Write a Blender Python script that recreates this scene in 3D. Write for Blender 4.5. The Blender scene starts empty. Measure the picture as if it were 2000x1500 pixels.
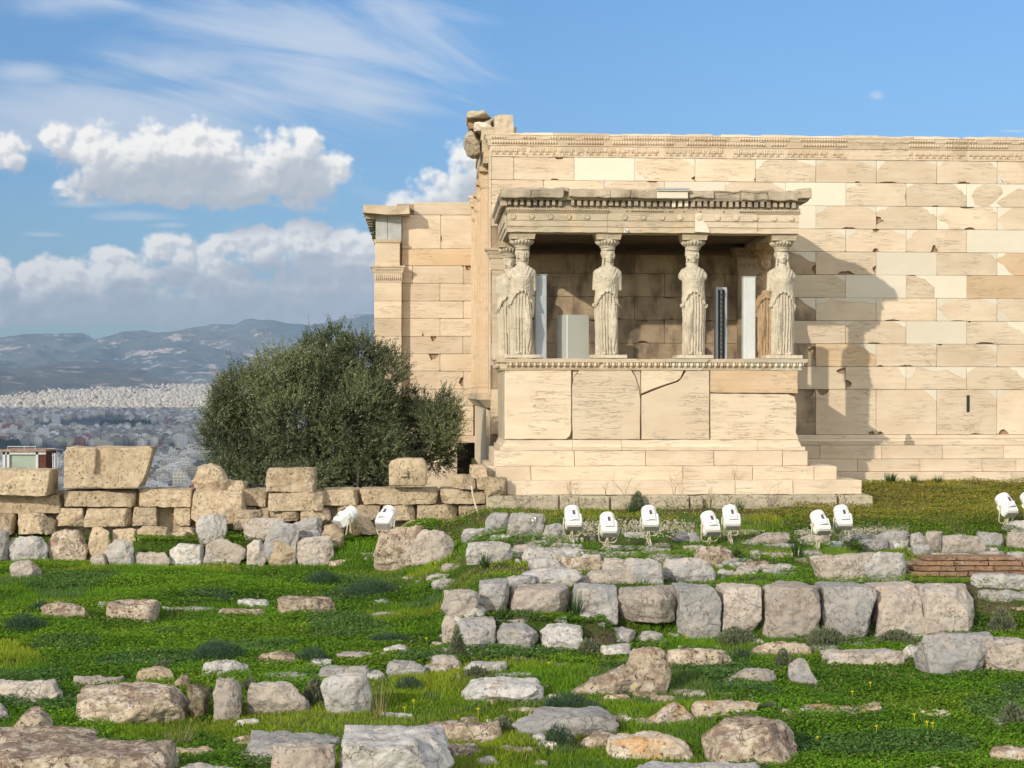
import bpy, bmesh, math, random
import numpy as np
from mathutils import Vector, Matrix
R = math.radians
PI = math.pi
random.seed(7)
SC = bpy.context.scene
COL = SC.collection

# ------------------------------------------------------------------ camera
F = 3000.0                 # focal length in photo pixels (photo 2000 x 1500)
YAW, ROLL = R(3.1), 0.0012
HZ = 770.0                 # horizon row
_f = Vector((math.sin(YAW), math.cos(YAW), 0))
_r0 = Vector((math.cos(YAW), -math.sin(YAW), 0))
_z = Vector((0, 0, 1))
CR = _r0 * math.cos(ROLL) + _z * math.sin(ROLL)
CU = -_r0 * math.sin(ROLL) + _z * math.cos(ROLL)
cam_d = bpy.data.cameras.new('camera')
cam = bpy.data.objects.new('camera', cam_d)
COL.objects.link(cam)
cam.matrix_world = Matrix(((CR.x, CU.x, -_f.x, 0), (CR.y, CU.y, -_f.y, 0), (CR.z, CU.z, -_f.z, 0), (0, 0, 0, 1)))
cam_d.sensor_width = 36
cam_d.lens = 36 * F / 2000
cam_d.shift_y = (HZ - 750) / 2000
cam_d.clip_start = 0.1
cam_d.clip_end = 60000
SC.camera = cam

# ------------------------------------------------------------------ light
SUN_EL, SUN_AZ = R(22), R(39)          # azimuth measured from -Y towards -X
sd = bpy.data.lights.new('sun', 'SUN')
sd.energy = 3.15
sd.angle = R(0.7)
sd.color = (1.0, 0.90, 0.76)
sun = bpy.data.objects.new('sun', sd)
COL.objects.link(sun)
sdir = Vector((-math.sin(SUN_AZ) * math.cos(SUN_EL), -math.cos(SUN_AZ) * math.cos(SUN_EL), math.sin(SUN_EL)))
sun.rotation_euler = sdir.to_track_quat('Z', 'Y').to_euler()
SKY_STRENGTH = 0.15
SC.view_settings.view_transform = 'Standard'
SC.view_settings.look = 'None'
SC.view_settings.gamma = 1
SC.view_settings.use_curve_mapping = False
SC.view_settings.exposure = 0.20
SC.cycles.use_denoising = True
SC.cycles.max_bounces = 8
SC.cycles.volume_bounces = 0
SC.cycles.caustics_reflective = False
SC.cycles.caustics_refractive = False

def ray(x, y):
    return _f + CR * ((x - 1000) / F) + CU * ((HZ - y) / F)
def P(x, y, Y):
    d = ray(x, y)
    return d * (Y / d.y)
def PXX(x, Y, y=770):
    return P(x, y, Y).x
def PZ(y, x, Y):
    return P(x, y, Y).z
# ------------------------------------------------------------------ sky with clouds (world)
world = bpy.data.worlds.new('World')
SC.world = world
world.use_nodes = True
wt = world.node_tree
wt.nodes.clear()
WN = wt.nodes.new
def wl(a, b): wt.links.new(a, b)
wout = WN('ShaderNodeOutputWorld'); wbg = WN('ShaderNodeBackground')
wsky = WN('ShaderNodeTexSky'); wsky.sky_type = 'NISHITA'; wsky.sun_disc = False
wsky.sun_elevation = SUN_EL
wsky.sun_rotation = math.atan2(sdir.x, sdir.y)
wsky.altitude = 150; wsky.air_density = 1.0; wsky.dust_density = 0.4; wsky.ozone_density = 2.5
wbg.inputs[1].default_value = SKY_STRENGTH
wl(wbg.outputs[0], wout.inputs[0])

def math_node(nt, op, a, b=None, clamp=False):
    n = nt.nodes.new('ShaderNodeMath'); n.operation = op; n.use_clamp = clamp
    for i, v in enumerate((a, b)):
        if v is None: continue
        if isinstance(v, (int, float)): n.inputs[i].default_value = v
        else: nt.links.new(v, n.inputs[i])
    return n.outputs[0]
def maprange(nt, v, a, b, c=0.0, d=1.0, smooth=True):
    n = nt.nodes.new('ShaderNodeMapRange'); n.interpolation_type = 'SMOOTHSTEP' if smooth else 'LINEAR'
    nt.links.new(v, n.inputs[0])
    for i, q in enumerate((a, b, c, d)): n.inputs[i + 1].default_value = q
    return n.outputs[0]
def mixcol(nt, fac, a, b):
    n = nt.nodes.new('ShaderNodeMix'); n.data_type = 'RGBA'
    if isinstance(fac, (int, float)): n.inputs[0].default_value = fac
    else: nt.links.new(fac, n.inputs[0])
    for i, v in ((6, a), (7, b)):
        if isinstance(v, (tuple, list)): n.inputs[i].default_value = (v[0], v[1], v[2], 1)
        else: nt.links.new(v, n.inputs[i])
    return n.outputs[2]

# direction -> (bearing, elevation) in photo-like units around north: u = east/north, v = up/north
def uv_of(x, y):
    d = ray(x, y)
    return d.x / d.y, d.z / d.y
# cumulus lobes: (x, y, rx, ry) around the bearings seen in the photograph
CUM = [(200,320,95,62),(300,300,80,50),(285,350,120,45),(400,300,85,60),(420,350,150,48),(560,295,80,50),
       (520,340,130,50),(610,345,70,55),(350,275,40,22),(590,268,34,22),
       (22,300,46,40),(108,268,32,26),
       (330,485,62,32),(390,500,60,28),(590,455,50,22),(470,475,80,24),(540,480,130,36),(690,480,90,24),(130,545,80,36),(30,560,70,40),
       (240,540,90,40),(0,530,30,34),(330,560,160,60),(500,550,160,70),(660,560,140,74),(120,588,160,36),(400,596,200,38),(620,606,200,40),
       (20,600,160,30),(230,505,50,22),(800,395,55,30),(850,360,45,36),(905,335,45,50),(880,390,110,46),(930,400,80,60),(410,540,40,32)]
grp = bpy.data.node_groups.new('cumulus_field', 'ShaderNodeTree')
grp.interface.new_socket('P', in_out='INPUT', socket_type='NodeSocketVector')
grp.interface.new_socket('D', in_out='OUTPUT', socket_type='NodeSocketFloat'); grp.interface.new_socket('A', in_out='OUTPUT', socket_type='NodeSocketFloat')
gi = grp.nodes.new('NodeGroupInput'); go = grp.nodes.new('NodeGroupOutput')
acc = None
for (x, y, rx, ry) in CUM:
    u, v = uv_of(x, y)
    rx *= 1.18; ry *= 1.25
    n = grp.nodes.new('ShaderNodeVectorMath'); n.operation = 'MULTIPLY_ADD'
    sx, sy = F / rx, F / ry
    n.inputs[1].default_value = (sx, sy, 0); n.inputs[2].default_value = (-u * sx, -v * sy, 0)
    grp.links.new(gi.outputs[0], n.inputs[0])
    l = grp.nodes.new('ShaderNodeVectorMath'); l.operation = 'LENGTH'
    grp.links.new(n.outputs[0], l.inputs[0])
    d = math_node(grp, 'SUBTRACT', 1.0, l.outputs['Value'])
    if acc is None: acc = d
    else:
        m = grp.nodes.new('ShaderNodeMath'); m.operation = 'SMOOTH_MAX'
        grp.links.new(acc, m.inputs[0]); grp.links.new(d, m.inputs[1]); m.inputs[2].default_value = 0.25
        acc = m.outputs[0]
# puffy edges
def gnoise(nt, vec, scale, detail, rough, off=(0, 0, 0), sc=(1, 1, 1), dist=0.0):
    m = nt.nodes.new('ShaderNodeVectorMath'); m.operation = 'MULTIPLY_ADD'
    nt.links.new(vec, m.inputs[0]); m.inputs[1].default_value = sc; m.inputs[2].default_value = off
    n = nt.nodes.new('ShaderNodeTexNoise'); n.inputs['Scale'].default_value = scale
    n.inputs['Detail'].default_value = detail; n.inputs['Roughness'].default_value = rough
    n.inputs['Distortion'].default_value = dist
    nt.links.new(m.outputs[0], n.inputs['Vector'])
    return n.outputs['Fac']
nb = gnoise(grp, gi.outputs[0], 30, 9, 0.60, (3.1, 1.7, 0), (0.85, 1.25, 1), 0.25)
nl = gnoise(grp, gi.outputs[0], 13, 3, 0.5, (9.1, 4.7, 0), (0.7, 1.3, 1))
pert = math_node(grp, 'ADD', math_node(grp, 'MULTIPLY', math_node(grp, 'SUBTRACT', nb, 0.5), 1.0), math_node(grp, 'MULTIPLY', math_node(grp, 'SUBTRACT', nl, 0.5), 0.9))
def bill(scale, off):
    m = grp.nodes.new('ShaderNodeVectorMath'); m.operation = 'ADD'; m.inputs[1].default_value = off
    wn_ = grp.nodes.new('ShaderNodeTexNoise'); wn_.inputs['Scale'].default_value = scale * .6; wn_.inputs['Detail'].default_value = 3
    ws = grp.nodes.new('ShaderNodeVectorMath'); ws.operation = 'MULTIPLY_ADD'; ws.inputs[1].default_value = (.6 / scale,) * 3
    grp.links.new(gi.outputs[0], m.inputs[0]); grp.links.new(gi.outputs[0], wn_.inputs['Vector']); grp.links.new(wn_.outputs['Color'], ws.inputs[0]); grp.links.new(m.outputs[0], ws.inputs[2])
    v_ = grp.nodes.new('ShaderNodeTexVoronoi'); v_.feature = 'SMOOTH_F1'; v_.inputs['Scale'].default_value = scale; v_.inputs['Smoothness'].default_value = .25; v_.voronoi_dimensions = '2D'
    grp.links.new(ws.outputs[0], v_.inputs['Vector']); return v_.outputs['Distance']
b1 = bill(46, (1.1, .3, 0)); b2 = bill(105, (.7, 2.3, 0)); b3 = bill(230, (.2, 1.3, 0))
bl = math_node(grp, 'ADD', math_node(grp, 'MULTIPLY', math_node(grp, 'SUBTRACT', .42, b1), .46), math_node(grp, 'ADD', math_node(grp, 'MULTIPLY', math_node(grp, 'SUBTRACT', .42, b2), .24), math_node(grp, 'MULTIPLY', math_node(grp, 'SUBTRACT', .42, b3), .14)))
sat = math_node(grp, 'MINIMUM', acc, .48)
grp.links.new(math_node(grp, 'ADD', math_node(grp, 'ADD', sat, bl), pert), go.inputs[0])
grp.links.new(math_node(grp, 'ADD', acc, math_node(grp, 'MULTIPLY', pert, .7)), go.inputs[1])

tc = WN('ShaderNodeTexCoord')
sep = WN('ShaderNodeSeparateXYZ'); wl(tc.outputs['Generated'], sep.inputs[0])
ay = math_node(wt, 'MAXIMUM', sep.outputs[1], 0.02)
uu = math_node(wt, 'DIVIDE', sep.outputs[0], ay)
vv = math_node(wt, 'DIVIDE', sep.outputs[2], ay)
cmb = WN('ShaderNodeCombineXYZ'); wl(uu, cmb.inputs[0]); wl(vv, cmb.inputs[1])
UV = cmb.outputs[0]
def field(off):
    g = WN('ShaderNodeGroup'); g.node_tree = grp
    if off:
        a = WN('ShaderNodeVectorMath'); a.operation = 'ADD'; a.inputs[1].default_value = off
        wl(UV, a.inputs[0]); wl(a.outputs[0], g.inputs[0])
    else: wl(UV, g.inputs[0])
    return g.outputs
D0 = field(None)[0]
D1 = field((-0.0028, 0.0036, 0))[0]      # towards the light
D2 = field((-0.0060, 0.0190, 0))[1]
north = maprange(wt, sep.outputs[1], 0.05, 0.3)
alpha = math_node(wt, 'MULTIPLY', maprange(wt, D0, -0.02, 0.34), north)
# light side: density falls off towards the sun ; deep inside / underneath: grey
edge = math_node(wt, 'SUBTRACT', D0, D1)
lit = maprange(wt, edge, -0.16, 0.14)
deep = maprange(wt, D2, -0.1, 0.62)
litf = math_node(wt, 'MULTIPLY', math_node(wt, 'ADD', math_node(wt, 'MULTIPLY', lit, 0.55), 0.45), math_node(wt, 'SUBTRACT', 1.0, math_node(wt, 'MULTIPLY', deep, 0.80)))
CLD_DARK = (3.1, 3.4, 3.85)
CLD_LIT = (7.4, 7.15, 6.75)
ccol = mixcol(wt, litf, CLD_DARK, CLD_LIT)
# thin high veils
rot = WN('ShaderNodeVectorRotate'); rot.rotation_type = 'Z_AXIS'; rot.inputs['Angle'].default_value = R(14)
wl(UV, rot.inputs['Vector'])
cir = gnoise(wt, rot.outputs[0], 5.5, 10, 0.62, (1.3, 6.2, 0), (0.75, 4.2, 1), 1.1)
def blob(x, y, rx, ry):
    u, v = uv_of(x, y)
    n = WN('ShaderNodeVectorMath'); n.operation = 'MULTIPLY_ADD'
    n.inputs[1].default_value = (F / rx, F / ry, 0); n.inputs[2].default_value = (-u * F / rx, -v * F / ry, 0)
    wl(UV, n.inputs[0])
    l = WN('ShaderNodeVectorMath'); l.operation = 'LENGTH'; wl(n.outputs[0], l.inputs[0])
    return math_node(wt, 'SUBTRACT', 1.0, l.outputs['Value'])
veil = None
for b in [(620,120,330,190),(330,120,260,80),(200,240,420,95),(700,180,200,110),(430,200,300,90),(100,10,160,40),(60,140,90,30)]:
    d = blob(*b)
    if veil is None: veil = d
    else: veil = math_node(wt, 'MAXIMUM', veil, d)
streak = None
rot2 = WN('ShaderNodeVectorRotate'); rot2.rotation_type = 'Z_AXIS'; rot2.inputs['Angle'].default_value = R(11)
for b in [(165,398,95,12),(260,422,100,15),(330,440,50,8),(80,458,60,7),(1980,256,40,3),(1712,187,22,14),(820,45,70,30)]:
    d = blob(*b)
    if streak is None: streak = d
    else: streak = math_node(wt, 'MAXIMUM', streak, d)
va = math_node(wt, 'ADD', math_node(wt, 'MULTIPLY', veil, 0.75), math_node(wt, 'MULTIPLY', math_node(wt, 'SUBTRACT', cir, 0.47), 2.4))
va = math_node(wt, 'MULTIPLY', maprange(wt, va, -0.1, 0.95), 0.72)
sn = gnoise(wt, UV, 60, 5, 0.6, (2, 2, 0), (0.6, 1.6, 1))
sa = math_node(wt, 'MULTIPLY', maprange(wt, math_node(wt, 'ADD', streak, math_node(wt, 'MULTIPLY', math_node(wt, 'SUBTRACT', sn, 0.5), 1.2)), 0.0, 0.8), 0.5)
va = math_node(wt, 'MULTIPLY', math_node(wt, 'MAXIMUM', va, sa), north)
tintn = mixcol(wt, maprange(wt, vv, 0.0, 0.26, smooth=False), (0.47, 0.60, 0.72), (0.48, 0.70, 0.88))
tintn = mixcol(wt, north, (1.0, 1.0, 1.0), tintn)
skyblue = WN('ShaderNodeMix'); skyblue.data_type = 'RGBA'; skyblue.blend_type = 'MULTIPLY'; skyblue.inputs[0].default_value = 1
wl(wsky.outputs[0], skyblue.inputs[6]); wl(tintn, skyblue.inputs[7])
c1 = mixcol(wt, va, skyblue.outputs[2], (4.6, 5.0, 5.6))
c2 = mixcol(wt, alpha, c1, ccol)
# broken bright cloud added as fill light in the unseen sky behind and above
sc2 = WN('ShaderNodeTexNoise'); sc2.inputs['Scale'].default_value = 3.2; sc2.inputs['Detail'].default_value = 6; wl(tc.outputs['Generated'], sc2.inputs['Vector'])
cv = math_node(wt, 'MULTIPLY', maprange(wt, sc2.outputs['Fac'], 0.40, 0.60), math_node(wt, 'SUBTRACT', 1.0, maprange(wt, sep.outputs[1], 0.0, 0.45)))
cv = math_node(wt, 'MULTIPLY', cv, maprange(wt, sep.outputs[2], 0.0, 0.12))
c3 = mixcol(wt, math_node(wt, 'MULTIPLY', cv, 0.85), c2, (14.0, 13.2, 12.0))
wl(c3, wbg.inputs[0])
world.cycles.sampling_method = 'MANUAL'
world.cycles.sample_map_resolution = 512
# ------------------------------------------------------------------ noise + mesh helpers
def _hash(ix, iy, iz, seed):
    h = (ix.astype(np.int64) * 374761393 + iy.astype(np.int64) * 668265263 + iz.astype(np.int64) * 2147483647 + seed * 974634777) & 0xFFFFFFFF
    h = ((h ^ (h >> 13)) * 1274126177) & 0xFFFFFFFF
    h = ((h ^ (h >> 16)) * 2246822519) & 0xFFFFFFFF
    return ((h ^ (h >> 15)) & 0xFFFFFF) / float(0xFFFFFF)
def vnoise(p, scale=1.0, seed=0):
    p = np.asarray(p, float) * scale
    i = np.floor(p); f = p - i; f = f * f * (3 - 2 * f)
    ix, iy, iz = i[..., 0], i[..., 1], i[..., 2]
    r = 0
    for dx in (0, 1):
        wx = f[..., 0] if dx else 1 - f[..., 0]
        for dy in (0, 1):
            wy = f[..., 1] if dy else 1 - f[..., 1]
            for dz in (0, 1):
                wz = f[..., 2] if dz else 1 - f[..., 2]
                r = r + wx * wy * wz * _hash(ix + dx, iy + dy, iz + dz, seed)
    return r * 2 - 1
def fbm(p, scale=1.0, seed=0, octv=4, gain=0.5):
    r = 0; a = 1; s = scale
    for k in range(octv):
        r = r + a * vnoise(p, s, seed + k * 17); a *= gain; s *= 2.03
    return r

def props(o, label=None, cat=None, group=None, kind=None):
    if label: o['label'] = label
    if cat: o['category'] = cat
    if group: o['group'] = group
    if kind: o['kind'] = kind
    return o
def empty(name, loc, label, cat, group=None, rz=0):
    o = bpy.data.objects.new(name, None); COL.objects.link(o)
    o.location = loc; o.rotation_euler = (0, 0, rz); o.empty_display_size = 0.2
    return props(o, label, cat, group)
def mesh_np(name, V, Fq, mats, parent=None, smooth=False, attrs=None, mi=None, loc=None):
    """V (n,3) array, Fq list of faces or an int array (m,k)."""
    me = bpy.data.meshes.new(name)
    V = np.asarray(V, np.float32)
    if isinstance(Fq, np.ndarray):
        m, k = Fq.shape
        me.vertices.add(len(V)); me.vertices.foreach_set('co', V.ravel())
        me.loops.add(m * k); me.loops.foreach_set('vertex_index', Fq.astype(np.int32).ravel())
        me.polygons.add(m); me.polygons.foreach_set('loop_start', np.arange(0, m * k, k, dtype=np.int32))
        me.polygons.foreach_set('loop_total', np.full(m, k, np.int32))
        me.update(calc_edges=True)
    else:
        me.from_pydata(V.tolist(), [], Fq)
    for mt in (mats if isinstance(mats, (list, tuple)) else [mats]): me.materials.append(mt)
    if mi is not None: me.polygons.foreach_set('material_index', np.asarray(mi, np.int32))
    if smooth: me.polygons.foreach_set('use_smooth', np.ones(len(me.polygons), bool))
    if attrs:
        for an, (typ, arr) in attrs.items():
            at = me.attributes.new(an, typ, 'POINT')
            at.data.foreach_set('value' if typ == 'FLOAT' else ('color' if typ == 'FLOAT_COLOR' else 'vector'), np.asarray(arr, np.float32).ravel())
    me.update()
    o = bpy.data.objects.new(name, me); COL.objects.link(o)
    if parent is not None: o.parent = parent
    if loc is not None: o.location = loc
    return o

class MB:
    def __init__(s):
        s.v = []; s.f = []; s.m = []; s.t = []; s.tint = 0.5; s.mat = 0
    def add(s, vs, fs):
        b = len(s.v); s.v += [tuple(q) for q in vs]; s.t += [s.tint] * len(vs)
        s.f += [tuple(b + i for i in q) for q in fs]; s.m += [s.mat] * len(fs)
    def box(s, x0, x1, y0, y1, z0, z1, bev=0.0):
        s.slab(x0, x1, y0, y1, z0, z1, 0, 0) if bev <= 0 else s.bbox(x0, x1, y0, y1, z0, z1, bev)
    def slab(s, x0, x1, y0, y1, z0, z1, p0=0, p1=0, back=0):
        """frustum: rectangle grown by p0 at the bottom and p1 at the top (back edge grown by `back`x)"""
        vs = []
        for z, p in ((z0, p0), (z1, p1)):
            vs += [(x0 - p, y0 - p, z), (x1 + p, y0 - p, z), (x1 + p, y1 + p * back, z), (x0 - p, y1 + p * back, z)]
        s.add(vs, [(3, 2, 1, 0), (4, 5, 6, 7), (0, 1, 5, 4), (1, 2, 6, 5), (2, 3, 7, 6), (3, 0, 4, 7)])
    def bbox(s, x0, x1, y0, y1, z0, z1, b):
        bm = bmesh.new(); bmesh.ops.create_cube(bm, size=1)
        for v in bm.verts: v.co = Vector(((x0 + x1) / 2 + v.co.x * (x1 - x0), (y0 + y1) / 2 + v.co.y * (y1 - y0), (z0 + z1) / 2 + v.co.z * (z1 - z0)))
        bmesh.ops.bevel(bm, geom=list(bm.edges), offset=b, segments=2, affect='EDGES', profile=0.5)
        bm.verts.index_update()
        s.add([v.co[:] for v in bm.verts], [[v.index for v in f.verts] for f in bm.faces]); bm.free()
    def prism(s, poly, y0, y1, bev=0.006):
        """poly: (x,z) outline, seen from -Y ; front at y0, back at y1; front edge chamfered"""
        p = np.array(poly, float)
        if len(p) < 3: return
        a = 0.5 * np.sum(p[:, 0] * np.roll(p[:, 1], -1) - np.roll(p[:, 0], -1) * p[:, 1])
        if a < 0: p = p[::-1]
        n = len(p)
        e = np.roll(p, -1, 0) - p; L = np.hypot(e[:, 0], e[:, 1]) + 1e-9
        nrm = np.stack([-e[:, 1] / L, e[:, 0] / L], 1)
        vn = nrm + np.roll(nrm, 1, 0); vn /= (np.hypot(vn[:, 0], vn[:, 1])[:, None] + 1e-6)
        cosn = np.clip((vn * nrm).sum(1), 0.35, 1)
        q = p + vn * (bev / cosn)[:, None]
        vs = [(x, y0, z) for x, z in q] + [(x, y0 + bev, z) for x, z in p] + [(x, y1, z) for x, z in p]
        fs = [tuple(range(n))]
        for i in range(n):
            j = (i + 1) % n
            fs.append((i, n + i, n + j, j)); fs.append((n + i, 2 * n + i, 2 * n + j, n + j))
        s.add(vs, fs)
    def tube(s, pts, r, seg=8, caps=True):
        pts = [Vector(p) for p in pts]; rr = r if isinstance(r, (list, tuple)) else [r] * len(pts)
        vs = []; fs = []; up = None
        for i, p in enumerate(pts):
            d = (pts[min(i + 1, len(pts) - 1)] - pts[max(i - 1, 0)]).normalized()
            if up is None:
                up = d.orthogonal().normalized()
            up = (up - d * up.dot(d)); up = up.normalized() if up.length > 1e-5 else d.orthogonal().normalized()
            w = d.cross(up)
            for k in range(seg):
                a = 2 * PI * k / seg
                vs.append(p + (up * math.cos(a) + w * math.sin(a)) * rr[i])
        for i in range(len(pts) - 1):
            for k in range(seg):
                k2 = (k + 1) % seg
                fs.append((i * seg + k, i * seg + k2, (i + 1) * seg + k2, (i + 1) * seg + k))
        if caps:
            fs.append(tuple(range(seg))[::-1]); fs.append(tuple(range((len(pts) - 1) * seg, len(pts) * seg)))
        s.add(vs, fs)
    def lathe(s, prof, c=(0, 0, 0), seg=24, a0=0, a1=2 * PI, mod=None):
        n = len(prof); vs = []; full = abs(a1 - a0 - 2 * PI) < 1e-6
        ns = seg if full else seg + 1
        for k in range(ns):
            a = a0 + (a1 - a0) * k / seg
            for (r, z) in prof:
                q = r * (mod(a, z) if mod else 1)
                vs.append((c[0] + q * math.cos(a), c[1] + q * math.sin(a), c[2] + z))
        fs = []
        for k in range(seg):
            k2 = (k + 1) % ns
            for i in range(n - 1):
                fs.append((k * n + i, k2 * n + i, k2 * n + i + 1, k * n + i + 1))
        s.add(vs, fs)
    def ball(s, c, rx, ry, rz, seg=8, rings=5):
        vs = [(c[0], c[1], c[2] - rz)]
        for i in range(1, rings):
            b = -PI / 2 + PI * i / rings
            for k in range(seg):
                a = 2 * PI * k / seg
                vs.append((c[0] + rx * math.cos(b) * math.cos(a), c[1] + ry * math.cos(b) * math.sin(a), c[2] + rz * math.sin(b)))
        vs.append((c[0], c[1], c[2] + rz)); t = len(vs) - 1
        fs = [(0, 1 + (k + 1) % seg, 1 + k) for k in range(seg)]
        for i in range(rings - 2):
            for k in range(seg):
                k2 = (k + 1) % seg
                fs.append((1 + i * seg + k, 1 + i * seg + k2, 1 + (i + 1) * seg + k2, 1 + (i + 1) * seg + k))
        fs += [(t, 1 + (rings - 2) * seg + k, 1 + (rings - 2) * seg + (k + 1) % seg) for k in range(seg)]
        s.add(vs, fs)
    def build(s, name, mats, parent=None, smooth=False, loc=None, rough=None, cuts=0):
        V = np.array(s.v, float); Fq = s.f; M = s.m; T = s.t
        if loc is not None: V = V - np.array(loc)
        me = bpy.data.meshes.new(name); me.from_pydata(V.tolist(), [], Fq)
        for mt in (mats if isinstance(mats, (list, tuple)) else [mats]): me.materials.append(mt)
        me.polygons.foreach_set('material_index', np.asarray(M, np.int32))
        at = me.attributes.new('tint', 'FLOAT', 'POINT'); at.data.foreach_set('value', np.asarray(T, np.float32))
        if rough or cuts:
            bm = bmesh.new(); bm.from_mesh(me)
            amp, sc_, seg = rough
            for _ in range(6):
                es = [e for e in bm.edges if e.calc_length() > seg]
                if not es or len(bm.verts) > 60000: break
                bmesh.ops.subdivide_edges(bm, edges=es, cuts=1, use_grid_fill=True)
            bmesh.ops.triangulate(bm, faces=[f for f in bm.faces if len(f.verts) > 4])
            bm.to_mesh(me); bm.free()
            n = len(me.vertices); co = np.empty(n * 3, np.float32); me.vertices.foreach_get('co', co); co = co.reshape(-1, 3)
            q = co + (np.array(loc) if loc is not None else 0)
            d = np.stack([fbm(q, sc_, 11, 3), fbm(q, sc_, 37, 3), fbm(q, sc_, 71, 3)], 1) * amp
            me.vertices.foreach_set('co', (co + d).astype(np.float32).ravel())
        if smooth: me.polygons.foreach_set('use_smooth', np.ones(len(me.polygons), bool))
        me.update()
        o = bpy.data.objects.new(name, me); COL.objects.link(o)
        if parent is not None: o.parent = parent
        if loc is not None: o.location = loc
        return o
def fix_normals(o):
    bm = bmesh.new(); bm.from_mesh(o.data); bmesh.ops.recalc_face_normals(bm, faces=bm.faces); bm.to_mesh(o.data); bm.free()

def rockmesh(W, D, H, seed, box=0.6, n=None, rough=0.05, facets=5, taper=0.0, lean=0.0, peak=None, inv=0.0):
    """weathered block: rounded box, knocked by random planes, then worn by noise. base centre at origin, extents W x D x H"""
    q = random.Random(seed)
    n = n or int(min(40, max(12, 9 + 30 * max(W, H, D))))
    bm = bmesh.new()
    bmesh.ops.create_cube(bm, size=2)
    bmesh.ops.subdivide_edges(bm, edges=list(bm.edges), cuts=n - 1, use_grid_fill=True)
    V = np.array([v.co[:] for v in bm.verts]); Fc = [[v.index for v in f.verts] for f in bm.faces]; bm.free()
    sph = V / np.linalg.norm(V, axis=1)[:, None] * 1.12
    e = box
    U = V * e + sph * (1 - e)
    # corner jitter (trilinear)
    J = {(a, b, c): np.array([q.uniform(-1, 1) * .16, q.uniform(-1, 1) * .16, q.uniform(-1, 1) * .13]) for a in (0, 1) for b in (0, 1) for c in (0, 1)}
    t = (V + 1) / 2
    d = 0
    for (a, b, c), j in J.items():
        w = (t[:, 0] if a else 1 - t[:, 0]) * (t[:, 1] if b else 1 - t[:, 1]) * (t[:, 2] if c else 1 - t[:, 2])
        d = d + w[:, None] * j
    U = U + d * (1.25 - .75 * box)
    U[:, 0] *= 1 - taper * t[:, 2]; U[:, 1] *= 1 - taper * t[:, 2] * .6
    U[:, 0] *= 1 - inv * (1 - t[:, 2])
    if peak is not None:
        px_, w_ = peak
        U[:, 2] = -1 + (U[:, 2] + 1) * np.clip(1.0 - np.abs(U[:, 0] - px_) / w_, .12, 1)
    U = U * np.array([W / 2, D / 2, H / 2])
    m = max(W, D, H)
    for _ in range(facets + 4):
        nn = np.array([q.gauss(0, 1), q.gauss(0, 1) - .4, q.gauss(0, .7) + .25]); nn /= np.linalg.norm(nn)
        s = U @ nn; lim = np.quantile(s, q.uniform(.84, .965) if box < .9 else q.uniform(.92, .985))
        over = np.maximum(s - lim, 0)
        U = U - np.outer(over * .92, nn)
    o3 = np.array([seed * 1.37 % 50, seed * 2.11 % 50, 0])
    N = U / (np.linalg.norm(U / np.array([W, D, H]), axis=1)[:, None] + 1e-6) / np.array([W, D, H]); N /= np.linalg.norm(N, axis=1)[:, None] + 1e-6
    k = 1.5 / max(.25, m)
    a = fbm(U + o3, 2.2 * k, seed, 4, .55)
    rid = 1 - np.abs(fbm(U + o3 + 9, 3.5 * k, seed + 5, 3, .5))
    fine = fbm(U + o3, 12, seed + 8, 3, .6)
    pit = np.clip(fbm(U + o3 + 31, 7.5, seed + 12, 2, .5) - .35, 0, 1)
    am = rough * min(m, .9)
    U = U + N * (a * am * .6 + (rid - .6) * am * .55 + fine * (.007 + .14 * rough) - pit * .55 * am)[:, None]
    mn, mx = U.min(0), U.max(0)
    U = (U - (mn + mx) / 2) / (mx - mn) * np.array([W, D, H]); U[:, 2] += H / 2
    if lean: U[:, 0] += (U[:, 2] - H / 2) * lean
    return U, Fc

# ------------------------------------------------------------------ materials
def newmat(name, rough=0.85, spec=0.25):
    m = bpy.data.materials.new(name); m.use_nodes = True
    nt = m.node_tree; b = nt.nodes['Principled BSDF']
    b.inputs['Roughness'].default_value = rough
    b.inputs['Specular IOR Level'].default_value = spec
    return m, nt, b
def nz(nt, vec, scale, detail=5, rough=0.55, dist=0.0, kind='noise'):
    n = nt.nodes.new('ShaderNodeTexNoise'); n.inputs['Scale'].default_value = scale
    n.inputs['Detail'].default_value = detail; n.inputs['Roughness'].default_value = rough; n.inputs['Distortion'].default_value = dist
    nt.links.new(vec, n.inputs['Vector']); return n.outputs['Fac']
def mapped(nt, vec, sc=(1, 1, 1), rot=(0, 0, 0), loc=(0, 0, 0)):
    n = nt.nodes.new('ShaderNodeMapping'); n.inputs['Scale'].default_value = sc; n.inputs['Rotation'].default_value = rot; n.inputs['Location'].default_value = loc
    nt.links.new(vec, n.inputs['Vector']); return n.outputs[0]
def objvec(nt, rnd=True):
    tc = nt.nodes.new('ShaderNodeTexCoord')
    if not rnd: return tc.outputs['Object']
    oi = nt.nodes.new('ShaderNodeObjectInfo')
    a = nt.nodes.new('ShaderNodeVectorMath'); a.operation = 'ADD'
    s = nt.nodes.new('ShaderNodeVectorMath'); s.operation = 'SCALE'; s.inputs['Scale'].default_value = 37.0
    c = nt.nodes.new('ShaderNodeCombineXYZ')
    nt.links.new(oi.outputs['Random'], c.inputs[0]); nt.links.new(oi.outputs['Random'], c.inputs[1])
    nt.links.new(c.outputs[0], s.inputs[0]); nt.links.new(s.outputs[0], a.inputs[0]); nt.links.new(tc.outputs['Object'], a.inputs[1])
    return a.outputs[0]
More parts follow.
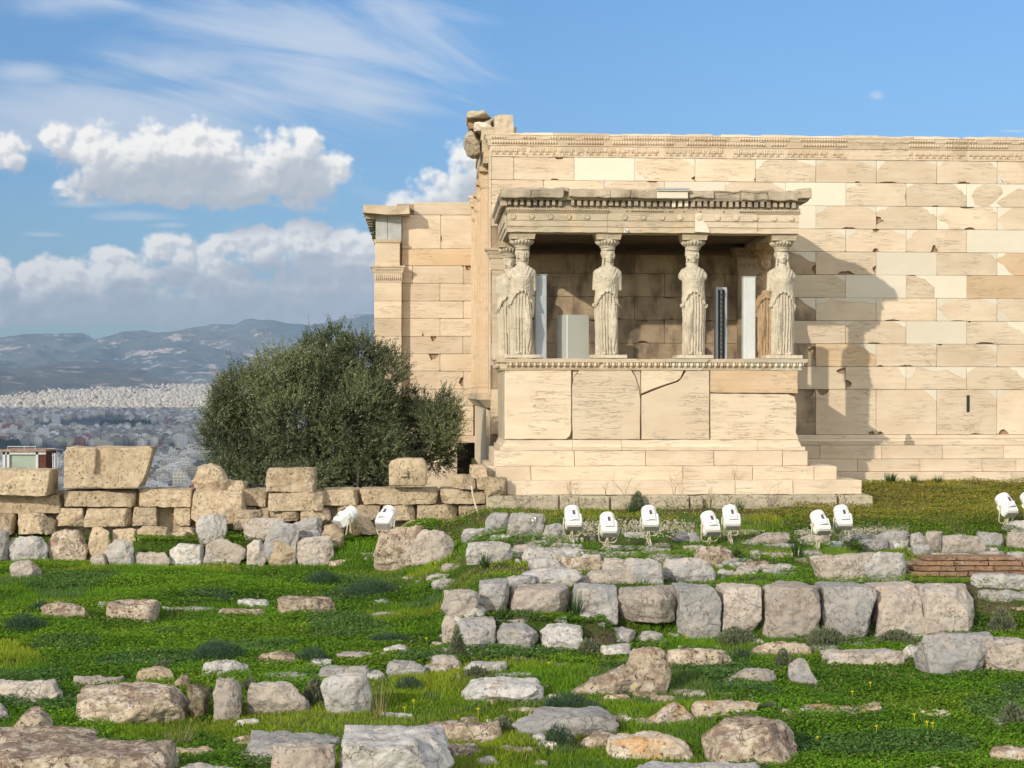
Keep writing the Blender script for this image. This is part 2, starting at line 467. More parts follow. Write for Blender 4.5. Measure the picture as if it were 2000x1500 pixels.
def bump(nt, b, h, strength, dist):
    n = nt.nodes.new('ShaderNodeBump'); n.inputs['Strength'].default_value = strength; n.inputs['Distance'].default_value = dist
    nt.links.new(h, n.inputs['Height']); nt.links.new(n.outputs[0], b.inputs['Normal']); return n
def mulcol(nt, c, f):
    n = nt.nodes.new('ShaderNodeVectorMath'); n.operation = 'SCALE'
    nt.links.new(c, n.inputs[0]); nt.links.new(f, n.inputs['Scale']); return n.outputs[0]
def attr(nt, name):
    n = nt.nodes.new('ShaderNodeAttribute'); n.attribute_name = name; return n

def marble(name, A, B, VEIN, vein=0.5, streak=14, fine=1.0, soot=None, patch=None, bstr=0.6, use_tint=True, tintamt=0.13):
    """Weathered Pentelic marble: warm base, horizontal streaks and fissures, fine pitting"""
    m, nt, b = newmat(name, 0.8, 0.3)
    v = objvec(nt, False)
    wob = nz(nt, v, 0.9, 3)
    tint = attr(nt, 'tint').outputs['Fac']
    off = nt.nodes.new('ShaderNodeVectorMath'); off.operation = 'SCALE'; off.inputs[0].default_value = (13, 7, 29)
    nt.links.new(tint, off.inputs['Scale'])
    av = nt.nodes.new('ShaderNodeVectorMath'); av.operation = 'ADD'; nt.links.new(v, av.inputs[0]); nt.links.new(off.outputs[0], av.inputs[1])
    v2 = av.outputs[0]
    big = nz(nt, mapped(nt, v2, (0.8, 0.8, 1.6)), 1.4, 4, 0.55)
    col = mixcol(nt, maprange(nt, big, 0.3, 0.7), A, B)
    st = nz(nt, mapped(nt, v2, (0.30, 0.9, streak * .8), (0, R(2), 0)), 1.6, 8, 0.62, 0.1)
    stm = math_node(nt, 'MULTIPLY', maprange(nt, st, 0.44, 0.80), 0.6)
    grain = nz(nt, mapped(nt, v2, (1.0, 1.0, 9)), 4.0, 6, 0.65, 0.2)
    per = maprange(nt, math_node(nt, 'FRACT', math_node(nt, 'MULTIPLY', tint, 7.3)), .15, .95, .18, 1.0)
    col = mixcol(nt, math_node(nt, 'MULTIPLY', math_node(nt, 'MULTIPLY', stm, vein * .8), per), col, VEIN)
    col = mixcol(nt, math_node(nt, 'MULTIPLY', maprange(nt, grain, 0.5, 0.8), 0.22 * vein + 0.05), col, VEIN)
    # thin fissures
    fis = nz(nt, mapped(nt, v2, (.55, .55, 6.5), (0, R(-5), 0)), 2.0, 7, 0.62, .5)
    fd = math_node(nt, 'ABSOLUTE', math_node(nt, 'SUBTRACT', fis, 0.5))
    fl = math_node(nt, 'SUBTRACT', 1.0, maprange(nt, fd, 0.0, 0.009, smooth=False))
    gate = maprange(nt, nz(nt, v2, 1.3, 3), 0.40, 0.60)
    fl = math_node(nt, 'MULTIPLY', fl, gate)
    col = mixcol(nt, math_node(nt, 'MULTIPLY', fl, 0.22 * fine), col, (VEIN[0] * 0.35, VEIN[1] * 0.3, VEIN[2] * 0.25))
    pit = nz(nt, v2, 38, 3, 0.7)
    pm = maprange(nt, pit, 0.66, 0.76)
    col = mixcol(nt, math_node(nt, 'MULTIPLY', pm, 0.35 * fine), col, (VEIN[0] * 0.5, VEIN[1] * 0.45, VEIN[2] * 0.4))
    if patch:
        pn = maprange(nt, nz(nt, v2, patch[1], 5, 0.6), patch[2], patch[2] + 0.1)
        col = mixcol(nt, math_node(nt, 'MULTIPLY', pn, patch[3]), col, patch[0])
    if soot:
        sn = maprange(nt, nz(nt, mapped(nt, v, (1.6, 1.6, 0.7)), 1.3, 6, 0.6), soot[1], soot[1] + 0.22)
        col = mixcol(nt, math_node(nt, 'MULTIPLY', sn, soot[2]), col, soot[0])
    if use_tint:
        col = mulcol(nt, col, maprange(nt, tint, 0, 1, 1 - tintamt, 1 + tintamt * 0.5, False))
    nt.links.new(col, b.inputs['Base Color'])
    h = math_node(nt, 'ADD', math_node(nt, 'MULTIPLY', grain, 0.35), math_node(nt, 'MULTIPLY', fl, -0.5))
    h = math_node(nt, 'ADD', h, math_node(nt, 'MULTIPLY', pm, -0.4 * fine))
    h = math_node(nt, 'ADD', h, math_node(nt, 'MULTIPLY', st, 0.35))
    bump(nt, b, h, bstr, 0.012)
    return m

def rockmat(name, A, B, C, DARK, pits=0.5, lichen=None, crack=0.5, scale=1.0, bstr=0.9, white=0.0, bd=0.02):
    m, nt, b = newmat(name, 0.9, 0.15)
    v = objvec(nt)
    big = nz(nt, v, 2.2 * scale, 5, 0.6, 0.4)
    c = mixcol(nt, maprange(nt, big, 0.36, 0.62), A, B)
    c = mixcol(nt, maprange(nt, nz(nt, v, 3.7 * scale, 5, 0.65), 0.52, 0.68), c, C)
    med = nz(nt, v, 11 * scale, 7, 0.68, 0.2)
    c = mixcol(nt, math_node(nt, 'MULTIPLY', maprange(nt, med, 0.46, 0.72), 0.7), c, DARK)
    c = mixcol(nt, math_node(nt, 'MULTIPLY', maprange(nt, med, 0.48, 0.3), 0.35), c, tuple(min(0.8, q * 1.35) for q in A))
    pn = nz(nt, v, 30 * scale, 3, 0.6, 0.4)
    pm = maprange(nt, pn, 0.58, 0.66)
    pg = maprange(nt, nz(nt, v, 5 * scale, 2), 0.4, 0.55)
    pm = math_node(nt, 'MULTIPLY', pm, pg)
    c = mixcol(nt, math_node(nt, 'MULTIPLY', pm, min(1, pits * 1.3)), c, tuple(q * 0.35 for q in DARK))
    vor = nt.nodes.new('ShaderNodeTexVoronoi'); vor.feature = 'DISTANCE_TO_EDGE'; vor.inputs['Scale'].default_value = 3.2 * scale
    wv = nt.nodes.new('ShaderNodeVectorMath'); wv.operation = 'ADD'
    sc_ = nt.nodes.new('ShaderNodeVectorMath'); sc_.operation = 'SCALE'; sc_.inputs['Scale'].default_value = 0.35
    nn = nt.nodes.new('ShaderNodeTexNoise'); nn.inputs['Scale'].default_value = 4 * scale; nn.inputs['Detail'].default_value = 4
    nt.links.new(v, nn.inputs['Vector']); nt.links.new(nn.outputs['Color'], sc_.inputs[0]); nt.links.new(v, wv.inputs[0]); nt.links.new(sc_.outputs[0], wv.inputs[1])
    nt.links.new(wv.outputs[0], vor.inputs['Vector'])
    cr = math_node(nt, 'SUBTRACT', 1.0, maprange(nt, vor.outputs['Distance'], 0.0, 0.012, smooth=False))
    cr = math_node(nt, 'MULTIPLY', cr, maprange(nt, nz(nt, v, 2.6, 2), 0.47, 0.6))
    c = mixcol(nt, math_node(nt, 'MULTIPLY', cr, crack), c, tuple(q * 0.3 for q in DARK))
    geo = nt.nodes.new('ShaderNodeNewGeometry'); sp = nt.nodes.new('ShaderNodeSeparateXYZ'); nt.links.new(geo.outputs['Normal'], sp.inputs[0])
    if lichen:
        ln = nz(nt, v, lichen[1] * scale, 8, 0.72)
        top = maprange(nt, sp.outputs[2], -0.4, 0.8, 0.0, 1.0)
        lm = maprange(nt, math_node(nt, 'ADD', ln, math_node(nt, 'MULTIPLY', top, 0.10)), lichen[2], lichen[2] + 0.1)
        c = mixcol(nt, math_node(nt, 'MULTIPLY', lm, lichen[3]), c, lichen[0])
    if white > 0:
        wn = maprange(nt, nz(nt, mapped(nt, v, (1, 1, 1.6), loc=(5, 3, 1)), 8 * scale, 8, 0.75, 0.3), 0.54, 0.64)
        c = mixcol(nt, math_node(nt, 'MULTIPLY', wn, white), c, (0.62, 0.58, 0.52))
    oi = nt.nodes.new('ShaderNodeObjectInfo')
    c = mulcol(nt, c, maprange(nt, oi.outputs['Random'], 0, 1, 0.80, 1.14, False))
    nt.links.new(c, b.inputs['Base Color'])
    h = math_node(nt, 'ADD', math_node(nt, 'MULTIPLY', med, 1.0), math_node(nt, 'MULTIPLY', pm, -0.5 * (0.4 + pits)))
    h = math_node(nt, 'ADD', h, math_node(nt, 'MULTIPLY', cr, -0.8 * crack))
    h = math_node(nt, 'ADD', h, math_node(nt, 'MULTIPLY', nz(nt, v, 55 * scale, 4, 0.7), 0.25))
    bump(nt, b, h, min(1, bstr * 1.2), bd * 1.5)
    return m

M_OLD = marble('old_marble', (0.575, 0.462, 0.328), (0.65, 0.545, 0.405), (0.36, 0.255, 0.165), 0.75, bstr=.8)
M_OLD2 = marble('orange_marble', (0.55, 0.40, 0.245), (0.62, 0.47, 0.31), (0.33, 0.20, 0.11), 0.75, bstr=.8)
M_NEW = marble('new_marble', (0.62, 0.565, 0.45), (0.655, 0.60, 0.49), (0.54, 0.47, 0.355), 0.3, 5, 0.3, bstr=0.15)
M_CORE = marble('joint_stone', (0.30, 0.20, 0.12), (0.36, 0.25, 0.15), (0.2, 0.12, 0.07), 0.4, 6, 1.0, bstr=1.0, use_tint=False)
M_POD = marble('podium_marble', (0.59, 0.478, 0.34), (0.65, 0.545, 0.405), (0.42, 0.31, 0.20), 0.5, 7, 0.8, bstr=0.9)
M_GREY = marble('grey_weathered_marble', (0.44, 0.375, 0.27), (0.54, 0.45, 0.32), (0.26, 0.21, 0.15), 0.5, 5, 1.2, patch=((0.60, 0.46, 0.30), 2.2, 0.52, 0.7), bstr=0.8)
M_CORN = marble('dark_weathered_marble', (0.37, 0.31, 0.23), (0.46, 0.38, 0.27), (0.15, 0.12, 0.09), 0.7, 3, 1.5, soot=((0.12, 0.10, 0.08), 0.5, 0.7), bstr=1.0)
M_SOOT_SHADE = marble('sooty_shaded_marble', (0.33, 0.255, 0.165), (0.42, 0.33, 0.22), (0.19, 0.135, 0.085), 0.55, 9, 1.0, soot=((0.07, 0.05, 0.035), 0.42, 0.75), bstr=0.6)  # soot stains, with the porch's shade also put into the darker base colour
M_DARK = marble('dark_brown_marble', (0.10, 0.07, 0.045), (0.15, 0.105, 0.065), (0.04, 0.03, 0.02), 0.6, 4, 1.0, bstr=0.6)  # very dark brown tone for porch ceiling, inner frieze and doorway
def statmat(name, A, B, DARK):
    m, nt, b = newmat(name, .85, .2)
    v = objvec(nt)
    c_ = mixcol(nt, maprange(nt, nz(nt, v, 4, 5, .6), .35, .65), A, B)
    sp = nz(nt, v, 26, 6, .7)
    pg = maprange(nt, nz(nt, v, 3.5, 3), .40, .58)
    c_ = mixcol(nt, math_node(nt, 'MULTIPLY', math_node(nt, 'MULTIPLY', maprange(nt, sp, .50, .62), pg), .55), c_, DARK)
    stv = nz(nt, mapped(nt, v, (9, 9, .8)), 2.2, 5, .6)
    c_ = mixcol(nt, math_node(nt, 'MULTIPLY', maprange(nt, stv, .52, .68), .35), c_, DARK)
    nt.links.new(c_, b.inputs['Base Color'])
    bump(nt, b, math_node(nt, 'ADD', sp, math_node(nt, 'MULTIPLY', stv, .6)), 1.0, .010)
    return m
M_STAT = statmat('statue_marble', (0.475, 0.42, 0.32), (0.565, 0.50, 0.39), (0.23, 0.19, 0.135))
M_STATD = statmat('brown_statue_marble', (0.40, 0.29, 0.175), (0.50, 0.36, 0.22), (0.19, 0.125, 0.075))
M_FOUND = rockmat('rough_foundation_stone', (0.42, 0.37, 0.27), (0.50, 0.43, 0.31), (0.36, 0.32, 0.25), (0.20, 0.17, 0.11), 0.7, ((0.30, 0.28, 0.17), 6, 0.62, 0.5))
R_CREAM = rockmat('cream_poros_stone', (0.52, 0.42, 0.285), (0.46, 0.355, 0.235), (0.56, 0.465, 0.335), (0.26, 0.19, 0.12), 0.55, ((0.30, 0.24, 0.16), 3, 0.58, 0.5), 0.2, .8)
R_GREY = rockmat('grey_limestone', (0.35, 0.343, 0.33), (0.42, 0.395, 0.36), (0.46, 0.40, 0.34), (0.21, 0.20, 0.19), 0.28, ((0.34, 0.22, 0.12), 4, 0.66, 0.5), 0.35)
R_PINK = rockmat('pinkish_limestone', (0.41, 0.355, 0.30), (0.46, 0.40, 0.335), (0.38, 0.36, 0.335), (0.26, 0.205, 0.165), 0.28, ((0.38, 0.25, 0.15), 3, 0.64, 0.4), 0.45)
R_LICH = rockmat('lichened_limestone', (0.50, 0.42, 0.31), (0.42, 0.335, 0.24), (0.56, 0.49, 0.385), (0.19, 0.13, 0.095), 0.9, ((0.19, 0.125, 0.09), 7, 0.545, 0.8), 0.6, 1.0, 1.0, 0.6)
R_ORNG = rockmat('orange_lichened_limestone', (0.58, 0.50, 0.38), (0.50, 0.40, 0.30), (0.62, 0.55, 0.45), (0.26, 0.18, 0.13), 0.7, ((0.50, 0.27, 0.09), 3.5, 0.585, 0.75), 0.6, 1.0, 1.0, 0.6)
R_WHITE = rockmat('whitish_limestone', (0.52, 0.50, 0.46), (0.46, 0.44, 0.41), (0.55, 0.49, 0.42), (0.25, 0.22, 0.19), 0.4, ((0.28, 0.2, 0.15), 5, 0.62, 0.5), 0.4)
R_DARK = rockmat('dark_lichened_limestone', (0.25, 0.21, 0.13), (0.18, 0.15, 0.10), (0.34, 0.30, 0.2), (0.06, 0.05, 0.035), 0.9, ((0.09, 0.07, 0.045), 5, 0.5, 0.8), 0.6, 1.0, 1.0, 0.35)

def plain(name, col, rough=0.5, metal=0.0, spec=0.5, var=0.08, sc=12, bs=0.0):
    m, nt, b = newmat(name, rough, spec); b.inputs['Metallic'].default_value = metal
    v = objvec(nt); n = nz(nt, v, sc, 5, 0.6)
    c = mixcol(nt, maprange(nt, n, 0.3, 0.75), tuple(q * (1 - var) for q in col), tuple(min(1, q * (1 + var)) for q in col))
    nt.links.new(c, b.inputs['Base Color'])
    if bs: bump(nt, b, n, bs, 0.01)
    return m
M_PAINT = plain('white_enamel', (0.78, 0.77, 0.73), 0.4, 0, 0.5, 0.07, 25)
M_LGREY = plain('grey_plastic', (0.36, 0.35, 0.31), 0.6, 0, 0.4, 0.12, 25)
M_STEEL = plain('galvanised_steel', (0.36, 0.39, 0.40), 0.55, 0.2, 0.5, 0.08, 5)
M_STEELW = plain('white_steel', (0.52, 0.54, 0.52), 0.5, 0.0, 0.5, 0.05, 5)
M_PANEL = plain('light_grey_panel', (0.31, 0.32, 0.28), 0.6, 0.0, 0.4, 0.04, 3)
M_BLACK = plain('black_rubber', (0.02, 0.02, 0.02), 0.6)
M_SLOT = plain('tinted_slot_glass', (0.10, 0.07, 0.085), 0.25)
M_CABLE = plain('pale_conduit', (0.50, 0.46, 0.34), 0.6)
# ------------------------------------------------------------------ ground
_Yk = [-60, 8, 13, 16, 18.9, 19.5, 22, 25, 28.2, 30, 32.5, 40]
_Zk = [-3.1, -3.1, -3.12, -3.12, -3.03, -2.5, -2.5, -2.5, -2.2, -2.1, -1.85, -1.8]
def smooth01(t):
    t = np.clip(t, 0, 1); return t * t * (3 - 2 * t)
CITY_D = [45, 60, 120, 400, 900, 1500, 1900, 2500, 3500, 5000, 6000, 7500, 8200, 12000]
CITY_Z = [-8, -14, -50, -95, -112, -115, -111, -108, -105, -83, -60, 2, 40, 60]
def terrain(X, Y):
    X = np.asarray(X, float); Y = np.asarray(Y, float)
    zr = np.interp(Y, _Yk, _Zk)
    lo = np.interp(Y, [18, 19.6, 22, 25, 29], [0.0, 0.0, -0.1, -0.7, -1.0])
    hi = np.interp(Y, [18, 19.6, 22, 25, 29], [0.7, 0.7, 0.9, 1.5, 1.3])
    w = smooth01((X - lo) / (hi - lo))
    z = -3.1 * (1 - w) + zr * w
    tf = np.interp(X, [-9, -5.6, -5.2, 3], [28.95, 28.9, 27.9, 27.9])
    wd = np.interp(X, [-1.9, -1.3], [.22, 1.7]); tf = np.where(X > -1.9, np.interp(X, [-1.9, -1.3], [27.9, 26.7]), tf)
    sh = smooth01((Y - tf) / wd) * (1 - smooth01((Y - 29.7) / .8)) * (1 - smooth01((X + .3) / .9))
    s2 = smooth01((Y - 18.35) / .12) * (1 - smooth01((Y - 18.95) / .1)) * smooth01((X - .25) / .15) * (1 - smooth01((X - 2.1) / .3))
    z = z + s2 * np.clip(-2.76 - z, 0, 1)
    z = z + sh * .42
    q = np.stack([X, Y, X * 0], -1)
    near = np.clip((45 - Y) / 10, 0, 1) * np.clip((Y + 20) / 10, 0, 1)
    z = z + 0.045 * fbm(q, 0.55, 5, 3) * near + 0.02 * fbm(q, 2.2, 9, 2) * near
    # the rock falls away north of the ruined wall and beyond the temple
    e0 = np.where(X < 1.2, 30.6, 60.0)
    dn = np.clip((Y - e0) / 14, 0, 1)
    z = z * (1 - dn) + (-8) * dn
    far = np.interp(Y, CITY_D, CITY_Z)
    z = np.where(Y > 60, far, np.where((Y > 45) & (X < 1.2), far, z))
    return z
def hit(x, y):
    d = ray(x, y); Y = np.arange(7.0, 33.0, 0.03)
    t = Y / d.y
    zz = terrain(d.x * t, Y)
    k = np.argmax(d.z * t <= zz)
    if not (d.z * t <= zz).any(): return P(x, y, 32.0)
    return Vector((d.x * t[k], Y[k], d.z * t[k]))
def axis(segs):
    out = []
    for a, b, s in segs: out += list(np.arange(a, b, s))
    return np.array(out + [segs[-1][1]])
gx = axis([(-9000, -2000, 500), (-2000, -300, 100), (-300, -40, 20), (-40, -12, 2), (-12, 0, 0.16), (0, 1.4, 0.1), (1.4, 15, 0.16), (15, 40, 2), (40, 300, 20), (300, 2000, 100), (2000, 9000, 500)])
gy = axis([(-60, 6, 3), (6, 20, 0.14), (20, 34, 0.16), (34, 60, 1), (60, 300, 20), (300, 3000, 100), (3000, 12000, 300)])
GX, GY = np.meshgrid(gx, gy)
GZ = terrain(GX, GY)
nx_, ny_ = len(gx), len(gy)
idx = np.arange(nx_ * ny_).reshape(ny_, nx_)
quads = np.stack([idx[:-1, :-1], idx[:-1, 1:], idx[1:, 1:], idx[1:, :-1]], -1).reshape(-1, 4)
def ground_mat():
    m, nt, b = newmat('earth_and_turf', 0.95, 0.1)
    v = objvec(nt, False)
    sp = nt.nodes.new('ShaderNodeSeparateXYZ'); nt.links.new(v, sp.inputs[0])
    n1 = nz(nt, v, 1.1, 6, 0.6); n2 = nz(nt, v, 9, 6, 0.7); n3 = nz(nt, v, 60, 4, 0.7)
    grass = mixcol(nt, maprange(nt, n2, 0.35, 0.65), (0.030, 0.060, 0.008), (0.065, 0.11, 0.015))
    earth = mixcol(nt, maprange(nt, n3, 0.35, 0.65), (0.075, 0.058, 0.035), (0.14, 0.11, 0.07))
    right = maprange(nt, sp.outputs[0], -0.5, 1.2)
    k = math_node(nt, 'ADD', n1, math_node(nt, 'MULTIPLY', right, 0.08))
    c = mixcol(nt, maprange(nt, k, 0.54, 0.64), grass, earth)
    far = maprange(nt, sp.outputs[1], 300, 1200)
    cf = nz(nt, mapped(nt, v, (1, 1, 1)), 0.012, 6, 0.7)
    cityc = mixcol(nt, maprange(nt, cf, 0.4, 0.6), (0.035, 0.045, 0.035), (0.09, 0.09, 0.085))
    c = mixcol(nt, far, c, cityc)
    nt.links.new(c, b.inputs['Base Color'])
    bump(nt, b, n3, 0.8, 0.03)
    return m
g = mesh_np('ground', np.stack([GX, GY, GZ], -1).reshape(-1, 3), quads, ground_mat(), smooth=True)
props(g, 'rough turf and bare earth of the hilltop falling away to the city plain', 'ground', kind='structure')
# ------------------------------------------------------------------ the temple
YW, YA, YP, YB = 33.2, 30.0, 30.05, 42.6
rnd = random.Random(3)
temple = empty('ancient_temple', P(1270, 998, 28.9), 'ruined marble temple with a porch of stone maidens and a long patched wall', 'temple')
TO = Vector(temple.location)
def tpart(mb, name, mats, parent=None, **kw):
    o = mb.build(name, mats, None, **kw)
    o.parent = parent or temple
    o.matrix_parent_inverse = Matrix.Translation(-TO) if parent is None else Matrix.Identity(4)
    return o
def rag(a, b, n=4, amp=1.2):
    out = []
    for i in range(1, n):
        t = i / n + rnd.uniform(-0.25, 0.25) / n
        dx, dy = b[0] - a[0], b[1] - a[1]; L = math.hypot(dx, dy) + 1e-6
        w = rnd.uniform(-amp, amp)
        out.append((a[0] + dx * t - dy / L * w, a[1] + dy * t + dx / L * w))
    return out
def rectcut(x0, y0, x1, y1, cuts={}, chips=(), edge=0.25):
    """outline of an old block in photo px with replaced corners; returns old outline and the patch outlines"""
    C = {'bl': (x0, y1), 'tl': (x0, y0), 'tr': (x1, y0), 'br': (x1, y1)}
    order = ['bl', 'tl', 'tr', 'br']
    pts = []; patches = []
    for k in order:
        cx, cy = C[k]
        if k in cuts:
            w, h = cuts[k]
            sx = 1 if 'l' in k else -1; sy = 1 if 't' in k else -1
            pv, ph = (cx, cy + sy * h), (cx + sx * w, cy)
            a, b = (pv, ph) if k in ('tl', 'br') else (ph, pv)
            seg = [a] + rag(a, b, 5, min(w, h) * 0.13) + [b]
            pts.append(seg)
            patches.append([(cx, cy)] + seg)
        else:
            e = rnd.uniform(1.0, 1.8)
            sx = 1 if 'l' in k else -1; sy = 1 if 't' in k else -1
            pv, ph = (cx, cy + sy * e), (cx + sx * e, cy)
            pts.append([pv, ph] if k in ('tl', 'br') else [ph, pv])
    out = []
    sides = ['l', 't', 'r', 'b']
    for i in range(4):
        out += pts[i]
        a, b = pts[i][-1], pts[(i + 1) % 4][0]
        ch = [c for c in chips if c[0] == sides[i]]
        ch.sort(key=lambda c: c[1] if sides[i] in 'tr' else -c[1])
        if sides[i] in 'lr': lo_, hi_ = sorted(((a[1] - y0) / (y1 - y0), (b[1] - y0) / (y1 - y0)))
        else: lo_, hi_ = sorted(((a[0] - x0) / (x1 - x0), (b[0] - x0) / (x1 - x0)))
        nrm = {'l': (1, 0), 't': (0, 1), 'r': (-1, 0), 'b': (0, -1)}[sides[i]]
        def at(fr):
            if sides[i] == 'l': return (x0, y0 + (y1 - y0) * fr)
            if sides[i] == 'r': return (x1, y0 + (y1 - y0) * fr)
            if sides[i] == 't': return (x0 + (x1 - x0) * fr, y0)
            return (x0 + (x1 - x0) * fr, y1)
        for (_, fr, w, h) in ch:
            L = (y1 - y0) if sides[i] in 'lr' else (x1 - x0)
            f0, f1 = fr - w / 2 / L, fr + w / 2 / L
            f0 = min(max(f0, lo_ + .004), hi_ - .012); f1 = max(min(f1, hi_ - .004), f0 + .008)
            if h > (y1 - y0) * .45: h = (y1 - y0) * .45
            if f1 - f0 < .01: continue
            if sides[i] in 'lb': f0, f1 = f1, f0
            p0, p1 = at(f0), at(f1)
            out.append(p0); nk = 7
            for kk in range(1, nk):
                t_ = kk / nk; mm = at(f0 + (f1 - f0) * t_); hh = h * math.sin(PI * t_) ** .7 * rnd.uniform(.65, 1.1)
                out.append((mm[0] + nrm[0] * hh, mm[1] + nrm[1] * hh))
            out.append(p1)
        if not ch and L_edge(a, b) > 20:
            out += [(p[0], p[1]) for p in rag(a, b, max(2, int(L_edge(a, b) / 14)), edge)]
    return out, patches
def L_edge(a, b): return math.hypot(a[0] - b[0], a[1] - b[1])
def wp(pts, Y):
    return [(P(x, y, Y).x, P(x, y, Y).z) for x, y in pts]
ROWS = [313.8, 358, 403.2, 448, 492.7, 537.3, 582.2, 627, 671.8, 716.2, 760.7, 848.7]
def wx(x): return P(x, 550, YW).x
def wz(y): return P(1780, y, YW).z
def wpt(pts): return [(wx(x), wz(y)) for x, y in pts]
N = 'N'
def o_(**k): return k
SPEC = {  # row -> {left joint px: spec}
 1: {1121: N, 1239: o_(tl=(30, 8), bl=(22, 22), tr=(28, 16)), 1357: o_(tl=(13, 12)), 1475: o_(tl=(25, 19), tr=(42, 12)), 1594: o_(tl=(25, 10), tr=(38, 13)), 1713: o_(tl=(17, 27), tr=(28, 7)), 1831: o_(tl=(15, 12), tr=(15, 12)), 1949: o_(bl=(20, 26))},
 2: {1180: o_(tl=(20, 14)), 1298: N, 1416: o_(tl=(13, 6), tr=(26, 16)), 1534: N, 1652: o_(tl=(27, 14)), 1770: o_(tl=(17, 9), tr=(28, 22)), 1888: 'octa', 2006: o_(tl=(20, 20))},
 3: {1239: N, 1475: N, 1594: o_(tl=(28, 17), tr=(30, 11), bl=(14, 8)), 1713: o_(tl=(28, 12), tr=(30, 20)), 1831: o_(tl=(24, 20), tr=(14, 12), bl=(30, 24)), 1949: o_(tl=(30, 24), bl=(16, 20))},
 4: {1534: o_(tr=(26, 14)), 1652: o_(tl=(21, 22), tr=(29, 15)), 1770: o_(tl=(22, 24)), 1888: N, 2006: o_(tl=(20, 10))},
 5: {1475: o_(tl=(60, 10), tr=(50, 20)), 1713: N, 1831: o_(tr=(18, 13)), 1949: o_(tl=(20, 12), bl=(34, 26))},
 6: {1534: o_(tr=(23, 14)), 1652: N, 1770: 'half', 1888: 'W', 2006: N},
 7: {1475: o_(tr=(34, 24)), 1594: 'topstrip', 1713: o_(tl=(18, 18)), 1831: o_(tl=(34, 18), bl=(26, 24), tr=(32, 13)), 1949: o_(bl=(28, 24))},
 8: {1534: o_(tr=(28, 9)), 1652: o_(tl=(17, 9), tr=(30, 11)), 1770: N, 1888: o_(tr=(40, 30))},
 9: {1594: o_(tr=(40, 22)), 1713: o_(tr=(18, 6)), 1831: o_(tr=(26, 14), br=(14, 10)), },
 10: {1652: o_(tr=(18, 25)), 1770: 'topstrip2', 1888: o_(tl=(18, 12), tr=(34, 24))},
 11: {1713: o_(), 1831: o_(tl=(3, 20), tr=(20, 18)), 1949: o_(tl=(20, 16))},
}
SPEC[11][1713] = o_(tr=(29, 22))
CHIP = {  # explicit dark losses
 (3, 1713): [('l', .62, 16, 15)], (3, 1594): [('b', .55, 30, 4)], (2, 1652): [('r', .6, 18, 2)], (3, 1831): [('t', .5, 30, 3), ('b', .55, 22, 5)],
 (4, 1652): [('t', .5, 14, 8), ('b', .5, 14, 9)], (4, 1770): [('b', .47, 16, 14)], (5, 1594): [('b', .5, 36, 8), ('r', .8, 18, 9)], (5, 1475): [('r', .8, 20, 9)],
 (7, 1594): [('r', .75, 20, 12)], (9, 1475): [('r', .3, 17, 18)], (10, 1534): [('r', .12, 20, 18)], (10, 1652): [('l', .8, 20, 15)],
 (11, 1594): [('t', .1, 30, 15), ('b', .95, 18, 8)], (11, 1475): [('t', .9, 26, 14)], (11, 1713): [('b', .05, 18, 7)], (11, 1949): [('b', .1, 24, 12)],
 (1, 1357): [('r', .93, 8, 3)], (1, 1239): [('r', .92, 12, 8)], (2, 1180): [('t', .8, 24, 3)], (1, 1713): [('b', .2, 40, 3)], (1, 1831): [('b', .45, 26, 4)], (8, 1888): [('t', .04, 8, 3), ('b', .3, 40, 4)],
 (9, 1713): [('b', .06, 14, 3), ('b', .5, 30, 3)], (9, 1831): [('t', .05, 12, 3)],
}
old = MB(); new = MB()
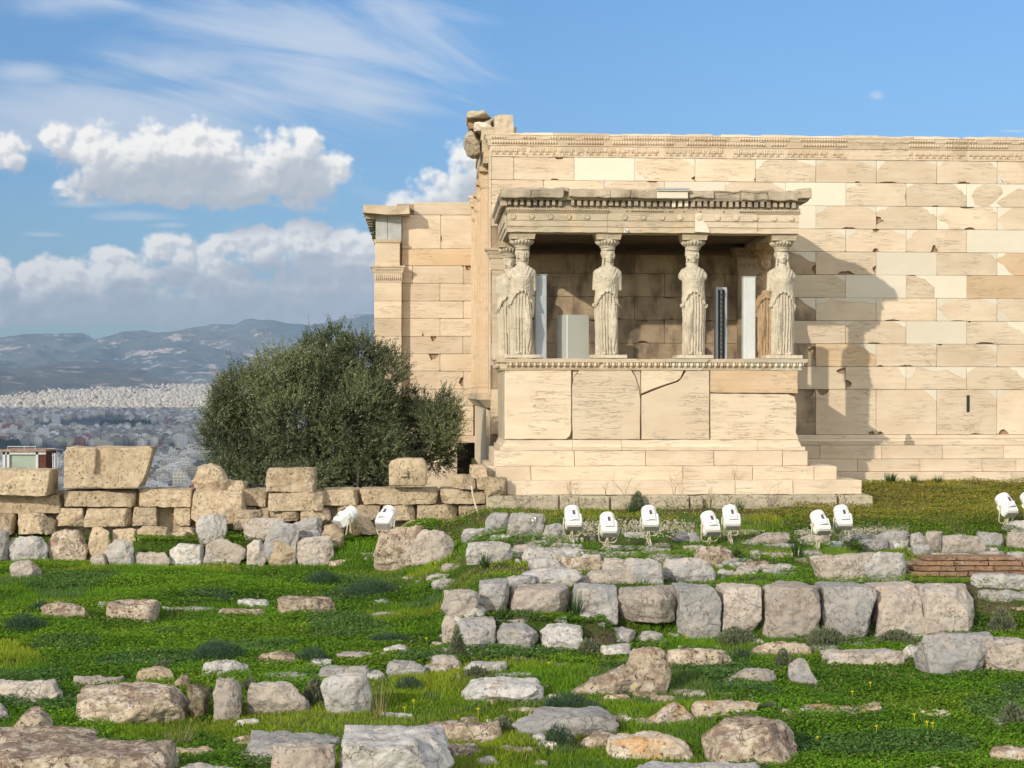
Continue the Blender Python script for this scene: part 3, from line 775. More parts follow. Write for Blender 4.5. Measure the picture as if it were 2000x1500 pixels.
for r in range(1, 12):
    y0, y1 = ROWS[r - 1], ROWS[r]
    start = 1593.5 if r % 2 == 1 else 1652.0
    k = -6
    while True:
        xa = start + 118.05 * k; k += 1
        if xa > 2160: break
        xb = xa + 118.05
        if xb < 962: continue
        a, b = max(xa, 958.5), xb
        key = min((q for q in SPEC.get(r, {})), key=lambda q: abs(q - xa), default=None)
        sp = SPEC[r][key] if key is not None and abs(key - xa) < 6 else None
        ck = [q for q in CHIP if q[0] == r and abs(q[1] - xa) < 6]
        chips = CHIP[ck[0]] if ck else []
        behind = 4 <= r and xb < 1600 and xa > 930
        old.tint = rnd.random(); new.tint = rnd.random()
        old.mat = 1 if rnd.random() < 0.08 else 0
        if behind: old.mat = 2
        new.mat = 3
        g = 0.35
        X0, Y0, X1, Y1 = a + g, y0 + g, b - g, y1 - g
        if sp == N or sp == 'W':
            new.mat = 3
            if sp == 'W': old.mat = 4; old.prism(wpt([(a + .15, y1 - .15), (a + .15, y0 + .15), (b - .15, y0 + .15), (b - .15, y1 - .15)]), YW + .002, YW + .3, .002); continue
            new.prism(wpt([(a + .15, y1 - .15), (a + .15, y0 + .15), (b - .15, y0 + .15), (b - .15, y1 - .15)]), YW + .002, YW + .3, .002)
            continue
        if sp == 'octa':
            oc = [(1897, 381), (1904, 398), (1919, 402.6), (1931, 402), (1946, 389), (1958.5, 376), (1957, 366), (1947, 360.5), (1922, 358.6), (1905, 367)]
            full = [(a + .15, y1 - .15), (a + .15, y0 + .15), (b - .15, y0 + .15), (b - .15, y1 - .15)]
            new.prism(wpt(full), YW + .004, YW + .3, .002)
            old.prism(wpt(oc), YW, YW + .003, .003)
            old.prism(wpt([(1945, 394), (1972, 376), (1990, 365), (b - .3, 372), (b - .3, y1 - .4), (1958, y1 - .4)]), YW, YW + .003, .002)
            continue
        if sp == 'half':
            pl = [(a + g, y1 - g), (a + g, y0 + g), (1788, y0 + 2), (1797, y0 + 7), (1806, y0 + 9), (1815, y0 + 17), (1825, y0 + 24), (1825, y1 - g)]
            old.prism(wpt(pl), YW, YW + .3, .004)
            new.prism(wpt([(1788.3, y0 + 1.8), (1797, y0 + 6.6), (1806.2, y0 + 8.6), (1815.2, y0 + 16.6), (1825.3, y0 + 24), (1825.3, y1 - .2), (b - .15, y1 - .2), (b - .15, y0 + .2), (1788.3, y0 + .2)]), YW + .002, YW + .3, .002)
            continue
        if sp in ('topstrip', 'topstrip2'):
            if sp == 'topstrip': ln = [(a + g, y0 + 13), (a + 22, y0 + 9), (a + 30, y0 + 1), (a + 44, y0 + 4), (a + 60, y0 + 7), (a + 74, y0 + 10), (a + 84, y0 + 8), (a + 92, y0 + 7), (a + 104, y0 + 11), (b - g, y0 + 11)]
            else: ln = [(a + g, y0 + 25), (a + 10, y0 + 21), (a + 17, y0 + 8), (a + 19, y0 + 1), (a + 30, y0 + 2), (a + 45, y0 + 8), (a + 60, y0 + 11), (a + 80, y0 + 7), (a + 88, y0 + 12), (a + 100, y0 + 18), (b - 7, y0 + 24), (b - g, y0 + 24)]
            old.prism(wpt([(a + g, y1 - g)] + ln + [(b - g, y1 - g)]), YW, YW + .3, .005)
            new.prism(wpt([(a + .2, y0 + .2)] + [(x, y - .3) for x, y in ln] + [(b - .2, y0 + .2)][:1]), YW + .002, YW + .3, .002)
            continue
        cuts = sp if isinstance(sp, dict) else {}
        if sp is None and not chips:
            # unlisted blocks (mostly behind the porch): a few losses at the joints
            chips = [(s_, rnd.uniform(.15, .85), rnd.uniform(8, 26), rnd.uniform(2, 6)) for s_ in 'bt' if rnd.random() < .45]
        elif not chips:
            chips = [('b', rnd.uniform(.2, .8), rnd.uniform(10, 34), rnd.uniform(1.2, 3))] if rnd.random() < .6 else []
        pl, pt = rectcut(X0, Y0, X1, Y1, cuts, chips)
        old.prism(wpt(pl), YW + (rnd.uniform(0, .006)), YW + .3, .004)
        for q in pt: new.prism(wpt(q), YW + .004, YW + .3, .002)
# slot window in the orthostate: black plate on the face stands for its shade
wl_x0, wl_x1 = wx(958.5), wx(2175)
core = MB(); core.box(wl_x0 + .01, wl_x1, YW + .075, YW + .62, wz(960), wz(313))
tpart(core, 'wall_core', M_CORE)
b_ = len(old.v); old.v += new.v; old.t += new.t; old.f += [tuple(i + b_ for i in f) for f in new.f]; old.m += [3] * len(new.f)
o = tpart(old, 'south_wall', [M_OLD, M_OLD2, M_SOOT_SHADE, M_NEW, M_OLD2])
sl = MB(); sl.box(wx(1888.2), wx(1894.2), YW - .003, YW + .01, wz(805), wz(772))
tpart(sl, 'slot_shade_plate', M_BLACK)
cr = MB()
for (pts) in ([(1790, 359), (1797, 372), (1806, 384), (1817, 402)], [(1668, 417), (1680, 412), (1690, 406)], [(1609, 687), (1613, 680), (1618, 672)], [(1560, 583), (1575, 596), (1592, 607)]):
    pass

# top band of the south wall
def band(mb, mo, xa, xb, seed, worn=0, cap=True):
    q = random.Random(seed)
    dy = q.uniform(-1.0, 1.0)
    X0, X1 = wx(xa) + .004, wx(xb) - .004
    mb.tint = q.random(); mo.tint = mb.tint
    Z = lambda y: wz(y)
    mb.slab(X0, X1, YW, YW + .6, Z(313.2), Z(292.5), .0, .01)
    mb.slab(X0, X1, YW, YW + .6, Z(292.5), Z(290.5), .03, .035)
    mb.slab(X0, X1, YW, YW + .6, Z(290.5), Z(281), .035, .075)
    mb.slab(X0, X1, YW, YW + .6, Z(281), Z(273.5), .085, .11)
    if cap:
        n = max(1, int((xb - xa) / 34)); xs = [xa + (xb - xa) * (i + q.uniform(-.3, .3) * (0 < i < n)) / n for i in range(n + 1)]
        for a, b in zip(xs, xs[1:]):
            t = 268.6 + dy + q.uniform(-.8, 2.2)
            mb.slab(wx(a) + .003, wx(b) - .003, YW, YW + .55, Z(273.4), Z(t), .12, .13 - q.uniform(0, .05))
    gaps = [(q.uniform(xa, xb), q.uniform(5, 16)) for _ in range(int((xb - xa) / 40))]
    def ok(x, row): return not any(abs(x - g0) < w for g0, w in gaps[row::2])
    if worn < 1:
        x = xa + 3
        while x < xb - 2:
            X = wx(x)
            if ok(x, 0): mo.ball((X, YW - .10, Z(277)), .021, .03, .036, 6, 4)
            if ok(x + 1.5, 1): mo.ball((X + .01, YW - .055, Z(286)), .024, .03, .042, 6, 4)
            x += 5.1
        x = xa + 7; j = 0
        while x < xb - 4:
            X = wx(x)
            if q.random() < .86:
                if j % 2 == 0:
                    for a in (-60, -30, 0, 30, 60):
                        L = .10 if a == 0 else .085
                        ca, sa = math.cos(R(a)), math.sin(R(a))
                        p0 = Vector((X + sa * .02, YW - .006, Z(306) + ca * .02)); p1 = Vector((X + sa * L * .75, YW - .018, Z(306) + ca * L * 1.25))
                        mo.tube([p0, (p0 + p1) / 2, p1], [.008, .014, .006], 5)
                else:
                    mo.tube([(X, YW - .008, Z(309)), (X, YW - .016, Z(302)), (X, YW - .012, Z(295))], [.012, .018, .008], 5)
                    for s_ in (-1, 1):
                        mo.tube([(X, YW - .01, Z(304)), (X + s_ * .035, YW - .018, Z(302)), (X + s_ * .045, YW - .012, Z(296))], [.008, .013, .007], 5)
                for s_ in (-1, 1): mo.ball((X + s_ * .038, YW - .006, Z(308.5)), .017, .014, .017, 6, 4)
            x += 6.4; j += 1
bn = MB(); orn = MB()
for i, (a, b, w) in enumerate([(957, 1030, 0), (1030, 1090, 0), (1090, 1178, 0), (1178, 1297, 0), (1297, 1380, 0), (1380, 1416, 0), (1416, 1534, 0), (1534, 1653, 0), (1653, 1771, 1), (1771, 1860, 0), (1860, 1889, 0), (1889, 2010, 0), (2010, 2130, 0)]):
    band(bn, orn, a, b, i + 5, w)
o = tpart(bn, 'carved_band', M_OLD, rough=(.006, 9, .16))
o2 = tpart(orn, 'egg_and_palmette_relief', M_OLD, smooth=True); o2.parent = o; o2.matrix_parent_inverse = Matrix.Identity(4)

# base of the south wall : moulding and steps
bs = MB()
Xr = wl_x1
for (ya, yb, p0, p1, js) in [(868.5, 861, .12, .115, (1773, 2010)), (861, 856, .10, .06, (1773, 2010)), (856, 849, .075, .045, (1773, 2010))]:
    xs = [1560] + list(js) + [2175]
    for a, b in zip(xs, xs[1:]):
        bs.tint = rnd.random(); bs.slab(wx(a) + .002, wx(b) - .002, YW, YW + .3, wz(ya), wz(yb), p0, p1)
for (ya, yb, p, js) in [(895.5, 869.3, .16, (1598, 1718, 1837, 1956)), (919.5, 896, .30, (1552, 1668, 1789, 1909, 1975)), (960, 920, .46, (1630, 1716, 1830, 1960, 2040))]:
    xs = [1540] + list(js) + [2175]
    for a, b in zip(xs, xs[1:]):
        bs.tint = rnd.random(); bs.bbox(wx(a) + .003, wx(b) - .003, YW - p, YW + .3, wz(ya) , wz(yb), .008)
tpart(bs, 'wall_base', M_OLD)

# ---------------------------------------------------------------- west front
XW = wx(957.5)
wf = MB(); wf.tint = .4
zt = wz(262) + .0
wf.box(XW, XW + .65, YW + .62, 38, -3.5, wz(268.6)); wf.box(XW, XW + .65, 38, YB, -3.5, 5.08)
wf.tint = .8
wf.bbox(XW - .02, XW + .012, YW - .012, YW + .7, -.02, wz(300), .004)       # corner pilaster strip
wf.box(XW - .05, XW + .02, YW + .9, YB, -2.9, -.1)
tpart(wf, 'west_wall', M_OLD)
lg = MB(); lg.tint = .3
lg.slab(XW - .08, XW + .02, YW + .25, YB - .05, -.30, -.12, .0, .16); lg.slab(XW - .27, XW + .02, YW + .25, YB - .05, -.12, .02, 0, 0)
tpart(lg, 'west_ledge', M_GREY, rough=(.01, 6, .3))
zc0, zc1 = .02, 5.08
for i, yy in enumerate((34.7, 36.9, 39.1, 41.2)):
    cmb_ = MB(); cmb_.tint = .35 + .15 * i
    fl = lambda a, z: 1 - .07 * abs(math.cos(a * 11)) ** .6
    cmb_.lathe([(.40, zc0), (.40, zc0 + .08), (.36, zc0 + .10), (.38, zc0 + .16), (.36, zc0 + .2)], (XW + .12, yy, 0), 24)
    cmb_.lathe([(.335, zc0 + .2), (.325, 2.0), (.30, 3.6), (.285, zc1 - .45)], (XW + .12, yy, 0), 110, mod=fl)
    cmb_.lathe([(.285, zc1 - .45), (.31, zc1 - .38), (.31, zc1 - .3), (.32, zc1 - .2), (.34, zc1 - .10)], (XW + .12, yy, 0), 24)
    cmb_.box(XW - .20, XW + .5, yy - .4, yy + .4, zc1 - .10, zc1)
    tpart(cmb_, 'engaged_column', M_OLD2, rough=None)
ar = MB(); ar.tint = .5
ar.slab(XW - .13, XW + .6, YW + .55, 38, 5.08, 5.32); ar.slab(XW - .155, XW + .6, YW + .55, 38, 5.32, 5.58); ar.slab(XW - .18, XW + .6, YW + .55, 38, 5.58, 5.80); ar.slab(XW - .22, XW + .6, YW + .55, 37.7, 5.80, 5.88)
tpart(ar, 'west_architrave', M_GREY, rough=(.012, 5, .3))
# fragments of entablature on the corner
def chunk(name, x0, y0, x1, y1, Y, T, mat, seed, tilt=0, amp=.05, fc=5, bx=.85):
    a = P(x0, y1, Y); b = P(x1, y0, Y); cx = (a.x + b.x) / 2; cz = (a.z + b.z) / 2
    V, Fc = rockmesh(b.x - a.x, T, b.z - a.z, 300 + seed * 7, box=bx, facets=fc, rough=amp, n=14)
    V = V + np.array([cx, Y + T / 2, a.z])
    if tilt:
        X_ = V[:, 0] - cx; Z_ = V[:, 2] - cz
        V[:, 0] = cx + X_ * math.cos(tilt) + Z_ * math.sin(tilt); V[:, 2] = cz - X_ * math.sin(tilt) + Z_ * math.cos(tilt)
    o = mesh_np(name, V, Fc, mat, smooth=False, attrs={'tint': ('FLOAT', np.full(len(V), .5))})
    o.parent = temple; o.matrix_parent_inverse = Matrix.Translation(-TO); return o
chunk('broken_architrave_block', 965, 221, 1004, 264, 33.45, .8, M_GREY, 1, amp=.03, bx=.95, fc=2)
chunk('broken_cornice_block', 911, 213, 967, 228, 33.9, 1.5, M_GREY, 2, .03)
chunk('cornice_support', 915, 226, 958, 250, 34.25, 1.0, M_CORE, 3)
chunk('white_marble_fragment', 925, 236, 962, 254, 33.75, .5, M_NEW, 4)
chunk('overhanging_cornice_block', 907, 252, 938, 304, 33.95, .9, M_CORN, 5, -.12)
chunk('sloping_cornice_slab', 938, 222, 966, 262, 33.8, 1.4, M_GREY, 6, .35)

# ---------------------------------------------------------------- north porch wing far behind
nw = MB()
def nb(x0, y0, x1, y1, Y=YB, cuts={}, chips=(), mat=0, T=.3):
    nw.tint = rnd.random(); nw.mat = mat
    pl, pt = rectcut(x0 + .3, y0 + .3, x1 - .3, y1 - .3, cuts, chips)
    nw.prism(wp(pl, Y), Y, Y + T, .006)
nb(808, 394.5, 925, 420); nb(785, 420, 861, 486); nb(861, 420, 925, 486, chips=[('l', .7, 16, 2)])
nb(785, 486, 925, 519, mat=1); nb(785, 519, 805.5, 553.3); nb(805.5, 519, 905, 553.3, cuts={'tr': (3, 3)}); nb(905, 519, 925, 553.3, chips=[('t', .5, 13, 11)])
for (a, b, js) in [(553.3, 588, (859.5,)), (588, 622, (905,)), (622, 657, (859.5,)), (657, 691, (904,)), (691, 725, (859.5,)), (725, 760, (905,)), (760, 793, (859.5,)), (793, 822, (890,)), (822, 851, (860,))]:
    xs = [785] + list(js) + [925]
    for p, q in zip(xs, xs[1:]):
        ch = []
        if a == 657 and p == 785: ch = [('t', .52, 12, 11)]
        if a == 691 and p == 785: ch = [('t', .86, 24, 17)]
        if a == 725 and p == 785: ch = [('r', .6, 20, 9)]
        if a == 622 and p == 785: ch = [('b', .55, 3, 8)]
        nb(p, a, q, b, chips=ch)
nb(785, 851, 893, 970); nb(880, 851, 932, 865, Y=YB - .03)
tpart(nw, 'north_porch_wall', [M_OLD, M_OLD2])
nc = MB(); nc.box(P(775, 500, YB + .1).x, P(925, 500, YB).x, YB + .08, YB + .6, P(800, 850, YB).z, P(800, 398, YB).z)
nc.box(P(787, 500, YB + .1).x, P(891, 500, YB).x, YB + .08, YB + .6, -4.5, P(800, 850, YB).z)
tpart(nc, 'north_wall_core', M_CORE)
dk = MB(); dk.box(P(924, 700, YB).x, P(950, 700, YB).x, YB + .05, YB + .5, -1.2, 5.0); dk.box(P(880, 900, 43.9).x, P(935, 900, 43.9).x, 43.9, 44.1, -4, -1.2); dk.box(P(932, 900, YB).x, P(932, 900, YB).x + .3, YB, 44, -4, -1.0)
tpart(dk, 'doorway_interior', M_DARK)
an = MB(); YN = YB - .3
nwb = [(468, 520), (552, 588), (588, 622), (622, 657), (657, 691), (691, 725), (725, 760), (760, 800), (800, 850), (850, 930)]
for a, b in nwb:
    an.tint = rnd.random()
    L, Rr = P(731, 500, YN).x, P(784.5, 500, YN).x
    if a == 468: an_ = MB(); an_.tint = .5; an_.bbox(L + .02, Rr - .05, YN, YB + .6, P(750, b, YN).z, P(750, a + 6, YN).z, .012)
    else: an.bbox(L, Rr, YN, YB + .6, P(750, b, YN).z + .002, P(750, a, YN).z - .002, .012)
tpart(an, 'corner_pillar', M_OLD); tpart(an_, 'pillar_block', M_OLD)
cp = MB(); L, Rr = P(731, 500, YN).x, P(784.5, 500, YN).x
zz = lambda y: P(750, y, YN).z
cp.tint = .5
cp.slab(L, Rr, YN, YB + .6, zz(552), zz(533), .0, .015); cp.slab(L, Rr, YN, YB + .6, zz(533), zz(528), .03, .05); cp.slab(L, Rr, YN, YB + .6, zz(528), zz(522), .05, .08); cp.slab(L, Rr, YN, YB + .6, zz(522), zz(519), .10, .10)
cq = MB(); cq.tint = .5; cq.slab(L + .02, Rr - .05, YN, YB + .6, zz(474.5), zz(468), .01, .05)
x = L + .04
while x < Rr:
    cp.ball((x, YN - .05, zz(526)), .022, .03, .035, 6, 4); cq.ball((x, YN - .02, zz(472)), .018, .03, .03, 6, 4)
    cp.tube([(x, YN - .01, zz(549)), (x, YN - .025, zz(543)), (x + .01, YN - .01, zz(535))], [.01, .02, .008], 5)
    x += .055
cpo = tpart(cp, 'pillar_capital', M_OLD); tpart(cq, 'pillar_crown', M_OLD)
gb = MB(); gb.tint = .2; a1 = P(733.5, 468, YN); a2 = P(757, 418, YN); a3 = P(784, 418, YN)
gb.bbox(a1.x, a2.x - .004, YN + .05, YB + .5, a1.z, a2.z, .01); gb.bbox(a2.x + .004, a3.x, YN + .05, YB + .5, a1.z, a2.z, .01)
tpart(gb, 'grey_filler_block', plain('grey_cement', (.40, .41, .40), .85, 0, .2, .12, 5, .3))
cs = MB(); cs.tint = .5; YC = YN - .35
cs.box(P(710.5, 400, YC).x, P(800, 400, YC).x, YC, 50.7, P(750, 417, YC).z, P(750, 399.5, YC).z)
tpart(cs, 'cornice_slab', M_GREY, rough=(.03, 2.5, .35))
sf = MB()
for j in range(13):
    yy = YC + .3 + j * .62
    sf.tint = rnd.random(); sf.box(P(713, 400, YC).x, P(713, 400, YC).x + .28, yy, yy + .42, P(750, 417, YC).z - .13, P(750, 417, YC).z + .02)
tpart(sf, 'cornice_soffit', M_CORN, rough=(.02, 4, .2))
# corner pilaster where wing and west front meet
pz = MB(); pz.tint = .7
Yq = YB - .12; L, Rr = P(920, 500, Yq).x, P(936, 500, Yq).x; zq = lambda y: P(925, y, Yq).z
for a, b in [(410, 470), (470, 556), (556, 620), (620, 690), (690, 776)]:
    pz.tint = rnd.random(); pz.bbox(L, Rr, Yq, YB + .2, zq(b) + .003, zq(a) - .003, .01)
pz.slab(L, Rr, Yq, YB + .2, zq(410), zq(396), 0, .015); pz.slab(L, Rr, Yq, YB + .2, zq(396), zq(388), .03, .06); pz.slab(L, Rr, Yq, YB + .2, zq(388), zq(382), .07, .08)
tpart(pz, 'wing_pilaster', M_OLD)

# ---------------------------------------------------------------- maiden porch : podium
XL, XR = P(986, 790, YP).x, P(1558, 790, YP).x
def pz_(y, x=1100, Y=YP): return P(x, y, Y).z
pod = MB()
pod.tint = .5
pod.mat = 2; pod.box(XL + .004, XR - .004, YP + .12, YW + .01, pz_(880), pz_(716)); pod.mat = 0
def pp(pts, Y=YP, T=.14, bev=.012, mb=None, tint=None):
    mb = mb or pod; mb.tint = rnd.random() if tint is None else tint
    q = []
    for i, a in enumerate(pts):
        b = pts[(i + 1) % len(pts)]
        q.append(a)
        if L_edge(a, b) > 26: q += rag(a, b, max(2, int(L_edge(a, b) / 16)), .45)
    mb.prism(wp(q, Y), Y, Y + T, bev)
pp([(986, 858), (986, 722), (1116.2, 722), (1116.2, 842), (1113, 852), (1106, 858)])
pp([(1119, 858), (1117.8, 830), (1117.8, 752), (1122, 738), (1132, 722), (1232, 722), (1241, 736), (1248, 756), (1251, 780), (1250.5, 858.5)])
pp([(1122, 737), (1118.3, 748), (1118.3, 722.5), (1131, 722.5)], YP + .05, .1)
pp([(1242, 735), (1234, 722.5), (1251.3, 722.5), (1251.3, 775), (1249, 757)], YP + .02, .1)
pp([(1253, 769), (1253, 722), (1336, 722.3), (1329, 739), (1322, 744), (1300, 751), (1275, 760)], tint=.9)
pp([(1253.4, 773), (1277, 763), (1302, 753.5), (1325, 746), (1332, 739), (1341, 724), (1384, 722.6), (1386, 722.6), (1386, 858.8), (1253.4, 858.5)])
pod.mat = 1; pp([(1387.8, 766.5), (1387.8, 722.6), (1558, 723), (1558, 768)], YP - .012, .2, .004); pod.mat = 0
pp([(1388, 859), (1387.8, 769), (1392, 768.5), (1540, 770), (1552, 775), (1556, 790), (1555, 845), (1561, 859)], YP + .01)
pod_o = tpart(pod, 'podium', [M_POD, M_OLD2, M_GREY])
cb = MB(); cb.box(XL + .02, XR - .02, YP + .10, YP + .2, pz_(860), pz_(720)); tpart(cb, 'podium_core', M_CORE)
# egg and dart crown
ec = MB(); es = MB()
XE0, XE1 = P(982, 705, YP).x, P(1560, 705, YP).x
for (xa, xb, k) in [(980, 1056, 0), (1056, 1173, 0), (1173, 1309, 0), (1309, 1367, 1), (1367, 1466, 0), (1466, 1483, 1), (1483, 1508, 0), (1508, 1561, 1)]:
    A_, B_ = P(xa, 705, YP).x + .004, P(xb, 705, YP).x - .004
    dz = rnd.uniform(-.006, .006); ec.tint = rnd.random(); ec.mat = 1 if k else 0; pr = .02 if k else 0
    first, last = xa == 980, xb == 1561
    ec.slab(A_, B_, YP, YP + .4, pz_(722.5) + dz, pz_(718.5) + dz, .02 + pr * .5, .045 + pr * .5)
    ec.slab(A_, B_, YP, YP + .4, pz_(718.5) + dz, pz_(707.5) + dz, .03, .05)
    ec.slab(A_, B_, YP, YP + .4, pz_(707.5) + dz, pz_(700.5) + dz, .10 + pr, .125 + pr * 2)
es.tint = .5
x = 985.5
while x < 1562:
    es.mat = 1 if (1309 < x < 1367 or 1466 < x < 1483 or x > 1508) else 0
    X = P(x, 705, YP).x
    if rnd.random() < .95: es.ball((X, YP - .075, pz_(712.3)), .037, .045, .047, 10, 7)
    es.tube([(X + .059, YP - .05, pz_(717.5)), (X + .059, YP - .08, pz_(712)), (X + .059, YP - .09, pz_(708))], [.006, .011, .013], 5)
    x += 11.75
# return on the west side
zA = [(722.5, 718.5, .02, .045), (718.5, 707.5, .03, .05), (707.5, 700.5, .10, .125)]
for a, b, p0, p1 in zA: ec.tint = .6; ec.mat = 0; ec.slab(XL, XL + .4, YP + .05, YW, pz_(a), pz_(b), p0, p1)
for j in range(25):
    es.mat = 0; es.ball((XL - .075, YP + .06 + j * .1175, pz_(712.3)), .045, .037, .047, 10, 7)
ecc = tpart(ec, 'podium_crown', [M_POD, M_NEW], rough=(.006, 7, .14))
eso = tpart(es, 'egg_and_dart', [M_POD, M_NEW], smooth=True); eso.parent = ecc; eso.matrix_parent_inverse = Matrix.Identity(4)
fl_ = MB(); fl_.tint = .3; fl_.box(XL, XR, YP + .2, YW - .01, pz_(716), pz_(701)); tpart(fl_, 'porch_floor', M_GREY)
# base mouldings and steps
st = MB()
def course(y0, y1, Y, xs, bev=.012, mats=None, zx=1300):
    for i, (a, b) in enumerate(zip(xs, xs[1:])):
        st.tint = rnd.random(); st.mat = (mats or [0] * 20)[i]
        st.bbox(P(a, y1, Y).x + .004, P(b, y1, Y).x - .004, Y - rnd.uniform(0, .008), YW - .02 if i in (0, len(xs) - 2) else Y + 1.2, P(zx, y1, Y).z + .002, P(zx, y0, Y).z - .002, bev)
def course_m(y0, y1, Y, xs, p0, p1):
    for a, b in zip(xs, xs[1:]):
        st.tint = rnd.random(); st.mat = 0
        st.slab(P(a, y1, Y).x + .003, P(b, y1, Y).x - .003, Y, YW - .02, P(1300, y1, Y).z, P(1300, y0, Y).z, 0, 0)
        k = len(st.v) - 4
        for j in range(4):
            vx, vy, vz = st.v[k + j]
            st.v[k + j] = (vx + (p1 if (j in (1, 2) and b == xs[-1]) else 0) - (p1 if (j in (0, 3) and a == xs[0]) else 0), vy - (p1 if j < 2 else 0), vz)
course_m(859.5, 867, YP - .07, [983, 1118, 1213, 1480, 1564], 0, -.045)
course_m(867, 873, YP - .09, [981, 1118, 1213, 1480, 1566], 0, -.02)
course_m(873, 880, YP - .14, [977, 1118, 1213, 1480, 1573], 0, .0)
course(880.7, 910, YP - .17, [965, 1122, 1261, 1395, 1529, 1578])
course(911, 938, YP - .45, [968, 1037, 1334, 1470, 1590, 1635])
course(938.7, 966.5, YP - .80, [990, 1113, 1436, 1549, 1683])
st.mat = 1
tpart(st, 'porch_steps', [M_OLD, M_FOUND], rough=(.008, 5, .25))
sg = MB(); sg.tint = .6
for a, b in [(700, 722), (722, 860)]: pass
for a, b in [(910, 968), (938, 992)]:
    sg.tint = rnd.random(); sg.bbox(P(952, a, YP).x, P(985, a, YP).x, YP - .2, YW, P(960, b, YP).z, P(960, a, YP).z, .02)
tpart(sg, 'step_end_blocks', M_OLD, rough=(.02, 4, .2))
fd = MB(); YFd = YP - 1.02
for a, b, t, bt in [(950, 1093, 967, 1003), (1094, 1134, 967, 1000), (1127, 1191, 968, 996), (1193, 1236, 969, 994), (1249, 1348, 967, 993), (1350, 1376, 972, 990), (1384, 1389, 974, 992), (1390, 1638, 967.5, 996), (1640, 1708, 968, 998)]:
    fd.tint = rnd.random(); fd.bbox(P(a, t, YFd).x, P(b, t, YFd).x - .012, YFd + rnd.uniform(0, .05), YFd + (1.0 if b < 1600 else 3.2), P(1300, bt + 12, YFd).z, P(1300, t, YFd).z, .03)
fd.tint = .1; fd.box(P(975, 980, YFd).x, P(1690, 980, YFd).x, YFd + .15, YW - .1, P(1300, 1030, YFd).z, P(1300, 969, YFd).z)
tpart(fd, 'foundation_course', M_FOUND, rough=(.02, 3.5, .16))

# ---------------------------------------------------------------- maiden porch : entablature
XA0, XA1 = P(990.5, 430, YA).x, P(1560, 430, YA).x
def ez(y, Y=YA): return P(1185, y, Y).z
et = MB(); D = .46
JA = [990.5, 1186, 1357, 1479, 1560]
for i, (a, b) in enumerate(zip(JA, JA[1:])):
    A_, B_ = P(a, 430, YA).x + .003, P(b, 430, YA).x - .003
    et.tint = rnd.random(); et.mat = [0, 0, 1, 1][i]
    et.box(A_, B_, YA, YA + D, ez(454), ez(443)); et.box(A_, B_, YA - .018, YA + D, ez(443), ez(431)); et.box(A_, B_, YA - .036, YA + D, ez(431), ez(417.5))
    et.slab(A_, B_, YA - .036, YA + D, ez(417.5), ez(413.5), .01, .045) if i in (0, 3) else None
    et.slab(A_, B_, YA - .036, YA + D, ez(417.5), ez(408), .0, .03)
et.tint = .4; et.mat = 0
for s_, X0_ in ((0, XA0), (1, XA1 - D)):
    et.box(X0_, X0_ + D, YA + D, YW, ez(454), ez(443)); et.box(X0_ - .018, X0_ + D + .018, YA + D, YW, ez(443), ez(431)); et.box(X0_ - .036, X0_ + D + .036, YA + D, YW, ez(431), ez(408))
et.tint = .95; et.mat = 2; et.prism(wp([(1357, 453.6), (1357, 409), (1378, 409), (1374, 416), (1370, 420), (1372, 430), (1380, 440), (1384, 448), (1386, 455)], YA), YA - .04, YA + .1, .003)
arc = tpart(et, 'architrave', [M_GREY, M_OLD, M_NEW], rough=(.005, 6, .22))
for x in (1001.5, 1038, 1075, 1110.5, 1146.5, 1220, 1256, 1293, 1328, 1365, 1401.5, 1438, 1475, 1512, 1546):
    dm = MB(); dm.tint = .5; c = P(x, 424 + (x - 1185) * .0085, YA - .03)
    prof = [(.056, .0), (.056, .02), (.047, .028), (.040, .018), (.030, .018), (.0, .02)] if x < 1300 else [(.056, .0), (.055, .02), (.045, .028), (.0, .03)]
    dm.lathe(prof, (0, 0, 0), 18)
    dm.v = [(c.x + vx, c.y - .004 - vz, c.z + vy) for vx, vy, vz in dm.v]
    d_ = dm.build('stone_disc', M_GREY if x < 1300 else M_OLD); d_.parent = arc; fix_normals(d_)
bd = MB(); bd.tint = .5
x = 993
while x < 1560:
    if not (1190 < x < 1222 or 1300 < x < 1440 and rnd.random() < .8 or rnd.random() < .06):
        X = P(x, 411, YA).x; bd.ball((X, YA - .07, ez(411.5)), .018, .022, .024, 6, 4)
    x += 4.6
bdo = bd.build('bead_moulding', M_GREY, smooth=True); bdo.parent = arc
# dentils and cornice
dn = MB(); dn.tint = .4
dn.box(XA0 - .02, XA1 + .02, YA - .05, YA + D, ez(407.5), ez(405)); dn.box(XA0 - .0, XA1 + .0, YA - .02, YA + D, ez(405), ez(393))
dn.box(XA0 - .05, XA0 + .3, YA + .1, YW, ez(407.5), ez(393))
dn.slab(XA0, XA1, YA, YA + D, ez(393), ez(388), .14, .17); dn.slab(XA0, XA0 + .3, YA + .2, YW, ez(393), ez(388), .14, .17)
nd = 46
for i in range(nd):
    x = 992 + i * 12.33
    X = P(x, 400, YA - .1).x
    if X > XA1 + .1: break
    dn.tint = rnd.random(); w = .072 + rnd.uniform(-.008, .008)
    dn.mat = 1 if 1306 < x < 1342 else 0
    if 1097 < x < 1108: continue
    dn.bbox(X, X + w, YA - .13, YA, ez(405.2) + rnd.uniform(0, .02), ez(393), .008)
dn.mat = 0
for j in range(26): dn.bbox(XA0 - .13, XA0, YA - .1 + j * .1233, YA - .1 + j * .1233 + .07, ez(405), ez(393), .008)
tpart(dn, 'dentil_band', [M_CORN, M_NEW], rough=(.006, 9, .12))
co = MB(); Yc = YA - .27
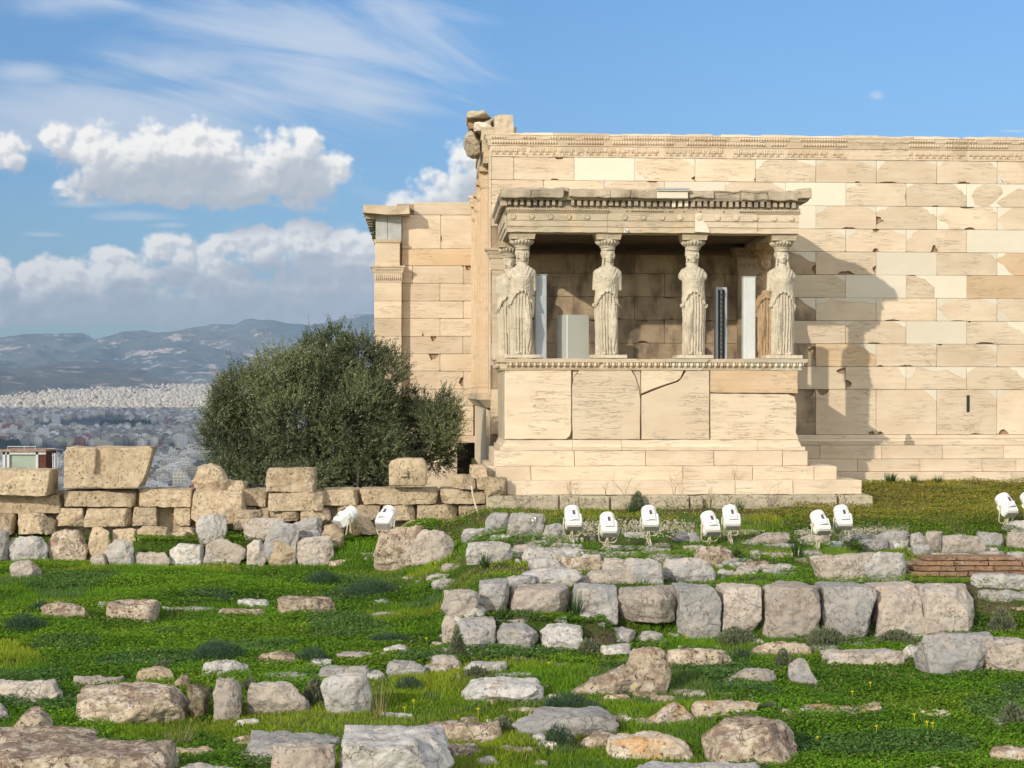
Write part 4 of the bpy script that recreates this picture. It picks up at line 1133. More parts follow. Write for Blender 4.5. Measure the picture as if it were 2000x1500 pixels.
def cseg(xa, xb, yb, yt, Yf=None, mat=0, depth=1.2):
    Yf = Yc if Yf is None else Yf
    co.tint = rnd.random(); co.mat = mat
    co.bbox(P(xa, 380, Yf).x + .003, P(xb, 380, Yf).x - .003, Yf, YA + depth, P(1185, yb, Yf).z, P(1185, yt, Yf).z, .02)
cseg(979, 1037, 388, 370.5); cseg(1037, 1101, 387, 369); cseg(1111, 1193, 385, 371); cseg(1193, 1232, 385.5, 369.5); cseg(1232, 1283, 386, 372)
cseg(1347, 1396, 386, 372, Yc + .06); cseg(1396, 1446, 388, 373.5, Yc + .1)
cseg(1449, 1500, 388, 372.5, Yc + .08); cseg(1500, 1560, 388, 371, Yc + .05); cseg(1558, 1586, 384, 368.5, Yc + .02)
co.tint = .5; co.mat = 0
co.box(P(985, 380, Yc).x, P(1575, 380, Yc).x, Yc + .13, YW - .01, ez(389), ez(376))
co.box(P(979, 380, Yc).x, XA0 + .3, YA, YW - .01, ez(388), ez(372))
for (a, b, t, q) in [(982, 1060, 367.5, .12), (1060, 1112, 366, .1), (1112, 1190, 368, .13), (1190, 1260, 367.5, .2), (1262, 1284, 367, .1), (1350, 1400, 369, .2), (1400, 1446, 370.5, .15), (1450, 1540, 368.5, .12), (1540, 1583, 366, .1), (1566, 1588, 362, .2)]:
    co.tint = rnd.random(); co.bbox(P(a, 370, Yc).x, P(b, 370, Yc).x, Yc + q * .5, YA + 1.0, P(1185, 373.5, Yc).z, P(1185, t, Yc).z, .02)
tpart(co, 'cornice', [M_CORN, M_NEW, M_GREY], rough=(.022, 5.5, .11), smooth=False)
nwp = MB(); nwp.tint = .7; nwp.bbox(P(1283, 380, Yc).x, P(1344, 380, Yc).x, Yc - .01, YA + .8, P(1185, 386.5, Yc).z, P(1185, 372.6, Yc).z, .01)
nwp.bbox(P(1282, 380, Yc).x, P(1346, 380, Yc).x, Yc - .05, YA + .8, P(1185, 372.4, Yc).z, P(1185, 370.6, Yc).z, .005)
tpart(nwp, 'new_cornice_piece', M_NEW)
nwm = MB(); nwm.bbox(P(1282, 380, Yc).x, P(1346, 380, Yc).x, Yc - .06, YA + .8, P(1185, 370.2, Yc).z, P(1185, 366.2, Yc).z, .004)
tpart(nwm, 'metal_flashing', M_STEEL)
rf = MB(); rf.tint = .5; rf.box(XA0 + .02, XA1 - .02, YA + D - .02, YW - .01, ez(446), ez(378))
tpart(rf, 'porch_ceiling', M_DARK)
# inner back wall trim
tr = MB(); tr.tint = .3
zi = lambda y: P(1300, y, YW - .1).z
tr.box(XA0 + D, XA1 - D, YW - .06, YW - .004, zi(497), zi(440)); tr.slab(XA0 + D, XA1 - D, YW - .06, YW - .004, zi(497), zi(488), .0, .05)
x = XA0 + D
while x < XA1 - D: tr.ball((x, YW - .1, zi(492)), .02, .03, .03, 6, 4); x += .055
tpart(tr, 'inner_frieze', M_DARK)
# antae of the porch against the wall
for nm, (xa, xb), mt in (('wall_pilaster', (1440, 1478), M_SOOT_SHADE), ('wall_pilaster', (959, 986), M_OLD)):
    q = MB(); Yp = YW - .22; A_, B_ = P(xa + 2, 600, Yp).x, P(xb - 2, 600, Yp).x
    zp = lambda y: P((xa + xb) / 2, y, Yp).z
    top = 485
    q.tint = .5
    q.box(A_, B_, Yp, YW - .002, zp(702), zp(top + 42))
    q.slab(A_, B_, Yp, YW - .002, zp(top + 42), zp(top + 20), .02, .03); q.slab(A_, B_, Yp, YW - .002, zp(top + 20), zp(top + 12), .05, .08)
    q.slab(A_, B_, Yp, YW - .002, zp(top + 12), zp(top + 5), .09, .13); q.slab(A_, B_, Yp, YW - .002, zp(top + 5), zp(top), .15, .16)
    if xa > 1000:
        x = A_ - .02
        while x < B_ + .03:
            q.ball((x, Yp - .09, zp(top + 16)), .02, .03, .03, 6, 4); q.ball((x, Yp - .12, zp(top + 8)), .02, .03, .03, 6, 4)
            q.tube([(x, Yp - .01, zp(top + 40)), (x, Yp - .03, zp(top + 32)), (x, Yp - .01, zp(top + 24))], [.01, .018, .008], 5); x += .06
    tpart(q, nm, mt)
# ------------------------------------------------------------------ the stone maidens (signed distance field -> surface nets)
def surface_nets(f, org, h):
    nx, ny, nz_ = f.shape
    ins = f < 0
    c = [ins[i:nx - 1 + i, j:ny - 1 + j, k:nz_ - 1 + k] for i in (0, 1) for j in (0, 1) for k in (0, 1)]
    s = sum(a.astype(np.int8) for a in c)
    act = (s > 0) & (s < 8)
    ci = np.argwhere(act)
    vid = -np.ones(act.shape, np.int64); vid[act] = np.arange(len(ci))
    acc = np.zeros((len(ci), 3)); cnt = np.zeros(len(ci))
    offs = [(i, j, k) for i in (0, 1) for j in (0, 1) for k in (0, 1)]
    for a in range(8):
        for b in range(a + 1, 8):
            oa, ob = offs[a], offs[b]
            if sum(abs(p - q) for p, q in zip(oa, ob)) != 1: continue
            fa = f[ci[:, 0] + oa[0], ci[:, 1] + oa[1], ci[:, 2] + oa[2]]; fb = f[ci[:, 0] + ob[0], ci[:, 1] + ob[1], ci[:, 2] + ob[2]]
            m = (fa < 0) != (fb < 0)
            t = np.where(m, fa / (fa - fb + 1e-12), 0)
            p = np.array(oa)[None] + t[:, None] * (np.array(ob) - np.array(oa))[None]
            acc += p * m[:, None]; cnt += m
    V = (ci + acc / cnt[:, None]) * h + np.array(org)
    quads = []
    for ax in range(3):
        sl0 = [slice(None)] * 3; sl1 = [slice(None)] * 3
        sl0[ax] = slice(0, -1); sl1[ax] = slice(1, None)
        A = ins[tuple(sl0)]; B = ins[tuple(sl1)]
        e = np.argwhere(A != B)
        o1, o2 = [(1, 2), (2, 0), (0, 1)][ax]
        ok = (e[:, o1] > 0) & (e[:, o2] > 0) & (e[:, o1] < f.shape[o1] - 1) & (e[:, o2] < f.shape[o2] - 1)
        e = e[ok]
        def cell(d1, d2):
            q = e.copy(); q[:, o1] -= d1; q[:, o2] -= d2; return vid[q[:, 0], q[:, 1], q[:, 2]]
        q = np.stack([cell(1, 1), cell(0, 1), cell(0, 0), cell(1, 0)], 1)
        flip = ~A[e[:, 0], e[:, 1], e[:, 2]]
        q[flip] = q[flip][:, ::-1]
        quads.append(q)
    return V, np.concatenate(quads)
def smin(a, b, k):
    h = np.clip(0.5 + 0.5 * (b - a) / k, 0, 1)
    return b * (1 - h) + a * h - k * h * (1 - h)
def ell(x, y, z, c, r):
    q = np.sqrt(((x - c[0]) / r[0]) ** 2 + ((y - c[1]) / r[1]) ** 2 + ((z - c[2]) / r[2]) ** 2)
    return (q - 1) * min(r)
def caps(x, y, z, a, b, ra, rb):
    a = np.array(a, float); b = np.array(b, float); d = b - a; L = (d ** 2).sum()
    t = np.clip(((x - a[0]) * d[0] + (y - a[1]) * d[1] + (z - a[2]) * d[2]) / L, 0, 1)
    return np.sqrt((x - a[0] - t * d[0]) ** 2 + (y - a[1] - t * d[1]) ** 2 + (z - a[2] - t * d[2]) ** 2) - (ra + (rb - ra) * t)
BW = .84
def maiden(free=1, arms=(1, 1), armlen=(1.26, 1.26), look=0.0, braid=(0, 0), seed=1, h=0.011, lean=0.0):
    xs = np.arange(-.44, .44, h); ys = np.arange(-.32, .30, h); zs = np.arange(-.03, 2.24, h)
    x, y, z = np.meshgrid(xs, ys, zs, indexing='ij')
    x0_ = x; x = x / BW
    q = np.stack([x, y, z], -1)
    n1 = vnoise(q, 3.0, seed); n2 = vnoise(q, 9.0, seed + 3)
    fz = free
    K = [0, .06, .5, .9, 1.1, 1.25, 1.4, 1.52, 1.62, 1.69, 1.74, 1.78]
    a = np.interp(z, K, [.262, .26, .26, .272, .268, .252, .245, .248, .25, .225, .15, .085])
    b = np.interp(z, K, [.185, .18, .175, .18, .17, .155, .16, .165, .14, .115, .09, .06])
    cx = np.interp(z, [0, .9, 1.2, 1.7, 2.2], [-.015 * fz, -.03 * fz, -.02 * fz, .01 * fz, .015 * fz]) + lean * z
    xx = x - cx
    th = np.arctan2(xx / a, -y / b)            # 0 = front
    rr = np.sqrt((xx / a) ** 2 + (y / b) ** 2)
    body = (rr - 1) * np.minimum(a, b)
    # free leg pushing through the cloth
    s = fz
    leg = caps(x, y, z, (s * .10, -.05, 1.02), (s * .135, -.155, .60), .115, .088)
    leg = np.minimum(leg, caps(x, y, z, (s * .135, -.155, .60), (s * .155, -.06, .06), .088, .07))
    legm = np.exp(-((xx - s * .13) / .085) ** 2) * np.clip((1.05 - z) / .2, 0, 1) * np.clip((z - .02) / .35, 0, 1) * (y < .02)
    skirt = np.clip((1.20 - z) / .08, 0, 1)
    warp = .28 * n1 + .10 * n2 + .35 * np.clip(.6 - z, 0, 1) * 0.3 * np.sin(xx * 9)
    ph = th * 11.0 + warp * 2.4
    fold = np.abs(np.cos(ph)) ** .7
    fold2 = np.abs(np.cos(th * 19 + warp * 4 + 1.0)) ** .8
    fa = skirt * (.062 * (1 - .86 * legm)) * (0.75 + .25 * np.clip(1 - z, 0, 1))
    body = smin(body, leg + .006 * n2, .05)
    body = body + fa * (1 - fold) + skirt * .010 * (1 - fold2) * (1 - .6 * legm) - .008
    # diagonal drag folds across the free thigh
    drag = np.cos((z * 16 + xx * s * 26) + n1 * 3)
    body = body + .006 * legm * drag
    # overfold (apoptygma) with its scalloped hem
    hem = 1.235 - 3.4 * xx ** 2 - .010 * np.cos(xx * 62 + n1 * 2) - .5 * np.clip(np.abs(xx) - .17, 0, 1) + .12 * s * xx
    hem = np.maximum(hem, .93 + .04 * np.cos(xx * 40))
    up = np.clip((z - hem) / .018, 0, 1)
    a2 = a + .022; b2 = b + .034
    top = (np.sqrt((xx / a2) ** 2 + (y / b2) ** 2) - 1) * np.minimum(a2, b2)
    bust = ell(x, y, z, (.095, -.105, 1.50), (.095, .085, .10)); bust2 = ell(x, y, z, (-.095, -.105, 1.50), (.095, .085, .10))
    top = smin(top, smin(bust, bust2, .03), .045)
    vv = np.exp(-(xx / .13) ** 2)
    ucat = np.cos((z - 3.6 * xx ** 2 - 1.3) / .0125 + n1 * 1.6) * vv * np.clip((1.67 - z) / .1, 0, 1) * np.clip((z - 1.27) / .1, 0, 1)
    side = np.cos(th * 15 + z * 5 + n1 * 3) * (1 - vv)
    diag = np.cos((z * .9 - np.abs(xx) * 1.6) / .024 + n1 * 2) * (1 - vv) * np.clip((z - 1.45) / .1, 0, 1)
    frontm = np.clip((.06 - y) / .06, 0, 1)
    top = top + frontm * (-.017 * np.abs(ucat) + .024 * np.abs(side) * np.clip((1.6 - z) / .2, 0.45, 1) + .010 * diag) + .004 * n2
    top = np.maximum(top, (hem - z) * .7)
    roll = np.sqrt((z - hem - .018) ** 2 + (np.maximum(0, np.abs(body - .004) - .014)) ** 2) - (.026 + .013 * np.cos(xx * 75 + n1 * 4))
    roll = np.where(y < .08, roll, 1)
    f = np.minimum(body, top)
    f = smin(f, np.maximum(roll, z - 1.34), .012)
    f = np.maximum(f, z - 1.80)
    # shoulders and arms
    for sd, on, al in ((-1, arms[0], armlen[0]), (1, arms[1], armlen[1])):
        sh = ell(x, y, z, (sd * .215 + .01 * fz, .005, 1.60), (.085, .085, .095))
        f = smin(f, sh, .05)
        if on:
            ar_ = caps(x, y, z, (sd * .262, .01, 1.60), (sd * .30, .035, 1.24), .078, .058)
            ar_ = np.maximum(ar_, al - z + .15 * (y) + .01 * n2)
            f = smin(f, ar_, .02)
        else:
            f = smin(f, np.maximum(ell(x, y, z, (sd * .27, .01, 1.56), (.075, .08, .09)), -(z - 1.47) + .3 * np.abs(y)), .02)
    # hanging mantle at the back
    mant = ell(x, y, z, (cx[0, 0, 60], .12, 1.25), (.27, .09, .52)) + .012 * np.abs(np.cos(xx * 45))
    f = smin(f, mant, .03)
    # neck, head
    x = x0_
    hx = .012 * fz + lean * 1.9; hz = 1.945
    f = smin(f, caps(x, y, z, (hx * .6, .01, 1.68), (hx, .0, 1.86), .086, .076), .03)
    ca, sa = math.cos(look), math.sin(look)
    X = (x - hx) * ca + y * sa; Y = -(x - hx) * sa + y * ca; Z = z
    face = ell(X, Y, Z, (0, -.018, hz), (.086, .108, .125))
    jaw = ell(X, Y, Z, (0, -.050, hz - .075), (.056, .062, .060))
    face = smin(face, jaw, .045)
    for sx in (-1, 1):
        face = np.maximum(face, -(ell(X, Y, Z, (sx * .036, -.128, hz + .012), (.026, .020, .016))))
        face = smin(face, ell(X, Y, Z, (sx * .036, -.104, hz + .010), (.017, .013, .010)), .004)
        face = smin(face, ell(X, Y, Z, (sx * .036, -.112, hz + .034), (.030, .012, .008)), .006)
        face = smin(face, ell(X, Y, Z, (sx * .045, -.085, hz - .035), (.026, .024, .026)), .02)
    face = smin(face, caps(X, Y, Z, (0, -.118, hz + .035), (0, -.140, hz - .028), .009, .016), .010)
    face = smin(face, ell(X, Y, Z, (0, -.117, hz - .062), (.027, .012, .007)), .005)
    face = smin(face, ell(X, Y, Z, (0, -.114, hz - .080), (.023, .012, .008)), .005)
    face = np.maximum(face, -(ell(X, Y, Z, (0, -.130, hz - .071), (.028, .010, .003))))
    face = smin(face, ell(X, Y, Z, (0, -.105, hz - .108), (.026, .020, .018)), .012)
    cur = vnoise(np.stack([X, Y, Z], -1), 26.0, seed + 7); wav = np.cos(np.arctan2(X, -Y) * 13 + Z * 30) * .5
    hair = ell(X, Y, Z, (0, .02, hz + .05), (.140, .130, .118))
    hair = np.maximum(hair, -ell(X, Y, Z, (0, -.13, hz - .02), (.078, .10, .105)))
    fr = np.sqrt((np.sqrt(X ** 2 + ((Z - (hz - .005)) * .86) ** 2) - .096) ** 2 + (Y + .055) ** 2) - .030
    fr = np.where(Z > hz - .06, fr, 1)
    hair = smin(hair, fr, .02) + .010 * cur + .008 * wav
    nape = caps(X, Y, Z, (0, .085, 1.95), (0, .10, 1.62), .075, .085) + .008 * np.cos(X * 90)
    hair = smin(hair, nape, .03)
    for sx, on in zip((-1, 1), braid):
        if on:
            hair = np.minimum(hair, caps(X, Y, Z, (sx * .095, -.02, 1.93), (sx * .135, -.07, 1.70), .024, .026) + .006 * np.cos(Z * 120))
            hair = np.minimum(hair, caps(X, Y, Z, (sx * .135, -.07, 1.70), (sx * .13, -.13, 1.56), .026, .016) + .006 * np.cos(Z * 120))
        else:
            hair = np.minimum(hair, caps(X, Y, Z, (sx * .10, -.01, 1.95), (sx * .105, .02, 1.78), .028, .022) + .006 * np.cos(Z * 110))
    f = np.minimum(f, smin(face, hair, .008))
    # cushion on the head
    pad = np.maximum(np.sqrt((x - hx) ** 2 + y ** 2) - .135 - .1 * (z - 2.08), np.abs(z - 2.085) - .022) - .006
    f = smin(f, pad, .02)
    # feet
    for sd in (-1, 1):
        f = smin(f, ell(x, y, z, (sd * .10 + .02, -.20, .03), (.045, .075, .035)), .02)
    f = f + .0035 * vnoise(q, 30.0, seed + 9)
    f = np.maximum(f, -(z - .002))
    V, Q = surface_nets(f.astype(np.float32), (xs[0], ys[0], zs[0]), h)
    return V, Q
def capital(mb):
    mb.lathe([(.0, 2.10), (.145, 2.10), (.155, 2.115), (.15, 2.13), (.165, 2.14), (.18, 2.17), (.225, 2.235), (.235, 2.255), (.0, 2.26)], seg=40)
    for k in range(20):
        a = 2 * PI * k / 20
        mb.tube([(.158 * math.cos(a), .158 * math.sin(a), 2.145), (.195 * math.cos(a), .195 * math.sin(a), 2.19), (.232 * math.cos(a), .232 * math.sin(a), 2.235)], [.010, .024, .028], 7)
def statue(xpx, Y, label, mat, flip=1, **kw):
    base_z = pz_(700)
    X = P(xpx, 690, Y).x
    e = empty('stone_maiden', (X, Y, base_z), label, 'statue', 'stone maidens carrying the porch roof')
    V, Q = maiden(**kw)
    sc = (pz_(482, 1185, YA) - pz_(693, 1185, YA)) / 2.10
    dzp = pz_(693) - base_z
    if Y > 31: sc = sc
    b = mesh_np('figure', V * [1.0, 1.0, sc] + [0, 0, dzp], Q, mat, e, smooth=True)
    c = MB(); capital(c); c.v = [(x, y, z * sc + dzp) for x, y, z in c.v]
    co_ = c.build('capital', M_STAT if mat == M_STAT else mat, e, smooth=True)
    top = ez(454) - base_z
    zb = 2.255 * sc + dzp
    a = MB(); a.tint = .5
    a.slab(-.235, .235, -.235, .235, zb, zb + (top - zb) * .55, .0, .012); a.slab(-.25, .25, -.25, .25, zb + (top - zb) * .55, top - .002, 0, .012)
    a.build('abacus', M_GREY if mat == M_STAT else mat, e)
    p = MB(); p.tint = .3; p.bbox(-.36, .36, -.30, .30, 0.005, dzp + .004, .01); p.build('plinth', M_STAT if mat == M_STAT else mat, e)
    return e
YS = YP + .27
statue(1019, YS, 'leftmost front stone maiden, beside the tall steel post, both arms broken above the wrist', M_STAT, free=1, arms=(0, 1), armlen=(1.45, 1.26), look=0.12, seed=2)
statue(1186, YS, 'second front stone maiden from the left, both upper arms kept, beside the grey box', M_STAT, free=1, arms=(1, 1), armlen=(1.28, 1.27), look=0.22, braid=(1, 0), seed=12)
statue(1353, YS, 'third front stone maiden from the left, both arms lost at the shoulder', M_STAT, free=-1, arms=(0, 0), look=0.08, seed=23)
statue(1526, YS, 'rightmost front stone maiden with long hair locks and one arm cut at the elbow', M_STAT, free=-1, arms=(1, 0), armlen=(1.27, 1.5), look=0.14, braid=(1, 1), seed=34, lean=.006)
statue(995, YS + 1.75, 'rear stone maiden half hidden behind the leftmost one, her shoulder and arm showing', M_STAT, free=1, arms=(1, 1), armlen=(1.3, 1.3), look=0.1, seed=45, h=.016)
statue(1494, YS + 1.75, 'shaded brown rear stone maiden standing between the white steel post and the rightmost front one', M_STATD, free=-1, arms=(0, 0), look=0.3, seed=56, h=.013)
# ------------------------------------------------------------------ loose stones and old walls
KM = {'g': R_GREY, 'p': R_PINK, 'c': R_CREAM, 'l': R_LICH, 'o': R_ORNG, 'w': R_WHITE, 'd': R_DARK, 'm': M_OLD}
NM = {'g': 'limestone_block', 'p': 'limestone_block', 'c': 'cream_stone_block', 'l': 'lichened_stone', 'o': 'lichened_stone', 'w': 'pale_stone', 'd': 'dark_stone', 'm': 'marble_block'}
_rs = [100]
def rock(x0, y0, x1, y1, k, label, Y=None, T=None, cat=None, grp=None, emb=.06, name=None, sm=True, down=False, **kw):
    _rs[0] += 1; seed = _rs[0]
    if Y is None:
        h = hit((x0 + x1) / 2, y1 - 1); Y = h.y; zb = h.z
    else: zb = None
    a = P(x0, y1, Y); b = P(x1, y1, Y); W = b.x - a.x; zlow = a.z
    if T is None: T = min(max(.35 * W, .25), .75)
    tgt = (HZ - y0) / F
    ztop = P((x0 + x1) / 2, y0, Y + T * .8).z
    if y0 < 770: ztop = P((x0 + x1) / 2, y0, Y + .1).z
    H = ztop - zlow
    if H < .07:
        H = .07; T = max(.12, (( -(zlow + H)) * F / (y0 - HZ) - Y) / .85) if y0 > HZ + 20 else T
        T = min(T, 1.6)
    if down: emb = max(emb, min(.6, zlow - float(terrain((a.x + b.x) / 2, Y)) + .05))
    H += emb
    V, Fc = rockmesh(W, T, H, seed, **kw)
    name = name or NM[k]
    o = mesh_np(name, V, Fc, KM[k], smooth=sm, loc=((a.x + b.x) / 2, Y + T / 2, zlow - emb), attrs={'tint': ('FLOAT', np.full(len(V), (seed * .37) % 1))})
    props(o, label, cat or ('stone block' if kw.get('box', .6) > .65 else 'boulder'), grp)
    return o
BX = dict(box=.95, facets=-1, rough=.028)
BB = dict(box=.88, facets=1, rough=.04)
YR = 29.3
# --- ruined wall on the left: crowning pieces
rock(-40, 912, 98, 964, 'c', 'large cream block topping the far left of the ruined wall, before the green cabin', YR - .35, .9, **BX)
rock(371, 903, 447, 958, 'c', 'rounded cone shaped boulder on top of the wall, left of the tree', YR - .05, .5, box=.5, facets=6, rough=.06, taper=.45)
rock(425, 935, 478, 962, 'c', 'small broken lump leaning right of the cone shaped boulder', YR + .12, .3, box=.6, facets=6, taper=.3)
rock(452, 938, 482, 955, 'c', 'small flat fragment lying on the wall top beside the tree foliage', YR + .5, .3, **BB)
rock(515, 911, 616, 957, 'c', 'long rectangular cream block resting on the wall in front of the tree', YR - .3, .55, **BX)
rock(883, 925, 930, 953, 'c', 'rounded cream stone on the wall top just left of the temple corner', YR - .1, .4, **BB)
rock(917, 906, 953, 930, 'c', 'small squared stone perched at the foot of the temple corner', YR + .1, .4, **BX)
rock(930, 928, 951, 953, 'c', 'narrow yellowish stone wedged under the perched squared stone', YR - .02, .35, **BB)
rock(946, 930, 992, 965, 'c', 'rounded yellowish boulder jammed against the temple steps', 28.95, .45, **BB)
# course 1
C1 = [(-40, 960, 119, 999, 'tilted cream block under the large far left block'), (119, 953, 263, 986, 'long clean edged block directly under the slotted block'), (264, 951, 374, 986, 'long pitted block right of the slotted block, upper course'), (467, 952, 521, 985, 'dark pitted block between the leaning slab and the stacked pile'),
      (628, 950, 701, 983, 'shaded block right of the stacked pile in the upper course'), (701, 949, 859, 981, 'longest block of the upper course, below the block with the boss'), (859, 950, 950, 981, 'upper course block ending at the temple corner')]
for x0, y0, x1, y1, lb in C1: rock(x0, y0, x1, y1, 'c', lb, YR, .8, cat='stone block', **BX)
rock(523, 957, 634, 994, 'c', 'chipped overhanging block under the long rectangular block in front of the tree', YR - .3, .7, **BX)
C2 = [(-40, 996, 21, 1042, 'cut off cream block at the left picture edge, second course', -.3), (22, 996, 101, 1041, 'rough rounded block jutting out at the far left of the second course', -.3), (103, 986, 164, 1025, 'shaded pitted block left of the long second course block', 0), (163, 986, 258, 1025, 'pale tapering second course block under the slotted block', 0), (258, 985, 308, 1022, 'squarish block left of the dark hole in the wall', 0),
      (338, 986, 373, 1022, 'small bright block right of the dark hole in the wall', 0), (470, 984, 503, 1002, 'small low block behind the pale rubble, second course', .1), (503, 983, 526, 1012, 'narrow block left of the stacked pile in the second course', .05), (521, 991, 586, 1014, 'left base block of the stacked pile', -.28), (585, 987, 645, 1024, 'right base block of the stacked pile with broken end', -.28),
      (656, 981, 744, 1012, 'shadowed second course block behind the left floodlight', .02), (743, 981, 812, 1012, 'orange tinted second course block above the second floodlight', 0), (811, 980, 896, 1012, 'wide second course block above the low cream rubble', 0), (895, 981, 957, 1007, 'second course block behind the curved cable', 0)]
for x0, y0, x1, y1, lb, dy in C2: rock(x0, y0, x1, y1, 'c', lb, YR + dy, .8, cat='stone block', **(BX if dy >= 0 else BB))
# leaning slab with a big triangular face
rock(372, 955, 478, 1020, 'c', 'large leaning slab with a slanting right edge, under the cone shaped boulder', YR - .42, .6, name='leaning_slab', box=.95, facets=2, rough=.02, lean=-.05, taper=.10)
rock(680, 993, 736, 1040, 'c', 'triangular boulder between the two left floodlights', 28.6, .5, box=.6, facets=5, peak=(-.2, 1.3))
rock(783, 1010, 851, 1030, 'c', 'low cream stone in the third course under the orange tinted block', YR - .05, .6, **BB)
rock(862, 1009, 912, 1032, 'c', 'low cream stone near the foot of the cable', YR - .05, .5, **BB)
rock(454, 994, 509, 1030, 'c', 'pale rounded rubble block right of the leaning slab', 28.6, .5, **BB)
# third course and spill, left
T3 = [(-30, 1035, 12, 1098, 'g', 'grey boulder cut by the left picture edge at the wall foot', 28.2), (10, 1045, 91, 1090, 'g', 'smooth grey boulder at the wall foot on the far left', 28.3), (90, 1032, 171, 1085, 'l', 'hollowed dark pitted boulder at the wall foot', 28.45),
      (170, 1028, 214, 1085, 'c', 'upright pale block right of the hollowed boulder', 28.5), (213, 1031, 266, 1058, 'c', 'small pale block above the pointed grey stone', 28.7), (263, 1026, 330, 1064, 'c', 'wedge shaped cream rubble left of the third course', 28.6), (322, 1036, 367, 1058, 'c', 'small cream rubble right of the wedge shaped rubble', 28.75), (340, 1028, 385, 1040, 'c', 'flat pale stone below the dark hole of the wall', 28.9),
      (200, 1052, 260, 1101, 'g', 'pointed bluish grey stone standing in the grass edge', 27.6), (172, 1080, 208, 1103, 'p', 'small pink stone leaning left of the pointed grey stone', 27.55), (258, 1076, 333, 1099, 'p', 'low pinkish stone right of the pointed grey stone', 27.7), (327, 1060, 396, 1095, 'w', 'pale grey block in the low terrace, left of the wide pinkish block', 27.8),
      (380, 1002, 442, 1050, 'g', 'pointed light grey boulder on the low terrace below the leaning slab', 28.1), (392, 1050, 481, 1094, 'p', 'wide pinkish block of the low terrace under the pointed grey boulder', 27.8), (473, 1010, 557, 1047, 'p', 'rounded pinkish boulder on the low terrace', 28.1), (560, 1009, 631, 1047, 'g', 'grey boulder behind the grass tuft on the low terrace', 28.2), (512, 1019, 584, 1059, 'g', 'dark grey oval boulder at the front of the low terrace', 27.75),
      (480, 1053, 521, 1085, 'p', 'small squarish pink stone in the base of the low terrace', 27.7), (519, 1052, 579, 1086, 'c', 'yellowish grey base stone under the dark oval boulder', 27.7), (578, 1045, 652, 1086, 'p', 'last wide base block at the right end of the low terrace', 27.7), (626, 1022, 672, 1072, 'c', 'squat shaded block below the left floodlight', 28.0),
      (15, 1093, 78, 1124, 'p', 'lone pink stone lying in the grass at far left', 26.3), (728, 1025, 828, 1074, 'l', 'pale deeply pitted block below the second floodlight', 26.6), (800, 1033, 888, 1082, 'p', 'greyish pink boulder right of the deeply pitted block', 25.9)]
for x0, y0, x1, y1, k, lb, Y in T3: rock(x0, y0, x1, y1, k, lb, 25.6 if x0 == 15 else (26.4 if x0 == 728 else (25.8 if x0 == 800 else Y)), down=True, **(dict(box=.62, facets=6, rough=.055) if k in 'gl' else dict(box=.78, facets=5, rough=.045)))
# --- middle cluster below the steps
MC = [(903, 1030, 960, 1051, 'g', 'small flat grey stone left of the step corner', {}), (947, 1000, 996, 1040, 'g', 'bluish grey boulder below the temple foundation corner', {}), (990, 1000, 1067, 1049, 'g', 'large grey boulder carrying a small white survey tag', {}), (1058, 1020, 1107, 1053, 'g', 'tilted dark grey slab behind the first lamp of the right row', dict(taper=.4)), (900, 1040, 940, 1058, 'g', 'low grey stone half sunk left of the tagged boulder', {}), (955, 1042, 1003, 1055, 'w', 'flat pale stone sunk in turf under the tagged boulder', {}),
      (909, 1056, 1003, 1102, 'w', 'big light grey boulder with a grass clump in front', {}), (1001, 1061, 1067, 1085, 'p', 'low pinkish slab right of the big light grey boulder', {}), (1018, 1067, 1143, 1100, 'w', 'long flat pale slab behind the pitted square stone', {}), (1032, 1087, 1097, 1118, 'g', 'flat grey stone left of the pitted square stone', {}),
      (1089, 1085, 1180, 1117, 'l', 'pitted square yellowish stone with a blackened right end', {}), (1176, 1088, 1228, 1124, 'p', 'pink block right of the pitted square stone', {}), (1216, 1088, 1299, 1142, 'g', 'grey fissured block left of the widest upper block', {}), (1296, 1087, 1401, 1142, 'g', 'widest rounded grey block of the upper row', {}), (1355, 1064, 1441, 1107, 'l', 'flat topped cream stone in front of the paired lamps', {}),
      (1138, 1112, 1246, 1142, 'p', 'flat pink slab bedded between the two rows', {}), (1018, 1107, 1142, 1146, 'g', 'long low grey stone behind the rounded front boulder', {}), (975, 1120, 1050, 1150, 'g', 'smooth grey stone stepping down left of the front row', {}), (1100, 1066, 1140, 1080, 'w', 'small pale stone by the foot of the first lamp', {}), (1220, 1038, 1262, 1052, 'w', 'small pale stone on the gravel behind the lamps', {}), (1318, 1038, 1372, 1062, 'g', 'grey stone in turf between the third and fourth lamps', {}), (1165, 1075, 1252, 1090, 'p', 'thin flat stone in turf in front of the second lamp', {}), (1265, 1080, 1345, 1094, 'g', 'thin grey stone behind the widest rounded block', {}),
      (860, 1148, 938, 1218, 'p', 'pinkish boulder closing the left end of the front row', dict(box=.6)), (862, 1195, 905, 1262, 'p', 'weathered pink boulder below the left end of the front row', dict(box=.55)), (903, 1180, 950, 1215, 'w', 'pale knob of stone between the row and its lower course', dict(box=.5))]
for x0, y0, x1, y1, k, lb, kw in MC: rock(x0, y0, x1, y1, k, lb, **{**dict(box=.74, facets=5, rough=.05), **kw})
